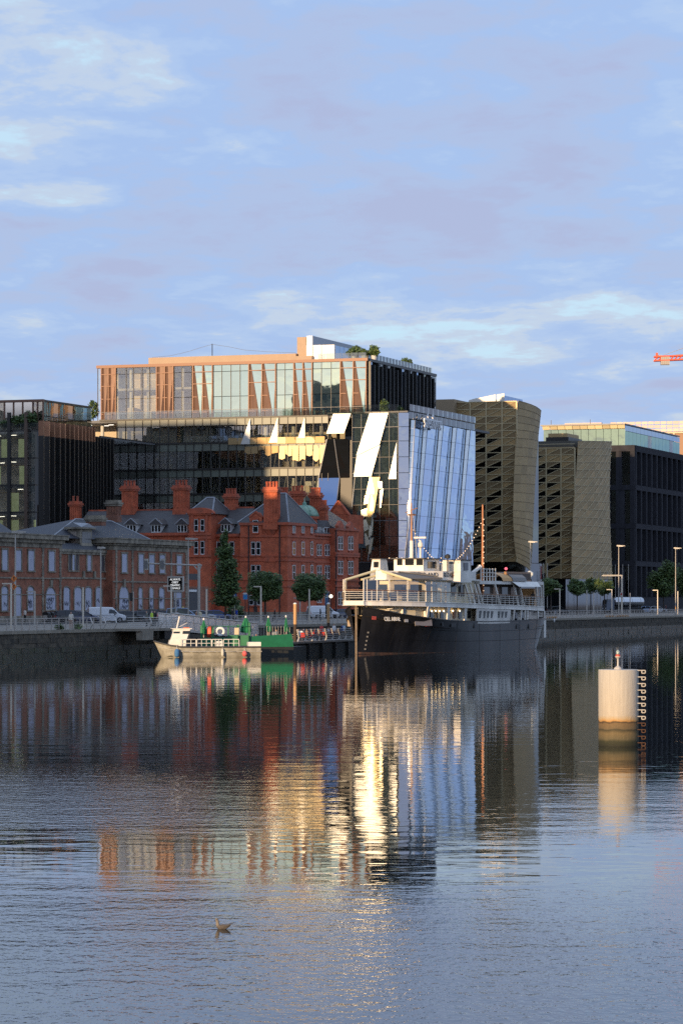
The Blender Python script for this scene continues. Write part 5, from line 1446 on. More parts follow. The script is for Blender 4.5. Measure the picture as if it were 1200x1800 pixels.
        P('side_panel_line', MB().box(-Wd-.02, -Wd-.012, -2.2, .4, .95, .98).box(Wd+.012, Wd+.02, -2.2, .4, .95, .98), black_pl)
    ty, ri = wheel_pair()
    for yy in (-1.35 if kind != 'van' else -1.55, 1.35 if kind != 'van' else 1.55):
        for sx in (-1, 1):
            wq = link('wheel', ty, root); wq.location = (sx*(Wd-.08), yy, .32)
            rm = link('rim', ri, wq)
            a = MB()
            for k in range(7):
                a0, a1 = PI*k/7, PI*(k+1)/7
                a.box(0, 0, 0, 0, 0, 0) if False else a.poly([(sx*(Wd+.014), yy+.38*math.cos(a0), .32+.38*math.sin(a0)), (sx*(Wd+.014), yy+.38*math.cos(a1), .32+.38*math.sin(a1)), (sx*(Wd+.014), yy+.32*math.cos(a1), .32+.32*math.sin(a1)), (sx*(Wd+.014), yy+.32*math.cos(a0), .32+.32*math.sin(a0))])
            P('wheel_arch', a, black_pl)
    yf = body[-1][0]; zf_ = body[-1][2]
    for sx in (-1, 1):
        P('headlight', MB().box(sx*.72-.14, sx*.72+.14, yf-.16, yf-.0, zf_+.02, zf_+.16), lamp_w)
        P('tail_light', MB().box(sx*.70-.10, sx*.70+.10, body[0][0]-.02, body[0][0]+.12, .72, .92), lamp_r)
        P('wing_mirror', MB().box(sx*(Wd+.08)-.09, sx*(Wd+.08)+.09, .85, .98, 1.0, 1.14), black_pl)
    P('bumper', MB().box(-.72, .72, yf-.03, yf+.06, .30, .50), black_pl); P('bumper', MB().box(-.72, .72, body[0][0]-.06, body[0][0]+.03, .32, .52), black_pl)
    P('number_plate', MB().box(-.26, .26, yf+.061, yf+.07, .36, .46), plate_m)
    return root
# street heading: cars follow the road; local +y turned to the quay direction
HD = QA-PI/2       # +y -> downstream
silv, blk_p, navy, blue, white_c, grey_c, ltblue, dkgrey = [paint(n, c) for n, c in (('silver', (.42, .43, .45)), ('black', (.012, .012, .014)), ('navy', (.02, .03, .09)), ('blue', (.02, .06, .22)), ('white', (.75, .76, .78)), ('grey', (.12, .12, .13)), ('pale_blue', (.32, .42, .60)), ('dark_grey', (.05, .05, .055)))]
def car(label, pnt, px, t, kind, cat='car', flip=0, turn=0.0):
    x, y, _ = gp(px, t); return vehicle('parked_car' if kind != 'van' else 'parked_van', label, cat, pnt, x, y, HD+PI*flip+turn, kind, 'vehicles along the quay road')
SIDE = -PI/2+QA*0  # turned to show the flank
T1 = 40.0
car('black estate car in front of the boarded middle of the station', blk_p, 126, 40.5, 'estate', turn=-.95)
car('navy saloon car next to the white van', navy, 148, 39.0, 'car', turn=-1.15)
car('white panel van in front of the right wing of the station', white_c, 188, 38.5, 'van', 'van', turn=-1.0)
car('dark grey car just past the white panel van', dkgrey, 224, 41.0, 'car', turn=-.9)
car('grey car in front of the arched station door', grey_c, 247, 41.0, 'car', turn=-.9)
car('black car behind the hi-vis worker', blk_p, 272, 41.0, 'estate', turn=-.9)
tx = car('pale blue people carrier taxi with a yellow roof sign', ltblue, 321, 37.5, 'mpv', 'taxi', 0, -1.2)
link('roof_sign', MB().box(-.45, .45, -.05, .15, 1.86, 2.02).mesh('roof_sign', mat('taxi_sign_yellow', (.75, .58, .12), .5)), tx)
car('dark car half hidden before the pale blue taxi', dkgrey, 291, 41, 'car', turn=-.9)
car('silver car behind the pale blue taxi', silv, 352, 41.0, 'car', turn=-.9)
car('royal blue car below the tall conical tree', blue, 382, 40.0, 'car', turn=-1.1)
car('white delivery van beyond the second round tree', white_c, 568, 38.0, 'van', 'van', 0, -.75)
car('navy car close behind the white delivery van', navy, 601, 41.0, 'car', turn=-.5)
car('black car beyond the stern of the ship', blk_p, 981, 38.0, 'estate', turn=-.7)
car('pale blue car behind the road tanker', ltblue, 1136, 38.0, 'car', turn=-.8)
car('white car farthest right behind the road tanker', white_c, 1154, 36.0, 'car', turn=-.9)
# road tanker
x, y, _ = gp(1097, 37.0)
tk = link('road_tanker', None); tag(tk, 'silver road tanker with a rounded steel tank', 'tanker truck', 'vehicles along the quay road'); tk.location = (x, y, QZ-.106); tk.rotation_euler = (0, 0, HD+PI-.9+PI*0)
def tp(n, mb, m, sm=False): return link(n, mb.mesh(n, m, smooth=sm), tk)
steel = mat('polished_steel', (.62, .63, .65), .28, metal=.9)
rg = []
for yy, k in ((-4.4, .55), (-4.25, .85), (-3.9, 1.0), (2.2, 1.0), (2.5, .85), (2.62, .55)): rg.append([(1.2*k*math.cos(2*PI*i/20), yy, 2.45+1.05*k*math.sin(2*PI*i/20)) for i in range(20)])
tp('tank', MB().loft(rg), steel)
for yy in (-3.4, -1.4, .6, 2.0): tp('tank_band', MB().loft([[(1.22*math.cos(2*PI*i/20), yy+d, 2.45+1.07*math.sin(2*PI*i/20)) for i in range(20)] for d in (-.05, .05)]), rim_m)
tp('chassis', MB().box(-.5, .5, -4.3, 4.6, .75, 1.1), black_pl); tp('side_skirt', MB().box(-1.15, 1.15, -3.2, 1.8, .6, 1.3), black_pl)
tp('cab', MB().loft([[(-1.15, yy, z0), (-1.15, yy, z1), (1.15, yy, z1), (1.15, yy, z0)] for yy, z0, z1 in ((2.9, .7, 3.1), (4.4, .6, 3.0), (4.75, .6, 2.0))]), mat('paint_tanker_cab', (.10, .12, .16), .35, coat=.5))
tp('windscreen', MB().ext([(-1.05, 4.5, 2.05), (1.05, 4.5, 2.05), (1.0, 4.38, 2.85), (-1.0, 4.38, 2.85)], (0, .3, 0)), auto_gl)
for yy in (-3.6, -2.4, 3.6):
    for sx in (-1, 1): tp('wheel', MB().loft([[(sx*1.0+d, yy+.5*math.cos(2*PI*i/16), .5+.5*math.sin(2*PI*i/16)) for i in range(16)] for d in (-.16, .16)]), tyre_m)
for sx in (-1, 1): tp('headlight', MB().box(sx*.85-.18, sx*.85+.18, 4.74, 4.82, .9, 1.15), lamp_w)

# ---- lamps, signs
galv = mat('galvanised_pole', (.46, .43, .38), .5, var=.1, vscale=2); pale_p = mat('pale_pole', (.66, .59, .48), .6); black_i = mat('black_iron', (.02, .02, .022), .5)
lampglass = mat('lamp_diffuser', (.70, .70, .68), .3)
def tall_lamp(label, px, ytop, t, arm=0.9):
    s = s_at(px, t); z = zpy(ytop, s, t)
    th = Thing('street_lamp', label, 'street lamp', s, t, group='tall street lamps')
    th.part('pole', MB().tube((s, t, QZ), (s, t, z), .11, 8, .07), galv)
    th.part('base', MB().tube((s, t, QZ), (s, t, QZ+1.0), .17, 8, .15), galv)
    th.part('lamp_head', MB().loft([[(s+.1, t-arm-.4, z-.02), (s+.1, t-arm-.4, z+.10), (s-.1, t-arm-.4, z+.10), (s-.1, t-arm-.4, z-.02)], [(s+.22, t-.2, z-.05), (s+.22, t-.2, z+.2), (s-.22, t-.2, z+.2), (s-.22, t-.2, z-.05)], [(s+.22, t+.35, z-.05), (s+.22, t+.35, z+.2), (s-.22, t+.35, z+.2), (s-.22, t+.35, z-.05)]]), galv)
    th.part('diffuser', MB().box(s-.15, s+.15, t-arm, t+.1, z-.09, z-.052), lampglass)
tall_lamp('tall grey street lamp in front of the station left wing behind the orange signs', 27, 936, 26.5)
tall_lamp('tall pale street lamp beside the white panel van', 177, 964, 26.5, .2)
tall_lamp('tall street lamp just left of the gantry post', 331, 948, 26.5)
tall_lamp('tall street lamp in front of the tall gold mesh building', 932, 953, 24)
tall_lamp('tall street lamp in front of the black stone block left corner', 1087, 960, 24)
tall_lamp('tall street lamp farthest right in front of the black stone block', 1187, 964, 24)
def short_lamp(label, px, ytop, t, head=True, m=None, cap=None):
    s = s_at(px, t); z = zpy(ytop, s, t)
    th = Thing('promenade_lamp', label, 'lamp post', s, t, group='short promenade lamp posts')
    th.part('pole', MB().box(s-.075, s+.075, t-.075, t+.075, QZ, z), m or pale_p)
    th.part('base_plate', MB().box(s-.2, s+.2, t-.2, t+.2, QZ, QZ+.04), galv)
    if head: th.part('lamp_head', MB().box(s-.09, s+.09, t-.05, t+.95, z, z+.12), m or pale_p); th.part('diffuser', MB().box(s-.06, s+.06, t+.3, t+.9, z-.03, z-.002), lampglass)
    else: th.part('cap', MB().box(s-.1, s+.1, t-.1, t+.1, z, z+.05), galv)
short_lamp('pale lamp post with a side head left of the orange diamond signs', 19.5, 1027, 8)
short_lamp('pale lamp post with a side head before the station arched door', 301, 1031, 10)
short_lamp('pale lamp post with a side head before the first round tree', 458.5, 1032, 12)
short_lamp('grey post with a small head before the station door surround', 61, 1041, 20, m=galv)
short_lamp('plain post between the navy saloon and the white van', 146, 1033, 9, False)
short_lamp('plain post to the right of the gantry post', 363, 1036, 11, False)
short_lamp('plain post in front of the second round tree', 543.5, 1036, 12, False)
short_lamp('plain grey post left of the second round tree', 527, 1052, 30, m=galv)
short_lamp('pale lamp post right of the ship stern', 983.5, 1036, 10)
short_lamp('pale lamp post left of the road tanker', 1075, 1037, 10)
short_lamp('pale lamp post right of the road tanker', 1155.5, 1038, 10)
short_lamp('plain post in front of the low trees right of the stern', 1031, 1038, 6, False, galv)
short_lamp('plain thin post between the low trees and the tanker', 1043, 1042, 6, False, galv)
short_lamp('plain post farthest right before the dark tree', 1191, 1040, 10, False)
short_lamp('plain post before the road tanker middle', 1107, 1043, 6, False, galv)
# road sign gantry with the message board
def cyl(th, name, a, b, r, m, n=8, par=None): return th.part(name, MB().tube(a, b, r, n), m, parent=par)
sg_, tg_ = s_at(349.5, 25.0), 25.0
gz = zpy(992, sg_, tg_)
ga = Thing('sign_gantry', 'grey road gantry post with a long arm over the road by the station', 'gantry', sg_, tg_)
cyl(ga, 'post', (sg_, tg_, QZ), (sg_, tg_, gz+.1), .20, galv)
tl2 = t_at(254, sg_)
cyl(ga, 'arm', (sg_, tg_-.4, gz-.15), (sg_, tl2, gz+.15), .11, galv)
ga.part('bracket', MB().tube((sg_, tg_, gz-.9), (sg_, tg_+.8, gz-.1), .08, 6).tube((sg_, tg_, gz-.9), (sg_, tg_-.35, gz-.15), .08, 6), galv)
for x in (257, 286): 
    tt = t_at(x, sg_); ga.part('signal_head', MB().box(sg_-.2, sg_+.2, tt-.22, tt+.22, gz-.7, gz+.75), galv); ga.part('signal_shade', MB().box(sg_-.26, sg_-.202, tt-.3, tt+.3, gz-.5, gz+.5), frame_g)
sv, tv = s_at(308, 24.0), 24.0
vms = Thing('message_board', 'electronic road message board reading ALWAYS OBEY TRAFFIC SIGNALS', 'sign', sv, tv)
tA, tB = t_at(322, sv), t_at(294, sv); zA, zB = zpy(1040, sv, tv), zpy(1013, sv, tv)
vms.part('housing', MB().box(sv, sv+.35, tA, tB, zA, zB), galv); vms.part('screen', MB().box(sv-.02, sv-.002, tA+.16, tB-.16, zA+.2, zB-.2), mat('black_screen', (.008, .008, .008), .9, spec=.05))
cyl(vms, 'post', (sv+.17, (tA+tB)/2, QZ), (sv+.17, (tA+tB)/2, zA), .10, galv)
led = mat('lit_white_letters', (.9, .9, .9), .5, emit=(1, .98, .92), estr=.75)
for k, wd in enumerate(('ALWAYS', 'OBEY', 'TRAFFIC', 'SIGNALS')):
    textobj('lettering', wd, .36, led, vms.o, (-.03, (tA+tB)/2-tv, lerp(zB-.42, zA+.42, k/3)-QZ), (PI/2, 0, -PI/2), .006, sx=1.0)
# orange diamond road-work signs
org = mat('orange_sign', (.72, .22, .05), .6)
sd1 = Thing('roadworks_sign', 'two orange diamond roadworks signs one above the other on a pole', 'sign', s_at(24.5, 9), 9)
s1_, t1__ = s_at(24.5, 9), 9
cyl(sd1, 'pole', (s1_+.06, t1__, QZ), (s1_+.06, t1__, zpy(1010, s1_, 9)), .035, galv)
for yc, h_ in ((1017, .36), (1031.5, .33)):
    z = zpy(yc, s1_, 9); o = sd1.part('sign_plate', MB().ext([(s1_, t1__, z-h_), (s1_, t1__+h_, z), (s1_, t1__, z+h_), (s1_, t1__-h_, z)][::-1], (.02, 0, 0)), org)
    sd1.part('symbol', MB().box(s1_-.012, s1_-.003, t1__-.045, t1__+.045, z-.16, z+.12).ext([(s1_-.003, t1__-.11, z+.08), (s1_-.003, t1__, z+.2), (s1_-.003, t1__+.11, z+.08)], (-.009, 0, 0)), black_pl, parent=o)
# blue signs
bs = mat('blue_sign', (.03, .16, .50), .5)
s2_ = s_at(412, 27); st2 = Thing('direction_sign', 'round blue keep-straight sign with a white arrow on a pole', 'sign', s2_, 27)
cyl(st2, 'pole', (s2_+.05, 27, QZ), (s2_+.05, 27, zpy(1041, s2_, 27)), .045, galv)
z = zpy(1047.5, s2_, 27); r = .36
st2.part('sign_plate', MB().ext([(s2_, 27+r*math.cos(a), z+r*math.sin(a)) for a in [i*PI/10 for i in range(20)]], (.02, 0, 0)), bs)
st2.part('symbol', MB().box(s2_-.012, s2_-.003, 26.96, 27.04, z-.2, z+.1).ext([(s2_-.003, 26.86, z+.06), (s2_-.003, 27, z+.22), (s2_-.003, 27.14, z+.06)], (-.009, 0, 0)), white_p)
s3_ = s_at(431, 26); st3 = Thing('street_sign', 'blue square sign with a white top on a black post', 'sign', s3_, 26)
cyl(st3, 'post', (s3_, 26, QZ), (s3_, 26, zpy(1041, s3_, 26)), .06, black_i)
t0_, t1_2 = t_at(435, s3_), t_at(427.5, s3_)
st3.part('sign_plate', MB().box(s3_-.06, s3_-.02, t0_, t1_2, zpy(1054, s3_, 26), zpy(1045, s3_, 26)), mat('sky_blue_sign', (.05, .28, .60), .5)); st3.part('sign_header', MB().box(s3_-.06, s3_-.02, t0_+.1, t1_2, zpy(1044.8, s3_, 26), zpy(1042, s3_, 26)), white_p)
s4_ = s_at(574, 30); st4 = Thing('totem_sign', 'tall narrow blue totem sign by the second round tree', 'sign', s4_, 30)
st4.part('panel', MB().box(s4_-.08, s4_+.08, t_at(576.5, s4_), t_at(571.5, s4_), zpy(1064, s4_, 30), zpy(1043, s4_, 30)), mat('dull_blue_panel', (.06, .14, .26), .5)); st4.part('header', MB().box(s4_-.09, s4_+.09, t_at(576.5, s4_), t_at(571.5, s4_), zpy(1051, s4_, 30), zpy(1046, s4_, 30)), mat('pale_header', (.45, .5, .52), .5)); st4.part('foot', MB().box(s4_-.06, s4_+.06, t_at(576, s4_), t_at(572, s4_), QZ, zpy(1064, s4_, 30)), black_i)
s5_ = s_at(581.5, 33); gl_ = Thing('globe_lamp', 'small lit globe lamp in front of the hotel end', 'lamp', s5_, 33)
cyl(gl_, 'pole', (s5_, 33, QZ), (s5_, 33, zpy(1051, s5_, 33)), .05, black_i); gl_.part('globe', MB().lathe([(.05, 0), (.22, .1), (.28, .28), (.22, .46), (.05, .55)], (s5_, 33, zpy(1051.5, s5_, 33)), 10), mat('lit_globe', (.9, .9, .85), .5, emit=(1, .85, .6), estr=2.0))
s6_ = s_at(174, 8); 
# traffic signals
def signal(label, px, ytop, t):
    s = s_at(px, t); z = zpy(ytop, s, t); th = Thing('traffic_light', label, 'traffic light', s, t, group='traffic lights')
    cyl(th, 'pole', (s, t, QZ), (s, t, z+.1), .06, galv); th.part('housing', MB().box(s-.2, s-.07, t+.08, t+.42, z-1.0, z), black_pl)
    for k, c in enumerate(((.30, .03, .02), (.30, .18, .02), (.02, .16, .06))): th.part('lens', MB().lathe([(.09, 0), (.11, .02)], (0, 0, 0), 10), mat('signal_lens_%d' % k, c, .3)).matrix_local = Matrix.Translation((-.21, .25, z-QZ-.18-k*.3)) @ Matrix.Rotation(-PI/2, 4, 'Y')
signal('traffic light before the arched door of the station right wing', 234.5, 1042, 20)
# right-hand gantry
sr, tr_ = s_at(1092.5, 20), 20
gr_ = Thing('sign_gantry', 'pale square road gantry frame in front of the road tanker', 'gantry', sr, tr_)
zr3 = zpy(1013, sr, tr_)
gr_.box('post', sr-.14, sr+.14, tr_-.14, tr_+.14, QZ, zr3, pale_p); gr_.box('arm', sr-.12, sr+.12, tr_-.142, t_at(1058, sr), zr3+.002, zr3+.28, pale_p); gr_.box('signal_box', sr-.3, sr-.142, tr_-.25, tr_+.25, zpy(1050, sr, tr_), zpy(1041, sr, tr_), galv)
gr_.box('red_lamp', sr-.33, sr-.303, tr_-.13, tr_+.13, zpy(1046, sr, tr_), zpy(1043, sr, tr_), lamp_r)
# flagpoles
flag_r = mat('red_white_flag', (.55, .05, .04), .8)
for k, x in enumerate((948.5, 955, 961.5)):
    s = s_at(x, 44); z = zpy(990, s, 44)
    th = Thing('flagpole', ('flagpole with a hanging red and white flag beside the gold mesh building', 'bare flagpole in the middle of three by the gold mesh building', 'bare flagpole on the right of three by the gold mesh building')[k], 'flagpole', s, 44, group='three flagpoles')
    cyl(th, 'pole', (s, 44, QZ), (s, 44, z), .08, galv)
    if k == 0:
        th.part('flag', MB().loft([[(s+.1+.15*math.sin(j*1.7), 44-.12-.25*j/3, z-.6-q*.9) for q in range(4)] for j in range(4)], closed=False), flag_r); th.part('flag_stripe', MB().box(s+.05, s+.09, 43.6, 43.9, z-3.6, z-3.35), white_p)
for k, x in enumerate((1043.5, 1049, 1055, 1067, 1081, 1094, 1104)):
    s = s_at(x, 46); z = zpy((1004, 1004, 1004, 1004, 992, 992, 992)[k], s, 46)
    th = Thing('flagpole', 'bare thin flagpole %s' % ('leftmost in the row by the low trees', 'second from the left in the row by the low trees', 'third in the row, just left of the dark round tree', 'rising behind the dark round tree left of the tanker', 'just left of the tall lamp at the black block', 'just right of the pale road gantry', 'rising behind the middle of the road tanker')[k], 'flagpole', s, 46, group='row of bare flagpoles')
    cyl(th, 'pole', (s, 46, QZ), (s, 46, z), .07, galv); cyl(th, 'base', (s, 46, QZ), (s, 46, QZ+.6), .14, galv)
# litter bins by the station
for k, x in enumerate((82, 90)):
    s = s_at(x, 44.5); th = Thing('litter_bin', ('black street bin left of the pair by the station', 'black street bin right of the pair by the station')[k], 'bin', s, 44.5, group='pair of street bins')
    th.part('bin_body', MB().box(s-.4, s+.4, 44.1, 44.9, QZ, QZ+1.1), black_pl); th.part('lid', MB().ext([(s-.45, 44.05, QZ+1.1), (s-.45, 44.95, QZ+1.1), (s-.45, 44.7, QZ+1.3), (s-.45, 44.3, QZ+1.3)], (.9, 0, 0)), black_pl); th.part('poster', MB().box(s-.41, s-.402, 44.2, 44.8, QZ+.25, QZ+.85), galv)

# ---- people on the quay
def walk(label, px, t, rot, pose, top, legs, hair=None, z=QZ): 
    x, y, _ = gp(px, t); return person(label, x, y, z, rot, pose, top, legs, hair, 'people on the quay')
walk('person in a beige top and black shorts by the station wall', 44, 46, 1.0, 'stand', (.62, .55, .48), (.02, .02, .02))
walk('person in a white top at the quay railing near the weeds', 125, 2.0, 2.8, 'stand', (.70, .66, .58), (.45, .30, .22))
walk('person in dark clothes left of the hi-vis worker', 258, 5, 2.0, 'stand', (.18, .19, .16), (.10, .10, .10))
walk('person in a hi-vis yellow jacket and white helmet', 267, 5, -2.0, 'stand', (.55, .75, .08), (.05, .06, .05), MATS['white_paint'])
walk('person in black standing right of the hi-vis worker', 272, 5.5, 2.5, 'stand', (.03, .03, .03), (.06, .06, .06))
walk('person in a pink top near the gangway', 280, 6, .5, 'stand', (.70, .22, .22), (.2, .2, .22))
walk('person in a cream shirt behind the gangway', 352, 7, 1.0, 'stand', (.66, .58, .40), (.18, .16, .12), hair_b)
walk('person in a brown top beside the cream shirt', 345, 7, -1.2, 'stand', (.36, .20, .12), (.1, .09, .08))
walk('person in grey clothes behind the taxi front', 312, 7, 1.0, 'stand', (.38, .36, .35), (.1, .1, .12))
walk('person in a royal blue jacket walking under the round sign', 416, 21, 2.2, 'walk', (.02, .06, .40), (.5, .48, .45))
walk('person in dark clothes left of the blue jacket', 409, 21, 2.2, 'walk', (.03, .03, .035), (.15, .15, .15))
walk('person in black walking under the first round tree', 483, 17, 1.8, 'walk', (.025, .025, .03), (.10, .09, .08))
walk('person in grey by the trunk of the second round tree', 541, 19, .4, 'stand', (.24, .24, .24), (.05, .05, .06))
walk('person in black by the white delivery van', 563, 15, 1.4, 'stand', (.02, .02, .02), (.04, .04, .04))
walk('person in an orange work jacket at the far right railing', 1187, 4, 1.6, 'stand', (.75, .42, .14), (.45, .42, .38))
walk('person in dark red far right before the dark tree', 1170, 30, 1.6, 'stand', (.22, .06, .06), (.05, .05, .06))
# ================================================================ trees and quay railings
def tree(label, px, t, ytop, ybot, wpx, kind, n, leaf=.24, grp=None, trunk_r=.14):
    s = s_at(px, t); D = depth(s, t); z1, z0 = zpy(ytop, s, t), zpy(ybot, s, t); r = wpx/FOC*D/2; zc = (z0+z1)/2; rz = (z1-z0)/2
    th = Thing('street_tree', label, 'tree', s, t, group=grp)
    m = MB().tube((s, t, QZ), (s, t, z0+rz*.4), trunk_r, 8, trunk_r*.7)
    th.part('trunk', m, bark_m)
    b = MB()
    for k in range(7):
        a = k*2*PI/7+.3; zz_ = z0+rz*(.1+.12*k)
        b.tube((s, t, zz_-.3), (s+.7*r*math.cos(a), t+.7*r*math.sin(a), zz_+rz*.5), trunk_r*.45, 5, .02)
    b.tube((s, t, z0), (s, t, z1-rz*.3), trunk_r*.7, 6, .03)
    th.part('limbs', b, bark_m)
    c = MB()
    if kind == 'cone':
        for k in range(16):
            f_ = k/15; zz_ = lerp(z0+.4, z1-.3, f_); rr = r*(1.0 if f_ < .35 else max(.20, 1-((f_-.35)/.74)**1.6))*(.9+.2*math.sin(k*2.3))
            for q in range(3):
                a = random.random()*6.28; leafball(c, (s+rr*.35*math.cos(a), t+rr*.35*math.sin(a), zz_+random.uniform(-.3, .3)), rr*.72, rr*.72, .75, max(30, int(n/48*(.4+rr/r))), leaf, .35)
    elif kind == 'clip':
        leafball(c, (s, t, zc), r*.92, r*.92, rz*.92, n, leaf, .62, .75)
        leafball(c, (s, t, zc), r*.7, r*.7, rz*.7, n//4, leaf*1.6, .2, .6)
        for q in range(10):
            d = Vector((random.gauss(0, 1), random.gauss(0, 1), random.gauss(0, .7))).normalized(); leafball(c, (s+d.x*r*.85, t+d.y*r*.85, zc+d.z*rz*.85), r*.25, r*.25, rz*.25, n//25, leaf, .2)
    else:
        for q in range(16):
            d = Vector((random.gauss(0, 1), random.gauss(0, 1), random.gauss(0, 1))).normalized()*random.uniform(.3, .72)
            leafball(c, (s+d.x*r, t+d.y*r, zc+d.z*rz), r*.42, r*.42, rz*.42, n//16, leaf, .35)
        leafball(c, (s, t, zc), r*.6, r*.6, rz*.6, n//5, leaf*1.5, .2)
    th.part('crown', c, leaf_m)
    return th
tree('tall conical street tree in front of the hotel middle', 396, 24, 939, 1066, 58, 'cone', 6500, .22)
tree('clipped round street tree before the hotel corner, the left one of two alike', 466, 16, 1005, 1057, 62, 'clip', 4200, .17, 'clipped round trees', .17)
tree('clipped round street tree before the hotel river side, next to the white delivery van', 543, 16, 1008, 1058, 58, 'clip', 4200, .17, 'clipped round trees', .17)
tree('round street tree right beside the ship stern', 968, 30, 1012, 1048, 46, 'bush', 2600, .24, 'low trees right of the ship')
tree('round street tree second from the ship stern, paler green', 1014, 26, 1016, 1050, 44, 'bush', 2600, .24, 'low trees right of the ship')
tree('dark round street tree third from the ship stern', 1038, 32, 1011, 1046, 36, 'bush', 2200, .24, 'low trees right of the ship')
tree('dark round street tree left of the road tanker', 1062, 28, 1014, 1050, 38, 'bush', 2200, .24, 'low trees right of the ship')
tree('big dark spreading tree before the black stone block', 1166, 34, 983, 1056, 66, 'bush', 5200, .30)
tree('dark tree cut by the right edge beside the big spreading tree', 1204, 36, 988, 1056, 44, 'bush', 3000, .30)
# clipped hedge at the hotel's foot
hd = Thing('hedge', 'dark hedge at the foot of the tall conical tree', 'hedge', s_at(412, 40), 40)
m = MB(); a, b = s_at(404, 40), s_at(424, 40); leafball(m, ((a+b)/2, 40, QZ+1.1), (b-a)/2, 1.0, 1.1, 900, .2, .5, .7); hd.part('foliage', m, leaf_m); hd.part('stems', MB().tube(((a+b)/2, 40, QZ), ((a+b)/2, 40, QZ+1), .1), bark_m)
wd = Thing('weeds', 'tuft of weeds on the quay coping beside the railing', 'weeds', s_at(104, .5), .5)
m = MB(); leafball(m, (s_at(104, .5), .5, QZ+.25), .8, .4, .35, 200, .13, .2); wd.part('leaves', m, leaf_m)
wd2 = Thing('weeds', 'second tuft of weeds nearer the person at the railing', 'weeds', s_at(136, .5), .5)
m = MB(); leafball(m, (s_at(136, .5), .5, QZ+.25), .7, .4, .3, 160, .13, .2); wd2.part('leaves', m, leaf_m)

# ---- quay railings
rail_m = mat('railing_steel', (.46, .42, .38), .5, var=.15, vscale=2)
def railing(label, s0, s1, step, n_mid, t=.35, h=1.12, z=QZ+.012, curve=0.0, m=rail_m, name='quay_railing', pal=False, topr=.035):
    th = Thing(name, label, 'railing', s0, t, z)
    th.part('top_rail', MB().box(s0, s1, t-.05, t+.05, z+h-.05, z+h+.02), m)
    for k in range(n_mid):
        zz_ = z+h*(k+.55)/(n_mid+.55); th.part('rail', MB().tube((s0, t, zz_), (s1, t, zz_), .018, 4), m)
    s = s0
    post = MB().box(-.035, .035, -.05, .05, 0, h-.05).mesh('post', m)
    while s <= s1+.01:
        th.inst('post', post, (s, t, z)); s += step
    if pal:
        pm = MB().box(-.02, .02, -.012, .012, 0, h-.06).mesh('baluster', m); s = s0
        while s < s1: 
            s += .45; th.inst('baluster', pm, (s, t-.06, z))
    return th
railing('quay railing of flat steel bars in front of the station', -14, s_at(187, .35), 1.62, 5)
railing('quay railing behind the green floating terrace', s_at(290, .35)+3, s_at(630, .35)+14, 1.75, 4)
rr_ = railing('quay railing with a tight grid of bars right of the ship', s_at(930, .35), s_at(1260, .35), 1.75, 2)
rr_.part('panel_bars', (lambda q: [q.box(s, s+.03, .30, .33, QZ+.1, QZ+1.07) for s in [s_at(930, .35)+.875*i for i in range(int((s_at(1260, .35)-s_at(930, .35))/.875))]] and q)(MB()), rail_m, kind='stuff')
# litter of ropes and cones on the coping at the right
cn = mat('orange_rope', (.55, .28, .08), .8)
for k, (x0, x1) in enumerate(((962, 978), (1063, 1078), (1082, 1103))):
    a, b = s_at(x0, .8), s_at(x1, .8)
    th = Thing('rope_heap', ('heap of orange rope nearest the ship stern', 'heap of orange rope below the road gantry', 'long heap of orange rope below the tanker')[k], 'rope', a, .8, QZ+.012)
    for q in range(5): th.part('rope_coil', MB().path([(lerp(a, b, u_/8)+random.uniform(-.2, .2), .8+random.uniform(-.2, .2), QZ+.06+.05*q) for u_ in range(9)], .05, 5), cn)
# ================================================================ the moored passenger ship
SHX, SHY = 1.55, 299.0
SA = Vector((.44, .898)).normalized(); SROT = math.atan2(SA.y, SA.x); SN = Vector((-SA.y, SA.x))
ship = link('passenger_ship', None); tag(ship, 'old black hulled passenger ship with white decks moored as a boat bar', 'ship')
ship.location = (SHX, SHY, 0); ship.rotation_euler = (0, 0, SROT)
hull_m = mat('black_hull_paint', (.010, .010, .012), .33, spec=.3, var=.3, vscale=.9, vary2=(.022, .022, .024), stretch=(1, 1, .12), bump=.012, bscale=.5)
boot_m = mat('rusty_boot_top', (.10, .05, .03), .7, var=.4, vscale=1.5, vary2=(.03, .03, .025))
ship_w = mat('ship_white_paint', (.84, .80, .72), .45, var=.10, vscale=.7, vary2=(.66, .62, .55), stretch=(1, 1, .4))
ship_c = mat('ship_cream_paint', (.80, .69, .48), .5, var=.12, vscale=.7)
deck_m = mat('deck_planking', (.22, .17, .12), .8, var=.2, vscale=2)
wood_v = mat('varnished_wood', (.26, .12, .045), .4, var=.2, vscale=3)
cream_bm = mat('cream_boom', (.72, .62, .36), .5)
awn = mat('grey_awning', (.13, .125, .12), .7)
shglass = glass('ship_screen_glass', (.84, .80, .70), .10, .03)
shwin = mat('ship_window', (.02, .022, .025), .06, spec=.6)
def SP(name, mb, m, parent=None, smooth=False, kind=None):
    o = link(name, mb.mesh(name, m, smooth=smooth), parent or ship)
    if kind: o['kind'] = kind
    return o
def unproj(px, py, x=None, y=None):
    """Ship-frame point seen in a pixel, given its x (along) or y (across)."""
    k = (px-600)/FOC
    # world X = SHX + SA.x*x + SN.x*y ; Y = SHY + SA.y*x + SN.y*y ; X = k*Y
    if y is not None: x = (k*(SHY+SN.y*y)-SHX-SN.x*y)/(SA.x-k*SA.y)
    else: y = (k*(SHY+SA.y*x)-SHX-SA.x*x)/(SN.x-k*SN.y)
    Y = SHY+SA.y*x+SN.y*y
    return x, y, EYE-(py-HOR)/FOC*Y
LEN = 45.5
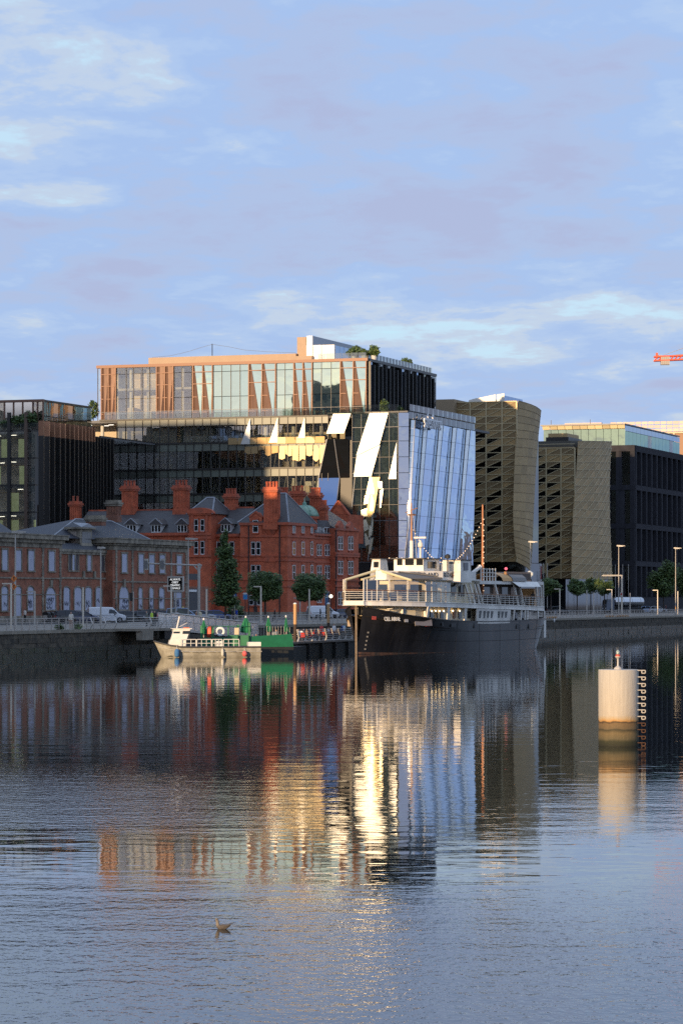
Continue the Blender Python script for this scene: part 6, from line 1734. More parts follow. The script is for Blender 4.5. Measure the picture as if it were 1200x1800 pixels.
def hb(x, lvl):
    """Half breadth at x from the bow; lvl 0 waterline .. 1 sheer."""
    b = 4.45
    fx = x/LEN
    wl = b*min(1, (max(x, 0)/17.0))**.80
    dk = b*min(1, ((max(x, 0)+.25)/8.5))**.52
    v = lerp(wl, dk, lvl**1.3)
    if x > 30:
        k = (x-30)/(LEN-30)
        aft_dk = math.sqrt(max(0, 1-(k*.985)**3.2)); aft_wl = math.sqrt(max(0, 1-min(1, k*1.20)**2.2))
        v *= lerp(aft_wl, aft_dk, lvl**.8)
    return max(v, .04)
def sheer(x): return 3.12+1.68*math.exp(-x/7.2)+.35*(max(0, x-22)/22)**1.5
stations = [0, .3, .6, 1.0, 1.5, 2.2, 3, 4, 5, 6.2, 7.5, 9, 10.5, 14, 18, 23, 28, 31, 34, 37, 39, 41, 42.5, 43.7, 44.6, 45.2, 45.5]
lv = [0, .08, .16, .26, .36, .48, .6, .72, .86, 1.0]
for sg, nm in ((-1, 'hull_side'), (1, 'hull_side')):
    SP(nm, MB().loft([[(x, sg*hb(x, l_), lerp(-.6, sheer(x), l_)) for l_ in lv] for x in stations], closed=False, cap=False), hull_m, smooth=True)
SP('stem_bar', MB().path([(-.12, 0, -.6), (-.12, 0, 2.4), (-.16, 0, 4.9)], .13, 6), mat('worn_stem', (.20, .15, .10), .7, var=.4, vscale=2))
# rubbing strake + boot top
for l0, l1, m, nm in ((.12, .155, boot_m, 'boot_top'),):
    q = MB()
    q.loft([[(x, -hb(x, l0)-.02, lerp(-.6, sheer(x), l0)), (x, -hb(x, l1)-.02, lerp(-.6, sheer(x), l1))] for x in stations[:-3]], closed=False, cap=False); SP(nm, q, m)
for sg in (-1, 1): SP('rubbing_strake', MB().path([(x, sg*(hb(x, 1)+.03), sheer(x)-.02) for x in stations], .07, 5), hull_m)
# main deck
SP('main_deck', MB().loft([[(x, -hb(x, 1)+.06, sheer(x)-.9), (x, hb(x, 1)-.06, sheer(x)-.9)] for x in stations], closed=False, cap=False), deck_m)
# ---- upper deck edge band
def ub(x): # half breadth of the upper deck
    if x < 14: v = lerp(hb(max(x, -.24)+.45, 1)+.12, 4.6, max(0, (x-4)/10))
    else: v = 4.6
    if x > 29: v *= math.sqrt(max(.0, 1-((x-29)/17.0)**2.6))
    return max(v, .1)
def uz(x): return 5.42-.017*x
ust = [-.68, -.6, -.4, -.1, .3, .8, 1.4, 2.2, 3.4, 5, 7, 10, 14, 18, 22, 26, 29, 32, 35, 38, 40, 42, 43.5, 44.7, 45.5, 45.95]
q = MB()
q.loft([[(x, -ub(x), uz(x)-.48), (x, -ub(x), uz(x)), (x, ub(x), uz(x)), (x, ub(x), uz(x)-.48)] for x in ust]); SP('upper_deck', q, ship_w)
q = MB()
for sgn in (-1, 1): q.path([(x, sgn*(ub(x)+.02), uz(x)-.02) for x in ust], .05, 4); q.path([(x, sgn*(ub(x)+.02), uz(x)-.46) for x in ust], .05, 4)
SP('deck_edge_bead', q, ship_w)
# ---- between main deck and upper deck
SP('forward_house', MB().loft([[(x, -max(.4, hb(x, 1)-g_), sheer(x)-.85), (x, -max(.4, hb(x, 1)-g_), uz(x)-.47), (x, max(.4, hb(x, 1)-g_), uz(x)-.47), (x, max(.4, hb(x, 1)-g_), sheer(x)-.85)] for x, g_ in ((1.8, 1.2), (4, .9), (7, .8), (10, .75), (14, .75), (20, .75), (31, .75))]), ship_c)
def hy(x): return -(hb(x, 1)-.78)
SP('stairs', MB().path([(1.8+.28*k, -hb(1.8+.28*k, 1)+.35, 3.9+.14*k) for k in range(7)], .06, 4), deck_m)
for k in range(6): SP('stair_tread', MB().box(1.8+.3*k, 2.05+.3*k, -hb(1.8+.3*k, 1)+.15, -hb(1.8+.3*k, 1)+.75, 3.95+.16*k, 4.0+.16*k), ship_w)
SP('windlass', MB().tube((.9, -1.2, 4.3), (.9, 1.2, 4.3), .28, 10).box(.6, 1.2, -.2, .2, 4.0, 4.75), black_pl)
for x, w, h0, h1 in ((5.0, .7, 3.85, 4.75), (8.4, .7, 3.5, 4.5), (11.0, .5, 3.4, 4.45)):
    o = SP('door', MB().box(x, x+w, hy(x)-.12, hy(x)+.1, h0, h1), ship_w); SP('door_window', MB().box(x+.12, x+w-.12, hy(x)-.16, hy(x)-.122, h0+.35, h1-.12), shwin, o)
# promenade openings: frames between main and upper deck along the side
def side_pt(x, off=0): return -hb(x, 1)+off
xa = unproj(752, 1075, y=-4.4)[0]; xb = unproj(838, 1080, y=-4.4)[0]; xc = unproj(893, 1080, y=-4.3)[0]
def fpost(x, w): 
    y = max(side_pt(x), -ub(x))
    SP('frame_post', MB().loft([[(x-w, y-.03, sheer(x)-.05), (x+w, y-.03, sheer(x)-.05), (x+w, y+.1, sheer(x)-.05), (x-w, y+.1, sheer(x)-.05)], [(x-w*1.5, -ub(x)-.0, uz(x)-.45), (x+w*1.5, -ub(x)-.0, uz(x)-.45), (x+w*1.5, -ub(x)+.12, uz(x)-.45), (x-w*1.5, -ub(x)+.12, uz(x)-.45)]]), ship_w)
for px in (752, 786, 816, 837): fpost(unproj(px, 1078, y=-4.4)[0], .20)
for px in (606,): pass
SP('bow_post', MB().box(.5, .7, -.9, -.7, 4.3, 5.0), ship_c)
# inner lights seen in the openings
blb = mat('warm_bulb', (.9, .8, .6), .5, emit=(1, .72, .38), estr=5.0)
for px in (757, 764, 771, 778, 794, 806):
    x = unproj(px, 1071, y=-3.74)[0]; SP('cabin_lamp', MB().lathe([(.03, -.09), (.09, 0), (.03, .09)], (x, -3.85, 4.35), 8), blb)
for px in (758, 766, 776, 798, 808, 824):
    x = unproj(px, 1076, y=-3.74)[0]; SP('cabin_window', MB().box(x-.36, x+.36, -3.80, -3.70, 3.55, 4.35), shwin if px != 798 else wood_v)
# solid white side with tall slits
q = MB(); xs_ = [lerp(xb, xc, k/10) for k in range(11)]
q.loft([[(x, side_pt(x)-.03, sheer(x)-.25), (x, -ub(x)-.01, uz(x)-.46), (x, -ub(x)+.06, uz(x)-.46), (x, side_pt(x)+.06, sheer(x)-.25)] for x in xs_]); SP('side_plating', q, ship_w)
for px in (841, 848.5, 855, 861.5, 874, 880, 886.5):
    x = unproj(px, 1082, y=-4.4)[0]; SP('side_window', MB().loft([[(x-.22, side_pt(x)-.06, sheer(x)+.22), (x+.22, side_pt(x)-.06, sheer(x)+.22), (x+.22, side_pt(x)+.02, sheer(x)+.22), (x-.22, side_pt(x)+.02, sheer(x)+.22)], [(x-.28, -ub(x)-.04, uz(x)-.72), (x+.28, -ub(x)-.04, uz(x)-.72), (x+.28, -ub(x)+.02, uz(x)-.72), (x-.28, -ub(x)+.02, uz(x)-.72)]]), shwin)
x = unproj(868, 1082, y=-4.4)[0]; SP('side_door', MB().box(x-.35, x+.35, side_pt(x)-.08, side_pt(x)-.035, sheer(x)+.1, uz(x)-.6), ship_w)
for px in (900, 913, 920, 925, 938, 952, 958): fpost(unproj(px, 1080, y=-4.3 if px < 930 else -3.6)[0] if px < 945 else {952: 42.3, 958: 44.0}[px], .11)
SP('aft_house', MB().box(31, 38.5, -2.6, 2.6, 2.3, 4.3), ship_w)
for k in range(3): SP('cabin_window', MB().box(32+k*2.3, 33.2+k*2.3, -2.66, -2.602, 3.2, 4.1), shwin)
# ---- upper deck: main saloon
SD0, SD1 = 8.0, 20.5
def roundfront(x0, x1, w, z0, z1, r=6.2, n=6):
    return [(x1, -w), (x0+r, -w), (x0, -.6), (x0, .6), (x0+r, w), (x1, w)]
SP('saloon', MB().prism(roundfront(6.3, 21, 3.75, 0, 0), 5.05, 7.55), ship_c)
SP('boat_deck', MB().prism(roundfront(5.55, 21.5, 4.25, 0, 0), 7.55, 7.68), ship_w)
SP('name_fascia', MB().prism(roundfront(5.7, 20.5, 4.2, 0, 0), 7.68, 8.5), ship_w)
for x, w in ((13.2, 1.2), (14.9, 1.3), (16.8, 1.5)): SP('saloon_window', MB().box(x, x+w, -3.80, -3.752, 5.9, 7.1), shwin)
def chamfer(k, off=0): return (lerp(6.3, 12.5, k)-.45*off, lerp(-.6, -3.75, k)-.9*off)
for k in (.10, .40, .70):
    (xa_, ya_), (xb_, yb_) = chamfer(k, .03), chamfer(k+.22, .03)
    SP('saloon_window', MB().ext([(xa_, ya_, 5.95), (xb_, yb_, 5.95), (xb_, yb_, 7.1), (xa_, ya_, 7.1)], (.02, .03, 0)), shwin)
SP('saloon_window', MB().box(6.25, 6.298, -.45, .45, 6.0, 7.1), shwin)
lett = mat('dark_sign_letters', (.05, .05, .05), .6)
# lettering: front part and side part of the fascia
ca = math.atan2(-3.6, 6.2)
textobj('lettering', 'THE BOAT BAR AND', .66, lett, ship, (lerp(5.7, 11.9, .5)-.03, lerp(-.6, -4.2, .5)-.04, 8.09), (PI/2, 0, ca), .01, sx=.95)
textobj('lettering', 'RESTAURANT', .66, lett, ship, (14.0, -4.22, 8.09), (PI/2, 0, 0), .01, sx=.95)
# wheel emblem on the side
def wheel_emblem(px, py):
    x, y, z = unproj(px, py, y=-4.28)
    q = MB()
    for k in range(12): q.tube((x+.42*math.cos(k*PI/6), -4.29, z+.42*math.sin(k*PI/6)), (x+.42*math.cos((k+1)*PI/6), -4.29, z+.42*math.sin((k+1)*PI/6)), .06, 5)
    for k in range(6): q.tube((x, -4.29, z), (x+.52*math.cos(k*PI/3), -4.29, z+.52*math.sin(k*PI/3)), .035, 4)
    SP('ship_wheel_emblem', q, wood_v)
# wheelhouse with three windows facing forward
wh0, wh1 = unproj(692, 983, x=10)[1], unproj(744, 983, x=10)[1]
zt, zb_ = unproj(700, 983, x=10)[2], unproj(700, 1003, x=10)[2]
y0, y1 = min(wh0, wh1), max(wh0, wh1)
SP('wheelhouse', MB().box(10, 14, y0, y1, 8.45, zt), ship_w); SP('wheelhouse_roof', MB().box(9.7, 14.2, y0-.2, y1+.2, zt, zt+.12), mat('dark_roof_paint', (.05, .05, .05), .6))
for pa, pb in ((698, 707), (712, 727), (732, 743)):
    a_, b_ = unproj(pb, 990, x=10)[1], unproj(pa, 990, x=10)[1]; SP('wheelhouse_window', MB().box(9.94, 9.998, min(a_, b_), max(a_, b_), unproj(0, 997.5, x=10)[2], unproj(0, 986, x=10)[2]), shwin)
SP('wheelhouse_window', MB().box(11, 13.2, y0-.05, y0-.002, zb_+.25, zt-.25), shwin)
# wing cabins
def wing_cab(pa, pb, yt, yb, x0, x1, win):
    a_, b_ = unproj(pb, yt, x=x0)[1], unproj(pa, yt, x=x0)[1]; z1, z0 = unproj(pa, yt, x=x0)[2], unproj(pa, yb, x=x0)[2]
    o = SP('wing_cabin', MB().loft([[(x0-.25, a_-.1, z0), (x1+.2, a_-.1, z0), (x1+.2, b_+.1, z0), (x0-.25, b_+.1, z0)], [(x0, a_, z1), (x1, a_, z1), (x1, b_, z1), (x0, b_, z1)]]), ship_w)
    SP('wing_window', MB().box(x0-.16, x0-.10, lerp(a_, b_, win[0]), lerp(a_, b_, win[1]), lerp(z0, z1, win[2]), lerp(z0, z1, win[3])), shwin, o)
    SP('wing_roof', MB().box(x0-.2, x1+.2, a_-.15, b_+.15, z1, z1+.08), MATS['dark_roof_paint'], o)
    return a_, b_, z0, z1
wing_cab(654, 668, 983, 1006, 9.0, 10.6, (.15, .75, .35, .8))
a_, b_, z0, z1 = wing_cab(779, 809, 985, 1024, 14.5, 17.0, (.35, .80, .55, .9))
SP('wing_window', MB().box(15.2, 16.3, a_-.10, a_-.03, lerp(z0, z1, .55), lerp(z0, z1, .9)), shwin)
# emblem on the front of the right wing
yq, zq = unproj(791.5, 1011.5, x=14.2)[1:]
q = MB()
for k in range(12): q.tube((14.15, yq+.30*math.cos(k*PI/6), zq+.30*math.sin(k*PI/6)), (14.15, yq+.30*math.cos((k+1)*PI/6), zq+.30*math.sin((k+1)*PI/6)), .05, 5)
for k in range(6): q.tube((14.15, yq, zq), (14.15, yq+.36*math.cos(k*PI/3), zq+.36*math.sin(k*PI/3)), .03, 4)
SP('ship_wheel_emblem', q, wood_v)
SP('bridge_screen', MB().box(14.3, 14.4, y0-2.3, y0, 8.45, 9.3), ship_w)
SP('searchlight', MB().lathe([(.1, 0), (.28, .05), (.3, .35), (.1, .5)], (13, y0-1.4, zt+.05), 10).tube((13, y0-1.4, 8.4), (13, y0-1.4, zt+.1), .06, 5), black_pl)
SP('ventilator', MB().tube((13.4, y0-1.0, 8.4), (13.4, y0-1.0, zt-.1), .35, 8), ship_w)
# foremast, radar
x, y = 14.0, unproj(723, 960, x=14.0)[1]; zM = unproj(723, 884, x=14)[2]
o = SP('foremast', MB().tube((x, y, 8.4), (x, y, zt+2.0), .22, 8, .20), ship_w)
SP('mast_top', MB().tube((x, y, zt+2.0), (x, y, zM), .14, 8, .06), mat('mast_wood', (.40, .22, .12), .6), o)
zc_ = unproj(723, 897, x=14)[2]; SP('crosstree', MB().tube((x, y-.7, zc_+.25), (x, y+.7, zc_-.25), .05, 5).tube((x, y-.5, zc_-.5), (x, y+.5, zc_-.5), .05, 5).box(x-.35, x+.35, y-.35, y+.35, zc_-.45, zc_-.38), mat('mast_brown', (.25, .14, .09), .6), o)
SP('mast_ladder', MB().tube((x-.3, y+.9, 8.4), (x, y+.2, zc_-.5), .03, 4).tube((x-.3, y-.9, 8.4), (x, y-.2, zc_-.5), .03, 4), galv, o)
y = unproj(738.5, 960, x=13)[1]; zr4 = unproj(738, 944.5, x=13)[2]
o = SP('radar_post', MB().tube((13, y, 8.5), (13, y, zr4-.3), .11, 8).lathe([(.16, 0), (.28, .12), (.28, .45), (.16, .6)], (13, y, zr4-1.1), 8), ship_w); SP('radar_scanner', MB().box(12.85, 13.15, y-.7, y+.7, zr4-.12, zr4+.05), ship_w, o)
# aft mast, boom and strings of lamps
xm_ = 25.0; ym_ = unproj(848, 960, x=xm_)[1]; zA_ = unproj(848, 887, x=xm_)[2]
SP('aft_mast', MB().tube((xm_, ym_, 5.0), (xm_, ym_, zA_), .17, 8, .09), mat('orange_mast', (.46, .20, .09), .55))
xb1, yb1, zb1 = unproj(843, 997, x=xm_-.4); xb0, yb0, zb0 = unproj(803, 1029, y=-4.1)
SP('cargo_boom', MB().tube((xb0, yb0, zb0), (xb1, yb1, zb1), .22, 8, .18).lathe([(.1, -.2), (.28, 0), (.1, .25)], (xb1, yb1, zb1), 8), ship_w)
fx_, fy_, fz_ = 14.0, unproj(723, 960, x=14.0)[1], unproj(723, 925, x=14)[2]
az_ = unproj(848, 913, x=xm_)[2]
cable = MB(); P = []
bulb = MB().lathe([(.02, -.06), (.06, 0), (.02, .06)], (0, 0, 0), 6).mesh('festoon_bulb', mat('festoon_glow', (.9, .7, .5), .5, emit=(1, .72, .48), estr=.8))
for k in range(41):
    u_ = k/40; sag = 4.3*4*u_*(1-u_); p = (lerp(fx_, xm_, u_), lerp(fy_, ym_, u_), lerp(fz_, az_, u_)-sag); P.append(p)
fest = SP('festoon_cable', MB().path(P, .02, 3), black_pl)
for k in range(1, 40, 1):
    o = link('festoon_bulb', bulb, fest); o.location = P[k]
for k in range(14):
    o = link('festoon_bulb', bulb, fest); o.location = (xm_-.2, ym_-.2, lerp(az_, 6.5, k/13))
for px in (684, 697, 706, 719, 752, 775):
    x, y, z = unproj(px, 981, x=10.5); o = link('festoon_bulb', bulb, fest); o.location = (x, y, z)
# upper deck rails and glass screens
def upath(x0, x1, n, sgn=-1):
    return [(lerp(x0, x1, k/n), sgn*(ub(lerp(x0, x1, k/n))-.06), uz(lerp(x0, x1, k/n))) for k in range(n+1)]
front = [(x, ub(x)-.06, uz(x)) for x in (6, 4.5, 3.2, 2.2, 1.4, .8, .3, -.1, -.4, -.6)] + [(x, -ub(x)+.06, uz(x)) for x in (-.6, -.4, -.1, .3, .8, 1.4, 2.2, 3.2, 4.5, 6)]
side = [(x, -ub(x)+.06, uz(x)) for x in [6+1.2*k for k in range(1, 36)] if x < 45.6]
allp = front+side
q = MB()
for h in (.28, .5, .72, .92): q.path([(x, y, z+h) for x, y, z in allp], .022, 4)
SP('deck_rail', q, ship_w)
SP('handrail', MB().path([(x, y, z+1.08) for x, y, z in allp], .045, 5), wood_v)
for i, (x, y, z) in enumerate(allp):
    if i < len(front) or i % 1 == 0: SP('stanchion', MB().tube((x, y, z), (x, y, z+1.08), .03, 5), ship_w)
for i in range(len(front)-1):
    (xa_, ya_, za_), (xb_, yb_, zb_2) = front[i], front[i+1]
    if math.hypot(xb_-xa_, yb_-ya_) < .15: continue
    SP('screen_pane', MB().loft([[(xa_, ya_, za_+.1), (xb_, yb_, zb_2+.1)], [(xa_, ya_, za_+2.15), (xb_, yb_, zb_2+2.15)]], closed=False, cap=False), shglass)
    if i % 2 == 0: SP('screen_post', MB().tube((xa_, ya_, za_), (xa_, ya_, za_+2.2), .05, 5), ship_w)
for i in range(0, 5):
    xa_, ya_, za_ = side[i]; xb_, yb_, zb_2 = side[i+1]
    SP('screen_pane', MB().loft([[(xa_, ya_+.05, za_+.1), (xb_, yb_+.05, zb_2+.1)], [(xa_, ya_+.05, za_+2.1), (xb_, yb_+.05, zb_2+2.1)]], closed=False, cap=False), shglass)
    SP('screen_post', MB().tube((xa_, ya_+.05, za_), (xa_, ya_+.05, za_+2.15), .04, 5), ship_w)
# awnings over the fore deck: cream booms and grey cloth
def beam(pa, pb, xa_, xb_, m, r=.13, nm='awning_boom'):
    A = unproj(pa[0], pa[1], x=xa_); B = unproj(pb[0], pb[1], x=xb_); SP(nm, MB().tube(A, B, r, 8), m); return Vector(A), Vector(B)
A0, B0 = beam((607, 1019.5), (660, 1003), 2.0, 6.0, cream_bm); A1, B1 = beam((668, 1003), (722, 1020), 6.0, 3.0, cream_bm); beam((635, 1019), (664, 1011), 4.0, 6.5, cream_bm, .11)
C1, D1 = Vector(unproj(716, 1018, x=5)), Vector(unproj(776, 1017, x=9.0)); E1 = Vector(unproj(735, 1006, x=9)); F1 = Vector(unproj(668, 1003, x=6.4))
SP('awning', MB().loft([[tuple(C1), tuple(D1)], [tuple(F1), tuple(E1)]], closed=False, cap=False), awn)
SP('awning_valance', MB().tube(C1, D1, .14, 6), awn); SP('awning_arm', MB().tube(E1, D1, .06, 5).tube(unproj(700, 1005, x=7), unproj(770, 1013, x=9), .06, 5), awn)
SP('awning_post', MB().tube((6.2, unproj(665, 1010, x=6.2)[1], 5.2), (6.2, unproj(665, 1010, x=6.2)[1], unproj(665, 1002, x=6.2)[2]), .05, 5), black_pl)
# aft upper deck: roof, leaning posts, house
xr0, xr1 = 24, 45.5
def ar(x): return min(4.3, ub(x)+.0)-.1
q = MB(); q.loft([[(x, -ar(x), 7.2), (x, -ar(x), 7.55), (x, ar(x), 7.55), (x, ar(x), 7.2)] for x in (21.6, 24, 28, 32, 35, 37, 39, 41, 42.5, 43.5)]); SP('aft_roof', q, ship_w)
SP('aft_saloon', MB().box(22, 36, -2.9, 2.9, 4.95, 7.2), mat('dark_saloon', (.10, .075, .06), .7))
for k in range(5): SP('saloon_window', MB().box(23+k*2.5, 24.6+k*2.5, -2.96, -2.902, 5.6, 6.9), shwin if k % 2 else wood_v)
for px in (824, 832, 840, 846, 876, 909, 919, 928, 937, 944):
    x = unproj(px, 1052, y=-4.3)[0] if px < 920 else {928: 38.5, 937: 40.5, 944: 42.5}[px]
    SP('leaning_post', MB().loft([[(x+.0, -ub(x)+.12, uz(x)), (x+.22, -ub(x)+.12, uz(x)), (x+.22, -ub(x)+.3, uz(x)), (x, -ub(x)+.3, uz(x))], [(x-.75, -ar(x-.75), 7.2), (x-.53, -ar(x-.75), 7.2), (x-.53, -ar(x-.75)+.18, 7.2), (x-.75, -ar(x-.75)+.18, 7.2)]]), ship_w)
A = Vector(unproj(877, 1029, x=30.5)); B = Vector(unproj(910, 1027, x=37))
SP('sun_blind', MB().loft([[(30, -4.35, 7.5), (37.5, -4.3, 7.5)], [(30.5, -5.0, 6.95), (37, -4.9, 6.95)]], closed=False, cap=False), ship_w)
SP('deck_store', MB().box(42.3, 43.6, -1.9, -.2, 4.7, 6.8), mat('lit_brown_door', (.55, .30, .12), .5))
# on the aft roof
tent = mat('orange_tent_lining', (.62, .34, .12), .6)
x, y, z = unproj(865, 1022, x=29)
q = MB(); q.loft([[(xx, y+1.9*math.cos(a), 7.55+.95*math.sin(a)) for a in [k*PI/8 for k in range(9)]] for xx in (27.5, 29.0, 30.5, 34.0)], closed=False, cap=False); SP('canvas_hood', q, [tent][0])
q = MB(); q.loft([[(xx, y+1.96*math.cos(a), 7.56+1.0*math.sin(a)) for a in [k*PI/8 for k in range(9)]] for xx in (30.2, 34.2)], closed=False, cap=False); SP('canvas_cover', q, mat('grey_canvas', (.26, .24, .22), .8))
SP('bar_counter', MB().box(30, 37, -3.7, -3.4, 7.55, 8.6), wood_v)
SP('bar_front_panel', MB().box(30.2, 36.8, -3.76, -3.702, 7.7, 8.4), mat('dark_bar_front', (.08, .05, .035), .6))
SP('roof_fence', MB().path([(23+k*.01, -3.9, 7.55) for k in range(2)], .02, 4).box(22.5, 26.5, -3.9, -3.86, 8.0, 8.06).box(22.5, 26.5, -3.9, -3.86, 8.4, 8.46).box(22.5, 26.5, -3.9, -3.86, 8.8, 8.86), ship_w)
for k in range(6): SP('roof_fence_post', MB().box(22.5+k*.8, 22.58+k*.8, -3.92, -3.84, 7.55, 8.9), ship_w)
xt, yt, zt2 = unproj(911, 1022.5, x=39.0)
textobj('lettering', 'Hein', 1.05, white_sign, ship, (39, yt, zt2), (PI/2, 0, PI/2+.0), .05, sx=1.1)
SP('letter_frame', MB().tube((39.1, yt-1.5, 7.5), (39.1, yt-1.5, zt2+.3), .05, 4).tube((39.1, yt+1.5, 7.5), (39.1, yt+1.5, zt2+.3), .05, 4).tube((39.1, yt-1.5, zt2), (39.1, yt+1.5, zt2), .04, 4), black_pl)
SP('lamp_stand', MB().tube((41.3, -1.8, 7.5), (41.3, -1.8, 8.2), .06, 5), ship_w); SP('lamp_globe', MB().lathe([(.1, -.35), (.42, -.1), (.42, .15), (.1, .4)], (41.3, -1.8, 8.4), 10), mat('cream_globe', (.75, .72, .60), .5))
SP('red_light', MB().lathe([(.1, -.15), (.2, 0), (.1, .15)], (36.8, yt+.6, 9.0), 8), mat('red_pink_lamp', (.8, .15, .18), .4, emit=(1, .15, .2), estr=1.0))
# marks and fittings on the hull
wlet = mat('hull_letters', (.80, .80, .78), .6)
def on_hull(px, py):
    l_ = .8; x = 4.0
    for it in range(30):
        y = -hb(x, l_); x2, _, z = unproj(px, py, y=y); x = .5*x+.5*x2; l_ = min(1, max(.05, (z+.6)/(sheer(x)+.6)))
    return x, -hb(x, l_), z
pA, pB = on_hull(671, 1087), on_hull(703, 1090)
ang = math.atan2(pB[1]-pA[1], pB[0]-pA[0]); 
textobj('lettering', 'CILL AIRNE', .62, wlet, ship, ((pA[0]+pB[0])/2+.10*math.sin(ang), (pA[1]+pB[1])/2-.16, (pA[2]+pB[2])/2), (PI/2-.25, 0, ang), .02, sx=math.hypot(pB[0]-pA[0], pB[1]-pA[1])/3.55)
def hull_plate(px, py, w, h, m, nm):
    x, y, z = on_hull(px, py); x2, y2, z2 = on_hull(px+8, py); a = math.atan2(y2-y, x2-x)
    o = SP(nm, MB().box(-w/2, w/2, -.05, .03, -h/2, h/2), m); o.location = (x, y, z); o.rotation_euler = (-.15, 0, a); return o
hull_plate(713.5, 1090, .5, .45, mat('hull_grey_disc', (.35, .35, .36), .5), 'hawse_cover')
pl = hull_plate(743.5, 1094, 2.6, .75, mat('grey_notice', (.22, .20, .20), .6), 'notice_board'); 
pl2 = hull_plate(750.5, 1096.5, .8, .6, mat('red_notice', (.50, .06, .04), .6), 'notice_emblem')
hull_plate(657, 1086, .5, .4, mat('red_badge', (.38, .06, .05), .6), 'bow_badge')
for px, py, w in ((777, 1096, .35), (796, 1098, 1.1), (833, 1100, .3), (909, 1101, .8), (929, 1101, .4), (957, 1097, .9)): hull_plate(px, py, w, .55, black_pl, 'hull_port')
for k in range(5):
    z = 2.2-.42*k; o = SP('draught_mark', MB().box(-.09, .09, -.02, .02, -.08, .08), mat('draught_paint', (.16, .16, .16), .9, spec=.1)); lq = (z+.6)/(sheer(.8)+.6); o.location = (.75, -hb(.75, lq)-.05, z); o.rotation_euler = (0, 0, -1.0)
xA, yA = 2.8, hb(2.8, .8)
o = SP('anchor_plate', MB().box(-.5, .5, -.05, .05, -.4, .4), mat('cream_plate', (.55, .42, .28), .6)); o.location = (2.2, hb(2.2, .75)+.04, 3.2); o.rotation_euler = (0, 0, .75)
SP('stern_ladder', MB().box(44.3, 44.9, -2.3, -1.7, 1.2, 3.2), ship_w)
rail_in = [(x, y) for x, y in ((7, -3.9),)]
# tables and chairs on the open decks
tbl = mat('deck_furniture', (.12, .10, .09), .7); tbl_w = mat('deck_furniture_pale', (.45, .42, .38), .6)
def deck_table(label, x, y):
    c, s = math.cos(SROT), math.sin(SROT)
    o = link('deck_table', None); tag(o, label, 'table', 'tables on the ship upper deck'); o.location = (SHX+c*x-s*y, SHY+s*x+c*y, uz(x)); o.rotation_euler = (0, 0, SROT)
    link('tabletop', MB().box(-.45, .45, -.45, .45, .70, .75).mesh('tabletop', tbl_w), o); link('leg', MB().tube((0, 0, 0), (0, 0, .7), .05, 6).box(-.3, .3, -.3, .3, 0, .03).mesh('leg', tbl), o)
    for sx in (-1, 1):
        ch = link('bench', MB().box(sx*.8-.2, sx*.8+.2, -.45, .45, .42, .47).box(sx*.98-.02, sx*.98+.02, -.45, .45, .47, .9).box(sx*.8-.18, sx*.8-.14, -.4, .4, 0, .42).box(sx*.8+.14, sx*.8+.18, -.4, .4, 0, .42).mesh('bench', tbl), o)
for x, y, l_ in ((1.0, 1.2, 'table nearest the bow rail on the ship upper deck'), (3.0, -2.2, 'table by the near bow rail behind the glass screen'), (3.5, 1.8, 'table on the far side of the fore deck'), (21.5, -3.9, 'table under the leaning posts, foremost of the row'), (24.5, -3.7, 'table under the leaning posts by the orange mast'), (28, -3.7, 'table under the front of the sun blind'), (32, -3.7, 'table under the middle of the sun blind'), (37, -2.6, 'table farthest aft on the ship upper deck')): deck_table(l_, x, y)
def on_ship(label, x, y, pose, top, legs, rot=0.0, hair=None):
    c, s = math.cos(SROT), math.sin(SROT)
    return person(label, SHX+c*x-s*y, SHY+s*x+c*y, uz(x), SROT+rot, pose, top, legs, hair, 'people aboard the ship')
on_ship('person in black standing behind the glass screen on the fore deck', 5.2, unproj(709, 1030, x=5.2)[1], 'stand', (.03, .025, .03), (.03, .03, .035), 2.4)
on_ship('person in grey seated behind the bow rail', 2.6, -1.6, 'sit', (.30, .26, .22), (.08, .08, .09), 1.0, hair_b)
on_ship('person in dark clothes seated under the aft roof', 32.6, -3.3, 'sit', (.05, .05, .06), (.05, .05, .05), 2.0)
on_ship('person in a black top at the stern rail', 42.2, -1.8, 'stand', (.03, .03, .03), (.05, .05, .06), -.6)
# mooring lines from the bow
def line(nm, a, b, sag):
    A, B = Vector(a), Vector(b); SP(nm, MB().path([A.lerp(B, k/8)-Vector((0, 0, sag*4*(k/8)*(1-k/8))) for k in range(9)], .045, 4), mat('mooring_rope', (.42, .36, .26), .9))
line('mooring_rope', (44.5, .8, 3.4), (52, 13, 2.7), .5)
for k in range(7):
    x = 4+k*5.6
    SP('plate_seam', MB().path([(x, -hb(x, l_)-.004, lerp(-.6, sheer(x), l_)) for l_ in lv[1:]], .012, 3), mat('seam_line', (.012, .011, .011), .7, spec=.1))
for l_ in (.45, .72): SP('plate_seam', MB().path([(x, -hb(x, l_)-.012, lerp(-.6, sheer(x), l_)) for x in stations[2:-2]], .018, 3), MATS['seam_line'])
# ================================================================ workboat, floating terrace, gangway, pontoon
def W2(px, Y): return (px-600)/FOC*Y
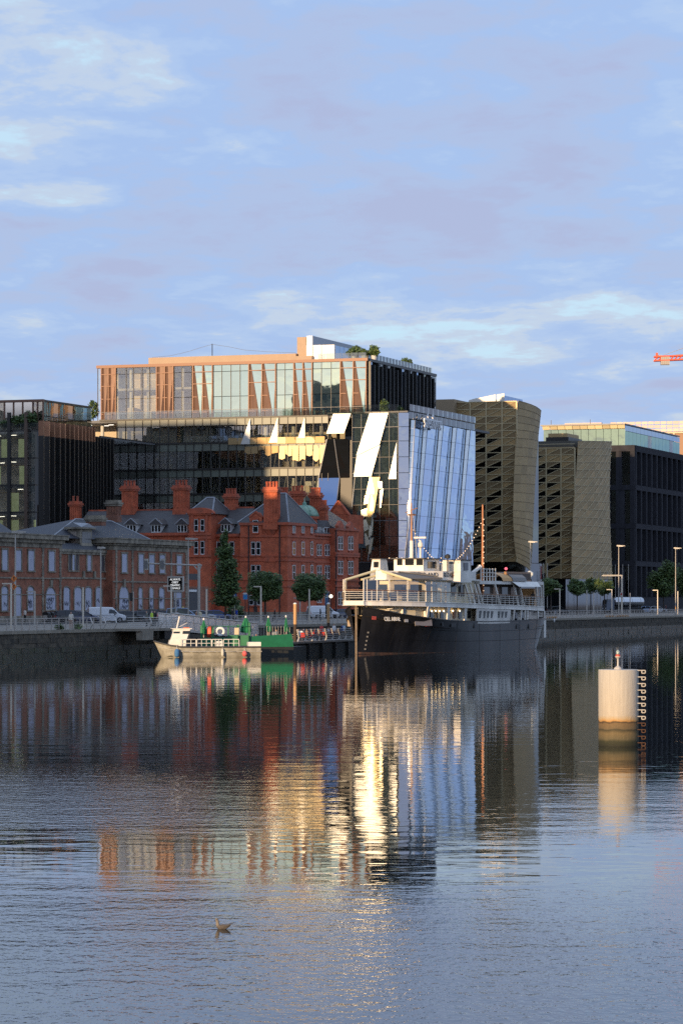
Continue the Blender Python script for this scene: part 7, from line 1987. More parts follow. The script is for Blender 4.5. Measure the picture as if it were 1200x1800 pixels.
# ---- pale workboat: its near side lies on a line about 5200*5.6/102 m away
YB = EYE*FOC/(1156-HOR)                    # 282.7
bx0, bx1 = W2(272, YB), W2(461, YB+3)
BL = bx1-bx0
wb = link('work_boat', None); tag(wb, 'pale grey open workboat with a small white wheelhouse', 'boat'); wb.location = (bx0, YB, 0); wb.rotation_euler = (0, 0, .12)
wb_m = mat('workboat_hull', (.36, .35, .30), .55, var=.2, vscale=1.5, vary2=(.26, .25, .21)); wb_bl = mat('workboat_gunwale', (.035, .035, .035), .6); wb_w = mat('workboat_white', (.72, .71, .66), .5, var=.08, vscale=2)
def BP(n, mb, m, parent=None, label=None): 
    o = link(n, mb.mesh(n, m), parent or wb)
    if label: o['label'] = label
    return o
bh = 1.15
def bw(k): return 1.35*min(1, (k+.02)/.22)**.6*(1-.15*max(0, k-.7)/.3)
def bz(k): return .98+.55*(1-min(1, k/.28))**1.6
ks = [0, .03, .08, .15, .24, .35, .5, .7, .85, 1.0]
def brow(k, l_): return (k*BL+(1-l_)*(.55 if k == 0 else .45*(1-min(1, k/.15))), l_)
rings = []
for k in ks:
    r = []
    for l_, f_ in ((0, .62), (.4, .86), (.8, .98), (1, 1)): r.append((k*BL+(1-l_)*.9*max(0, 1-k/.15), 1.35-bw(k)*f_, lerp(-.35, bz(k), l_)))
    for l_, f_ in ((1, 1), (.8, .98), (.4, .86), (0, .62)): r.append((k*BL+(1-l_)*.9*max(0, 1-k/.15), 1.35+bw(k)*f_, lerp(-.35, bz(k), l_)))
    rings.append(r)
BP('hull', MB().loft(rings), wb_m)
q = MB(); q.path([(k*BL, 1.35-bw(k)-.03, bz(k)) for k in ks], .09, 5); q.path([(k*BL, 1.35+bw(k)+.03, bz(k)) for k in ks], .09, 5); BP('gunwale', q, wb_bl)
BP('waterline_stripe', MB().loft([[(k*BL+.8*max(0, 1-k/.15), 1.35-bw(k)*.74-.06, .05), (k*BL+.8*max(0, 1-k/.15), 1.35-bw(k)*.78-.06, .16)] for k in ks], closed=False, cap=False), mat('boat_waterline', (.06, .06, .04), .7))
BP('rub_rail', MB().path([(k*BL+.1, 1.35-bw(k)-.02, bz(k)-.42) for k in ks[1:]], .035, 4), mat('boat_rub_rail', (.5, .49, .44), .6))
BP('fore_deck', MB().loft([[(k*BL, 1.35-bw(k)+.05, bz(k)-.05), (k*BL, 1.35+bw(k)-.05, bz(k)-.05)] for k in ks[:4]], closed=False, cap=False), mat('green_deck', (.03, .17, .10), .7))
BP('cockpit_floor', MB().loft([[(k*BL, 1.35-bw(k)+.1, .45), (k*BL, 1.35+bw(k)-.1, .45)] for k in ks[3:]], closed=False, cap=False), mat('boat_floor', (.20, .20, .18), .8))
def lx(px): return W2(px, YB)-bx0
c0, c1 = lx(296), lx(338)
zc0, zc1 = .9, EYE-(1106-HOR)/FOC*YB
BP('wheelhouse', MB().loft([[(c0, .35, zc0), (c0, 2.3, zc0), (c1-.7, 2.3, zc0), (c1-.7, .35, zc0)], [(c0+.15, .35, zc0+.6), (c0+.15, 2.3, zc0+.6), (c1-.6, 2.3, zc0+.6), (c1-.6, .35, zc0+.6)], [(c0+.55, .5, zc1), (c0+.55, 2.15, zc1), (c1-.15, 2.15, zc1), (c1-.15, .5, zc1)]]), wb_w)
dk = mat('dark_boat_glass', (.015, .02, .02), .08, spec=.6)
def whz(f_): return lerp(zc0+.6, zc1, f_)
BP('side_window', MB().ext([(lx(303.0), .40, whz(.08)), (lx(315.5), .40, whz(.08)), (lx(317), .46, whz(.80)), (lx(305.5), .46, whz(.80))], (0, .03, 0)), dk)
BP('side_window', MB().ext([(lx(319.5), .40, whz(.08)), (lx(332.5), .40, whz(.08)), (lx(335.5), .46, whz(.85)), (lx(322), .46, whz(.85))], (0, .03, 0)), dk)
BP('windscreen', MB().ext([(c0+.22, .6, whz(.15)), (c0+.22, 2.05, whz(.15)), (c0+.46, 2.0, whz(.8)), (c0+.46, .65, whz(.8))][::-1], (-.04, 0, 0)), dk)
BP('wheelhouse_roof', MB().box(c0+.35, c1, .4, 2.25, zc1, zc1+.06), wb_w); BP('roof_hatch', MB().box(lx(324), lx(334), .8, 1.8, zc1+.06, zc1+.16), mat('orange_hatch', (.55, .16, .08), .6))
BP('mast', MB().tube((lx(312), 1.3, zc1), (lx(317), 1.3, EYE-(1084-HOR)/FOC*YB), .07, 6), wb_w); BP('mast_stay', MB().tube((lx(317), 1.3, zc1+.2), (lx(331), 1.3, zc1+.6), .025, 4), wb_w)
q = MB(); zr0, zr5 = 1.0, 1.0+.72
for a_, b_ in ((318, 345), (346, 372), (373, 391), (393, 421)):
    A, B = lx(a_), lx(b_); q.path([(A, .12, zr0), (A+.02, .12, zr5), (B-.02, .12, zr5), (B, .12, zr0)], .04, 5)
    q.tube((A+.1, .12, zr0+.35), (B-.1, .12, zr0+.35), .03, 4)
    for m_ in (.33, .66): q.tube((lerp(A, B, m_), .12, zr0), (lerp(A, B, m_), .12, zr5), .03, 4)
BP('hand_rail', q, wb_w)
BP('engine_box', MB().box(lx(382), lx(393), .7, 2.0, .45, 1.55), wb_w); BP('stern_locker', MB().box(lx(438), lx(460), .4, 2.2, .9, 1.45), wb_w)
def fender(px, m, nm, r, l_, z=.75): 
    k = lx(px)/BL; y = 1.35-bw(k)-r-.04; o = BP(nm, MB().lathe([(r*.3, -l_/2), (r*.85, -l_/2+.12), (r, 0), (r*.85, l_/2-.12), (r*.3, l_/2)], (lx(px), y, z), 10), m); BP('fender_rope', MB().tube((lx(px), y, z+l_/2), (lx(px), y+r, bz(k)+.05), .02, 4), wb_w, o)
fender(310.5, mat('blue_fender', (.04, .16, .36), .6), 'fender', .24, .8, .42); fender(391, mat('white_fender', (.6, .58, .5), .6), 'fender', .14, .75, .45); fender(430, mat('pink_buoy', (.75, .13, .12), .5), 'fender', .24, .55, .35)
for px in (322, 338, 352, 368, 382, 405): BP('scuff_mark', MB().box(lx(px), lx(px)+.55, 1.35-bw(lx(px)/BL)-.035, 1.35-bw(lx(px)/BL)-.02, .50, .57), wb_bl)
BP('name_board', MB().box(lx(300), lx(313), .27, .30, 1.02, 1.22), mat('name_board_dark', (.45, .44, .40), .6))

# ---- green floating terrace behind the boat, with folded parasols
gm = mat('green_paint', (.012, .15, .062), .55, var=.2, vscale=1.2); gm2 = mat('green_canvas', (.010, .17, .075), .75, var=.15, vscale=4)
YT = YB+6.5
def tx(px, Y=None): return W2(px, Y or YT)
def tz(py, Y=None): return EYE-(py-HOR)/FOC*(Y or YT)
tr = link('floating_terrace', None); tag(tr, 'green sided floating terrace barge behind the workboat', 'barge'); tr.location = (tx(350), YT, 0)
def TP(n, mb, m, kind=None): 
    o = link(n, mb.mesh(n, m, (tx(350), YT, 0)), tr)
    if kind: o['kind'] = kind
    return o
xa0, xa1 = tx(352), tx(516, YT+4)
ax = lambda k: lerp(xa0, xa1, k)
TP('hull', MB().loft([[(xa0, YT, -.4), (xa1, YT+4, -.4), (xa1+1.2, YT+9, -.4), (xa0, YT+5, -.4)], [(xa0, YT, .85), (xa1, YT+4, .85), (xa1+1.2, YT+9, .85), (xa0, YT+5, .85)]]), mat('barge_black', (.02, .022, .02), .7, var=.3, vscale=1))
x44 = tx(443, YT+2.3); zt3 = tz(1119, YT+2); 
TP('side_panel', MB().ext([(tx(440, YT+2.2), YT+2.1, .86), (xa1, YT+4, .86), (xa1-.2, YT+4, tz(1114.5, YT+4)), (tx(440, YT+2.2), YT+2.1, zt3)], (0, .08, 0)), gm)
for a_, b_, y1 in ((352, 356, 1100), (371, 376, 1101), (400, 402, 1100), (417, 420, 1098), (436, 440, 1095)):
    k = (a_-352)/165; Yk = YT+4*k; TP('post', MB().box(tx(a_, Yk), tx(b_, Yk), Yk-.02, Yk+.1, .8, tz(y1, Yk)), gm)
for a_, b_ in ((355, 372), (376, 400), (402, 418), (420, 437)):
    k = (a_-352)/165; Yk = YT+4*k; TP('panel', MB().box(tx(a_, Yk), tx(b_, Yk), Yk, Yk+.05, .86, tz(1121 if a_ < 400 else 1117, Yk)), gm if a_ >= 400 else gm2); TP('rail', MB().tube((tx(a_, Yk), Yk, tz(1101, Yk)), (tx(b_, Yk), Yk, tz(1101, Yk)), .03, 4), gm)
TP('notice_panel', MB().box(tx(411), tx(419), YT+1.2, YT+1.25, tz(1116), tz(1104)), mat('tan_notice', (.55, .47, .33), .7))
o = TP('life_ring', MB(), white_p)
bpy.data.objects.remove(o)
lr = link('life_ring', None); tag(lr, 'white life ring on the green terrace rail', 'life ring')
Yk = YT+1; lr.location = (tx(387, Yk), Yk-.1, tz(1110.5, Yk))
qq = MB(); R_, r_ = .36, .13
rg = [[((R_+r_*math.cos(b_))*math.cos(a), r_*math.sin(b_), (R_+r_*math.cos(b_))*math.sin(a)) for b_ in [j*PI/4 for j in range(8)]] for a in [i*PI/10 for i in range(21)]]
link('ring', qq.loft(rg, cap=False).mesh('ring', white_p, smooth=True), lr)
lj = link('lifejacket_case', None); tag(lj, 'orange red lifebuoy housing on the green terrace', 'lifebuoy'); lj.location = (tx(370, Yk), Yk-.1, tz(1112, Yk))
link('case', MB().lathe([(.12, -.6), (.34, -.5), (.38, -.1), (.38, .3), (.22, .6), (.05, .66)], (0, 0, 0), 12, 0, 1, .5).mesh('case', mat('lifebuoy_orange', (.65, .10, .05), .5), smooth=True), lj); link('bracket', MB().box(-.05, .05, 0, .3, -.9, -.5).mesh('bracket', black_pl), lj)
def parasol(label, px, yt, yb, w, Y):
    x, z1, z0 = tx(px, Y), tz(yt, Y), tz(yb, Y)
    o = link('folded_parasol', None); tag(o, label, 'parasol', 'folded green parasols'); o.location = (x, Y, z0)
    H_ = z1-z0; W_ = w/FOC*Y/2
    rr = []
    for k, f_ in ((0, .75), (.12, 1), (.4, .85), (.7, .55), (.92, .28), (1, .1)):
        rr.append([((W_*f_*(1+.28*(1 if i % 2 else -1)))*math.cos(2*PI*i/16), (W_*f_*(1+.28*(1 if i % 2 else -1)))*math.sin(2*PI*i/16), H_*(.12+.88*k)) for i in range(16)])
    link('canopy', MB().loft(rr).mesh('canopy', gm2), o); link('pole', MB().tube((0, 0, -.4), (0, 0, H_+.1), .035, 6).mesh('pole', pale_p), o); link('finial', MB().lathe([(.08, 0), (.10, .1), (.03, .2)], (0, 0, H_), 8).mesh('finial', white_p), o)
    link('strap', MB().lathe([(W_*.98, H_*.45), (W_*1.0, H_*.49)], (0, 0, 0), 16).mesh('strap', gm), o)
parasol('folded green parasol beside the orange lifebuoy housing', 358, 1090, 1118, 9, YT+1)
parasol('fat folded green parasol above the workboat stern', 432, 1086, 1116, 17, YT+2.5)
parasol('folded green parasol in the middle of the terrace', 471.5, 1086, 1114, 9, YT+5)
parasol('thin folded green parasol at the right end of the terrace', 502.5, 1085, 1114, 6, YT+5)
TP('brace_pole', MB().tube((tx(503, YT+4), YT+4, tz(1100, YT+4)), (tx(515, YT+4), YT+4, tz(1127, YT+4)), .04, 4), gm)
cage = MB()
for k in range(14):
    px = 444+k*5; Yk = YT+4.6; cage.tube((tx(px, Yk), Yk, .9), (tx(px, Yk), Yk, tz(1101, Yk)), .02, 4)
TP('terrace_screen_posts', cage, galv, kind='stuff')
for px, top, leg in ((452, (.05, .05, .06), (.05, .05, .06)), (456, (.12, .11, .12), (.04, .04, .05)), (481, (.22, .24, .28), (.06, .06, .08)), (486, (.32, .34, .36), (.08, .08, .08)), (493, (.05, .05, .05), (.1, .1, .1)), (498, (.40, .28, .22), (.06, .06, .06))):
    Yk = YT+5.5; person('person %s on the green terrace' % {452: 'in black sitting nearest the fat parasol', 456: 'in dark grey sitting next to the one in black', 481: 'in blue grey right of the middle parasol', 486: 'in pale grey beside the blue grey one', 493: 'in black sitting left of the thin parasol', 498: 'in a tan top by the thin parasol'}[px], tx(px, Yk), Yk, .86, random.uniform(0, 6), 'sit' if px not in (481, 486) else 'stand', top, leg, None, 'people on the green terrace')

# ---- gangway from the quay down to the terrace
pg = mat('pale_steel', (.56, .53, .48), .5, var=.1, vscale=2); mesh_g = glass('gangway_mesh', (.55, .55, .53), .02, .5)
gs0, gs1 = s_at(292, -1.5), s_at(444, -6.0)
gw = Thing('gangway', 'long pale gangway with mesh sides sloping down from the quay', 'gangway', gs0, -1.5)
A0, A1 = Vector((gs0, -1.5, QZ)), Vector((gs1, -6.0, 1.5))
d = (A1-A0); side_v = Vector((d.y, -d.x, 0)).normalized()*.9
gw.part('walkway', MB().loft([[A0-side_v-Vector((0, 0, .25)), A0+side_v-Vector((0, 0, .25)), A0+side_v, A0-side_v], [A1-side_v-Vector((0, 0, .25)), A1+side_v-Vector((0, 0, .25)), A1+side_v, A1-side_v]]), pg)
for sgn in (1, -1):
    n = 12
    for k in range(n+1):
        p = A0+d*(k/n)+side_v*sgn; gw.part('post', MB().tube(p, p+Vector((-.0, 0, 1.55))+d.normalized()*-.25, .05, 5), pg)
    o_ = Vector((0, 0, 1.5))-d.normalized()*.25
    gw.part('top_rail', MB().tube(A0+side_v*sgn+o_, A1+side_v*sgn+o_, .08, 6), pg); gw.part('lower_rail', MB().tube(A0+side_v*sgn+o_*.5, A1+side_v*sgn+o_*.5, .04, 5), pg)
    gw.part('mesh_side', MB().loft([[tuple(A0+side_v*sgn), tuple(A0+side_v*sgn+o_)], [tuple(A1+side_v*sgn), tuple(A1+side_v*sgn+o_)]], closed=False, cap=False), mesh_g)
    for k in range(n): 
        p, q_ = A0+d*(k/n)+side_v*sgn, A0+d*((k+1)/n)+side_v*sgn+o_; gw.part('brace', MB().tube(p, q_, .03, 4), pg)
# landing platform with splayed railing posts
ps0, ps1 = s_at(222, -1.2), gs0
pf = Thing('landing_platform', 'cantilevered landing with splayed pale posts at the head of the gangway', 'platform', ps0, -1.2)
pf.box('slab', ps0, ps1+.6, -2.8, -.13, QZ-.25, QZ, concrete); pf.box('edge_beam', ps0+.2, s_at(268, -2.8), -2.9, -2.2, QZ-1.15, QZ-.251, concrete)
pf.box('bracket', ps1-2.5, ps1+.2, -2.4, -1.8, QZ-1.1, QZ-.251, frame_d)
k = s_at(198, -.3); pts = []
sp = [s_at(x, -2.7) for x in (199, 222, 241, 262, 281)]
for s in sp:
    pf.part('splayed_post', MB().path([(s, -2.7 if s > ps0-.5 else -.2, QZ), (s-.12, (-2.7 if s > ps0-.5 else -.2)-.35, QZ+.55), (s+.22, (-2.7 if s > ps0-.5 else -.2)+.05, QZ+1.15)], .06, 5), pg)
for h in (.2, .42, .64, .86, 1.1): pf.part('rail', MB().tube((sp[1]-.1, -2.95+.2*abs(h-.55), QZ+h), (ps1+.4, -2.95+.2*abs(h-.55), QZ+h), .03, 4), pg)
for h in (.2, .42, .64, .86, 1.1): pf.part('rail', MB().tube((s_at(187, .1)+.2, .1, QZ+h), (sp[1], -1.0, QZ+h), .03, 4), pg)

# ---- pontoon with white stanchions and a crowd
YP0 = EYE*FOC/(1152-HOR)+1; YP1 = EYE*FOC/(1140-HOR)
po0 = Vector((W2(462, YP0), YP0)); po1 = Vector((W2(628, YP1-8), YP1-6))
pd = (po1-po0); pL = pd.length; pn = Vector((-pd.y, pd.x)).normalized()
pont = link('pontoon', None); tag(pont, 'dark floating pontoon with pale bent stanchions beside the ship bow', 'pontoon'); pont.location = (po0.x, po0.y, 0); pont.rotation_euler = (0, 0, math.atan2(pd.y, pd.x))
def PP(n, mb, m, kind=None): 
    o = link(n, mb.mesh(n, m), pont)
    if kind: o['kind'] = kind
    return o
PZ = 1.15
PP('hull', MB().box(0, pL, 0, 4.5, -.5, PZ-.2), mat('pontoon_side', (.03, .032, .03), .7, var=.4, vscale=1.5)); PP('deck', MB().box(-.1, pL+.1, -.15, 4.6, PZ-.198, PZ), mat('pontoon_deck', (.26, .23, .20), .8, var=.25, vscale=2))
for k in range(7): PP('fender_post', MB().box(.5+k*pL/7, .75+k*pL/7, -.28, -.02, -.4, PZ-.21), black_pl)
for k in (1.2, 3.2): PP('tyre_fender', MB().lathe([(.2, -.1), (.36, -.1), (.36, .1), (.2, .1)], (0, 0, 0), 12), tyre_m).matrix_local = Matrix.Translation((k, -.4, .35)) @ Matrix.Rotation(PI/2, 4, 'X')
k = pL*.33
for i in range(10):
    x = lerp(pL*.34, pL*1.0, i/9); PP('stanchion', MB().path([(x+.15, -.0, PZ), (x+.42, -.06, PZ+.45), (x-.12, -.0, PZ+1.25)], .075, 6), pg)
for h, o_ in ((.3, .25), (.5, .35), (.7, .25), (.95, .0), (1.2, -.12)): PP('rail', MB().tube((pL*.34+o_, -.03, PZ+h), (pL+o_, -.03, PZ+h), .022, 4), pg)
pile_top = mat('varnished_pile', (.50, .30, .14), .6); 
def pile(label, px, yt, Y):
    x = W2(px, Y); z1 = EYE-(yt-HOR)/FOC*Y; o = link('mooring_pile', None); tag(o, label, 'pile', 'mooring piles'); o.location = (x, Y, 0)
    link('shaft', MB().tube((0, 0, -2), (0, 0, z1-2.1), .17, 10).mesh('shaft', mat('dark_pile', (.06, .04, .03), .8)), o); link('top_sleeve', MB().tube((0, 0, z1-2.1), (0, 0, z1), .18, 10, .18).mesh('top_sleeve', pile_top), o); link('cap', MB().lathe([(.19, 0), (.16, .1), (.02, .16)], (0, 0, z1), 10).mesh('cap', white_p), o)
pile('mooring pile at the left end of the crowded pontoon', 518.5, 1062, po0.y+12)
pile('mooring pile before the white delivery van', 577, 1062, po1.y+2)
# tables, chairs and people on the pontoon
red_ch = mat('red_chair', (.62, .06, .04), .5)
def pworld(a, b): v = po0+pd.normalized()*a+pn*b; return v.x, v.y
def ppx(px, off): # along-distance that shows in a pixel column
    lo, hi = 0, pL
    for _ in range(40):
        m_ = (lo+hi)/2; x, y = pworld(m_, off)
        if x/y*FOC+600 < px: lo = m_
        else: hi = m_
    return lo
ch_me = [('seat', MB().box(-.22, .22, -.22, .22, .42, .47)), ('backrest', MB().box(-.22, .22, -.26, -.21, .47, .92)), ('legs', MB().box(-.2, -.16, -.2, -.16, 0, .42).box(.16, .2, -.2, -.16, 0, .42).box(-.2, -.16, .16, .2, 0, .42).box(.16, .2, .16, .2, 0, .42))]
chm = {}
for px, off, nm in ((531, .5, 'red chair under the white shirted person, leftmost on the pontoon'), (547, .5, 'red chair second along the pontoon edge'), (568, .6, 'red chair near the bend of the pontoon rail'), (560, 1.6, 'red chair in the second row of the pontoon')):
    x, y = pworld(ppx(px, off), off); o = link('red_chair', None); tag(o, nm, 'chair', 'red pontoon chairs'); o.location = (x, y, PZ); o.rotation_euler = (0, 0, PI/2*0+.3+0)
    for n_, mb_ in ch_me:
        if n_ not in chm: chm[n_] = mb_.mesh(n_, red_ch if n_ != 'legs' else black_pl)
        link(n_, chm[n_], o)
crowd = [(520, 1.2, (.05, .05, .06), 'black top'), (526, 1.4, (.62, .62, .64), 'pale grey top'), (529, .9, (.80, .80, .80), 'white shirt'), (535, 1.5, (.05, .05, .06), 'black jumper'), (539, 1.2, (.30, .16, .12), 'brown top'), (545, 1.8, (.22, .10, .09), 'maroon top'), (551, 1.2, (.35, .05, .05), 'dark red top'), (556, 2.2, (.06, .06, .07), 'charcoal top'), (561, 1.0, (.28, .06, .05), 'red jumper'), (565, 2.4, (.62, .08, .08), 'bright red shirt'), (569, 1.5, (.70, .52, .48), 'pink top'), (573, .9, (.10, .08, .08), 'dark brown top'), (578, 1.8, (.68, .66, .66), 'off white top'), (583, 1.1, (.25, .06, .06), 'wine red top'), (587, 2.2, (.80, .80, .78), 'white blouse'), (592, 1.3, (.35, .22, .15), 'tan top'), (597, 2.0, (.06, .06, .07), 'black hoodie'), (601, 1.0, (.03, .06, .22), 'navy blue jacket'), (606, 1.6, (.45, .60, .75), 'pale blue shirt'), (567, 3.2, (.60, .10, .08), 'scarlet top at the back'), (575, 3.4, (.62, .60, .58), 'cream top at the back'), (533, 3.0, (.35, .25, .2), 'sandy top at the back'), (589, 3.3, (.08, .07, .07), 'black coat at the back'), (552, 3.1, (.14, .16, .10), 'olive top at the back')]
for i, (px, off, col, wd_) in enumerate(crowd):
    x, y = pworld(ppx(px, off), off); st = i in (17, 18, 14, 9)
    person('person in a %s %s on the pontoon' % (wd_, 'standing' if st else 'sitting'), x, y, PZ, random.uniform(0, 6.28), 'stand' if st else 'sit', col, random.choice(((.03, .03, .04), (.06, .07, .10), (.12, .10, .08))), random.choice((hair_m, hair_m, hair_b)), 'people on the pontoon')
for k, (px, off) in enumerate(((524, 1.9), (541, 2.2), (557, 1.6), (574, 2.3), (590, 1.6), (604, 2.6))):
    x, y = pworld(ppx(px, off), off); o = link('pontoon_table', None); tag(o, 'small dark table on the pontoon, %s' % ('leftmost', 'second from the left', 'third from the left', 'fourth from the left', 'fifth from the left', 'nearest the ship')[k], 'table', 'tables on the pontoon'); o.location = (x, y, PZ)
    link('tabletop', MB().lathe([(.4, .70), (.4, .74)], (0, 0, 0), 12).mesh('tabletop', tbl), o); link('leg', MB().tube((0, 0, 0), (0, 0, .7), .05, 6).mesh('leg', black_pl), o)

# ================================================================ concrete navigation pillar in the river
YC = EYE*FOC/(1311-HOR); xC = W2(1086.5, YC); rC = 35.2/FOC*YC
pil = link('navigation_pillar', None); tag(pil, 'cream round concrete pillar standing in the river with rungs on its side', 'pillar'); pil.location = (xC, YC, 0)
zC = EYE-(1177-HOR)/FOC*YC
def pillar_mat():
    m = bpy.data.materials.new('stained_concrete'); m.use_nodes = True; n, l = m.node_tree.nodes, m.node_tree.links; b = n['Principled BSDF']; b.inputs['Roughness'].default_value = .8
    tc_ = n.new('ShaderNodeTexCoord'); sp_ = n.new('ShaderNodeSeparateXYZ'); l.new(tc_.outputs['Object'], sp_.inputs[0])
    t1 = n.new('ShaderNodeTexNoise'); t1.inputs['Scale'].default_value = 3.0; t1.inputs['Detail'].default_value = 6; l.new(tc_.outputs['Object'], t1.inputs['Vector'])
    ad = n.new('ShaderNodeMath'); ad.operation = 'MULTIPLY_ADD'; ad.inputs[1].default_value = .16; l.new(t1.outputs['Fac'], ad.inputs[0]); l.new(sp_.outputs[2], ad.inputs[2])
    mr = n.new('ShaderNodeMapRange'); mr.inputs['From Min'].default_value = 0; mr.inputs['From Max'].default_value = zC; l.new(ad.outputs[0], mr.inputs['Value'])
    rp = n.new('ShaderNodeValToRGB'); e = rp.color_ramp.elements
    stops = [(.0, (.012, .013, .008)), (.09, (.03, .032, .014)), (.13, (.11, .09, .045)), (.20, (.15, .11, .05)), (.245, (.045, .04, .02)), (.26, (.14, .10, .05)), (.325, (.17, .11, .05)), (.345, (.05, .035, .02)), (.36, (.46, .25, .08)), (.385, (.46, .34, .19)), (.43, (.46, .41, .33)), (1.0, (.46, .43, .37))]
    while len(e) < len(stops): e.new(.5)
    for i, (p, c) in enumerate(stops): e[i].position = p; e[i].color = (*c, 1)
    l.new(mr.outputs[0], rp.inputs[0])
    mp = n.new('ShaderNodeMapping'); mp.inputs['Scale'].default_value = (6, 6, .5); l.new(tc_.outputs['Object'], mp.inputs[0])
    t2 = n.new('ShaderNodeTexNoise'); t2.inputs['Scale'].default_value = 2; t2.inputs['Detail'].default_value = 5; l.new(mp.outputs[0], t2.inputs['Vector'])
    m2 = n.new('ShaderNodeMapRange'); m2.inputs['To Min'].default_value = .72; m2.inputs['To Max'].default_value = 1.25; l.new(t2.outputs['Fac'], m2.inputs['Value'])
    hs_ = n.new('ShaderNodeHueSaturation'); l.new(rp.outputs[0], hs_.inputs['Color']); l.new(m2.outputs[0], hs_.inputs['Value']); l.new(hs_.outputs[0], b.inputs['Base Color'])
    bp = n.new('ShaderNodeBump'); bp.inputs['Distance'].default_value = .012; t3 = n.new('ShaderNodeTexNoise'); t3.inputs['Scale'].default_value = 14; l.new(tc_.outputs['Object'], t3.inputs['Vector']); l.new(t3.outputs['Fac'], bp.inputs['Height']); l.new(bp.outputs[0], b.inputs['Normal'])
    return m
sh = MB().lathe([(rC*.985, -1.5), (rC*1.0, zC*.10), (rC*.985, zC*.34), (rC*.995, zC*.36), (rC, zC-.03), (rC*.985, zC)], (0, 0, 0), 64)
o = link('shaft', sh.mesh('shaft', pillar_mat(), smooth=False), pil)
for p in o.data.polygons: p.use_smooth = abs(p.normal.z) < .5
wp = mat('weathered_white_paint', (.48, .45, .40), .6, var=.2, vscale=8); rust = mat('rust', (.10, .05, .025), .85, var=.3, vscale=10)
# rungs: flat arms that end in a square eye, on the right side
for k in range(12):
    z = zC-.03-k*(11.55/FOC*YC)
    if z < .12: break
    q = MB(); r_ = .022 if k < 8 else .018
    a0 = -.25; sx_, sy_ = rC*math.cos(a0), rC*math.sin(a0)
    x0, x1, x2 = rC-.12, rC+.10, rC+.235; y = -.30
    q.path([(x0, y, z), (x1, y, z), (x1, y, z-.11), (x2-.03, y, z-.11), (x2, y, z-.08), (x2, y, z-.01), (x2-.03, y, z+.0), (x1, y, z)], r_, 6)
    q.path([(x0, y, z), (x0, .0, z)], r_, 6)
    o = link('rung', q.mesh('rung', wp if k < 8 else rust), pil)
# light on top
q = MB().lathe([(.16, 0), (.13, .07), (.05, .13), (.035, .14), (.035, .40), (.06, .43), (.115, .48), (.115, .50), (.03, .50)], (-.02, 0, zC), 14); link('lamp_stand', q.mesh('lamp_stand', wp, smooth=False), pil)
link('lamp_base', MB().lathe([(.085, .50), (.09, .56), (.05, .58)], (-.02, 0, zC), 12).mesh('lamp_base', mat('red_lamp_base', (.55, .08, .05), .4)), pil)
link('lens', MB().lathe([(.06, .575), (.07, .62), (.065, .70), (.03, .74)], (-.02, 0, zC), 12).mesh('lens', mat('grey_green_lens', (.30, .38, .36), .15), smooth=True), pil)
link('bird_spike', MB().tube((-.05, 0, zC+.7), (-.07, 0, zC+.84), .006, 4).tube((-.02, 0, zC+.73), (-.02, 0, zC+.86), .006, 4).mesh('bird_spike', frame_g), pil)
link('grate', MB().tube((rC-.1, -.15, zC*.38), (rC-.1, -.15, zC*.42), .03, 5).mesh('grate', rust), pil) if False else None
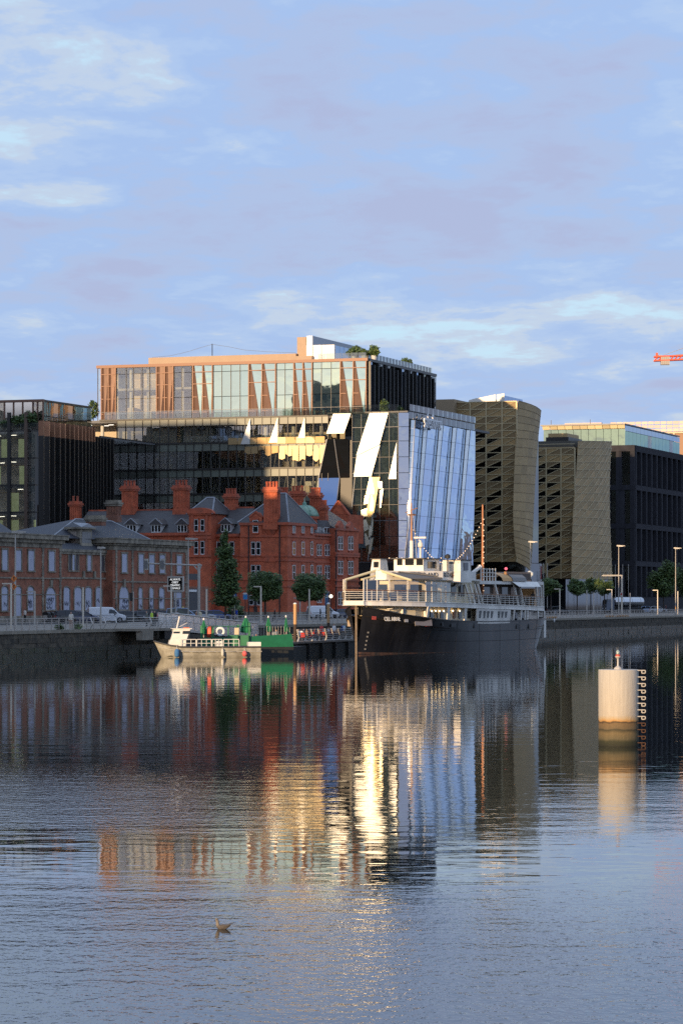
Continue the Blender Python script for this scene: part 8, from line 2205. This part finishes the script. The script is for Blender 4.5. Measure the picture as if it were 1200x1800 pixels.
# ================================================================ gulls
def gull(label, x, y, sc, rot):
    o = link('gull', None); tag(o, label, 'gull'); o.location = (x, y, 0); o.rotation_euler = (0, 0, rot); o.scale = (sc,)*3
    # body from breast (x=-) to tail (+x)
    prof = [(-.205, .010, .075, .01), (-.19, .045, .075, .05), (-.14, .075, .065, .085), (-.05, .088, .055, .095), (.05, .080, .058, .085), (.13, .055, .075, .058), (.20, .028, .10, .028), (.25, .010, .118, .010)]
    b = MB().loft([[(x_, w*math.cos(2*PI*i/14), zc_+h*math.sin(2*PI*i/14)) for i in range(14)] for x_, w, zc_, h in prof])
    link('body', b.mesh('body', mat('brown_plumage', (.11, .095, .08), .8, var=.35, vscale=40, vary2=(.06, .05, .045)), smooth=True), o)
    nk = [(-.16, .060, .09, .07), (-.175, .056, .17, .062), (-.185, .048, .24, .052), (-.195, .052, .29, .056), (-.205, .050, .335, .048), (-.21, .020, .372, .02)]
    nb_ = MB().loft([[(x_+hx*math.cos(2*PI*i/12), w*math.sin(2*PI*i/12), z_) for i in range(12)] for x_, w, z_, hx in nk])
    hdm = link('head', nb_.mesh('head', mat('pale_head_plumage', (.20, .175, .145), .8, var=.25, vscale=40), smooth=True), o)
    link('beak', MB().lathe([(.016, 0), (.013, .03), (.004, .055)], (0, 0, 0), 8).mesh('beak', black_pl), hdm).matrix_local = Matrix.Translation((-.25, 0, .30)) @ Matrix.Rotation(-PI/2-.2, 4, 'Y')
    link('eye_patch', MB().lathe([(.002, -.022), (.02, 0), (.002, .022)], (-.20, -.046, .315), 8).lathe([(.002, -.022), (.02, 0), (.002, .022)], (-.20, .046, .315), 8).mesh('eye_patch', black_pl), hdm)
    for sg in (-1, 1):
        wgl = [(-.10, .02, .09, .02), (-.04, .028, .10, .06), (.06, .024, .105, .055), (.16, .016, .125, .034), (.25, .008, .155, .014), (.31, .003, .18, .004)]
        w_ = MB().loft([[(x_, sg*(.062 if x_ < .15 else .04)+w*math.cos(2*PI*i/10), z_+h*math.sin(2*PI*i/10)) for i in range(10)] for x_, w, z_, h in wgl])
        link('wing', w_.mesh('wing', mat('mottled_wing', (.085, .075, .068), .8, var=.5, vscale=60), smooth=True), o)
        link('wing_tip', MB().loft([[(x_, sg*.032+w*math.cos(2*PI*i/8), z_+h*math.sin(2*PI*i/8)) for i in range(8)] for x_, w, z_, h in ((.20, .013, .148, .022), (.27, .008, .170, .012), (.335, .002, .195, .003))]).mesh('wing_tip', black_pl), o)
YG = EYE*FOC/(1634-HOR)
gull('brown young gull swimming alone in the near water', W2(392, YG), YG, (30/FOC*YG)/.56, .0)
# white gull on the wing by the quay wall near the stern
fg = link('gull', None); tag(fg, 'white gull flying low by the quay wall behind the stern', 'gull'); Yf = 352; fg.location = (W2(974, Yf), Yf, EYE-(1091-HOR)/FOC*Yf)
link('body', MB().lathe([(.01, -.25), (.07, -.12), (.08, 0), (.05, .15), (.01, .22)], (0, 0, 0), 10).mesh('body', white_p, smooth=True), fg)
for sg in (-1, 1): link('wing', MB().loft([[(0, -.1, .05), (0, .1, .05), (0, .1, .08), (0, -.1, .08)], [(sg*.28, -.08, .22), (sg*.28, .08, .22), (sg*.28, .08, .24), (sg*.28, -.08, .24)], [(sg*.52, .02, .38), (sg*.52, .06, .38), (sg*.52, .06, .39), (sg*.52, .02, .39)]]).mesh('wing', white_p), fg)
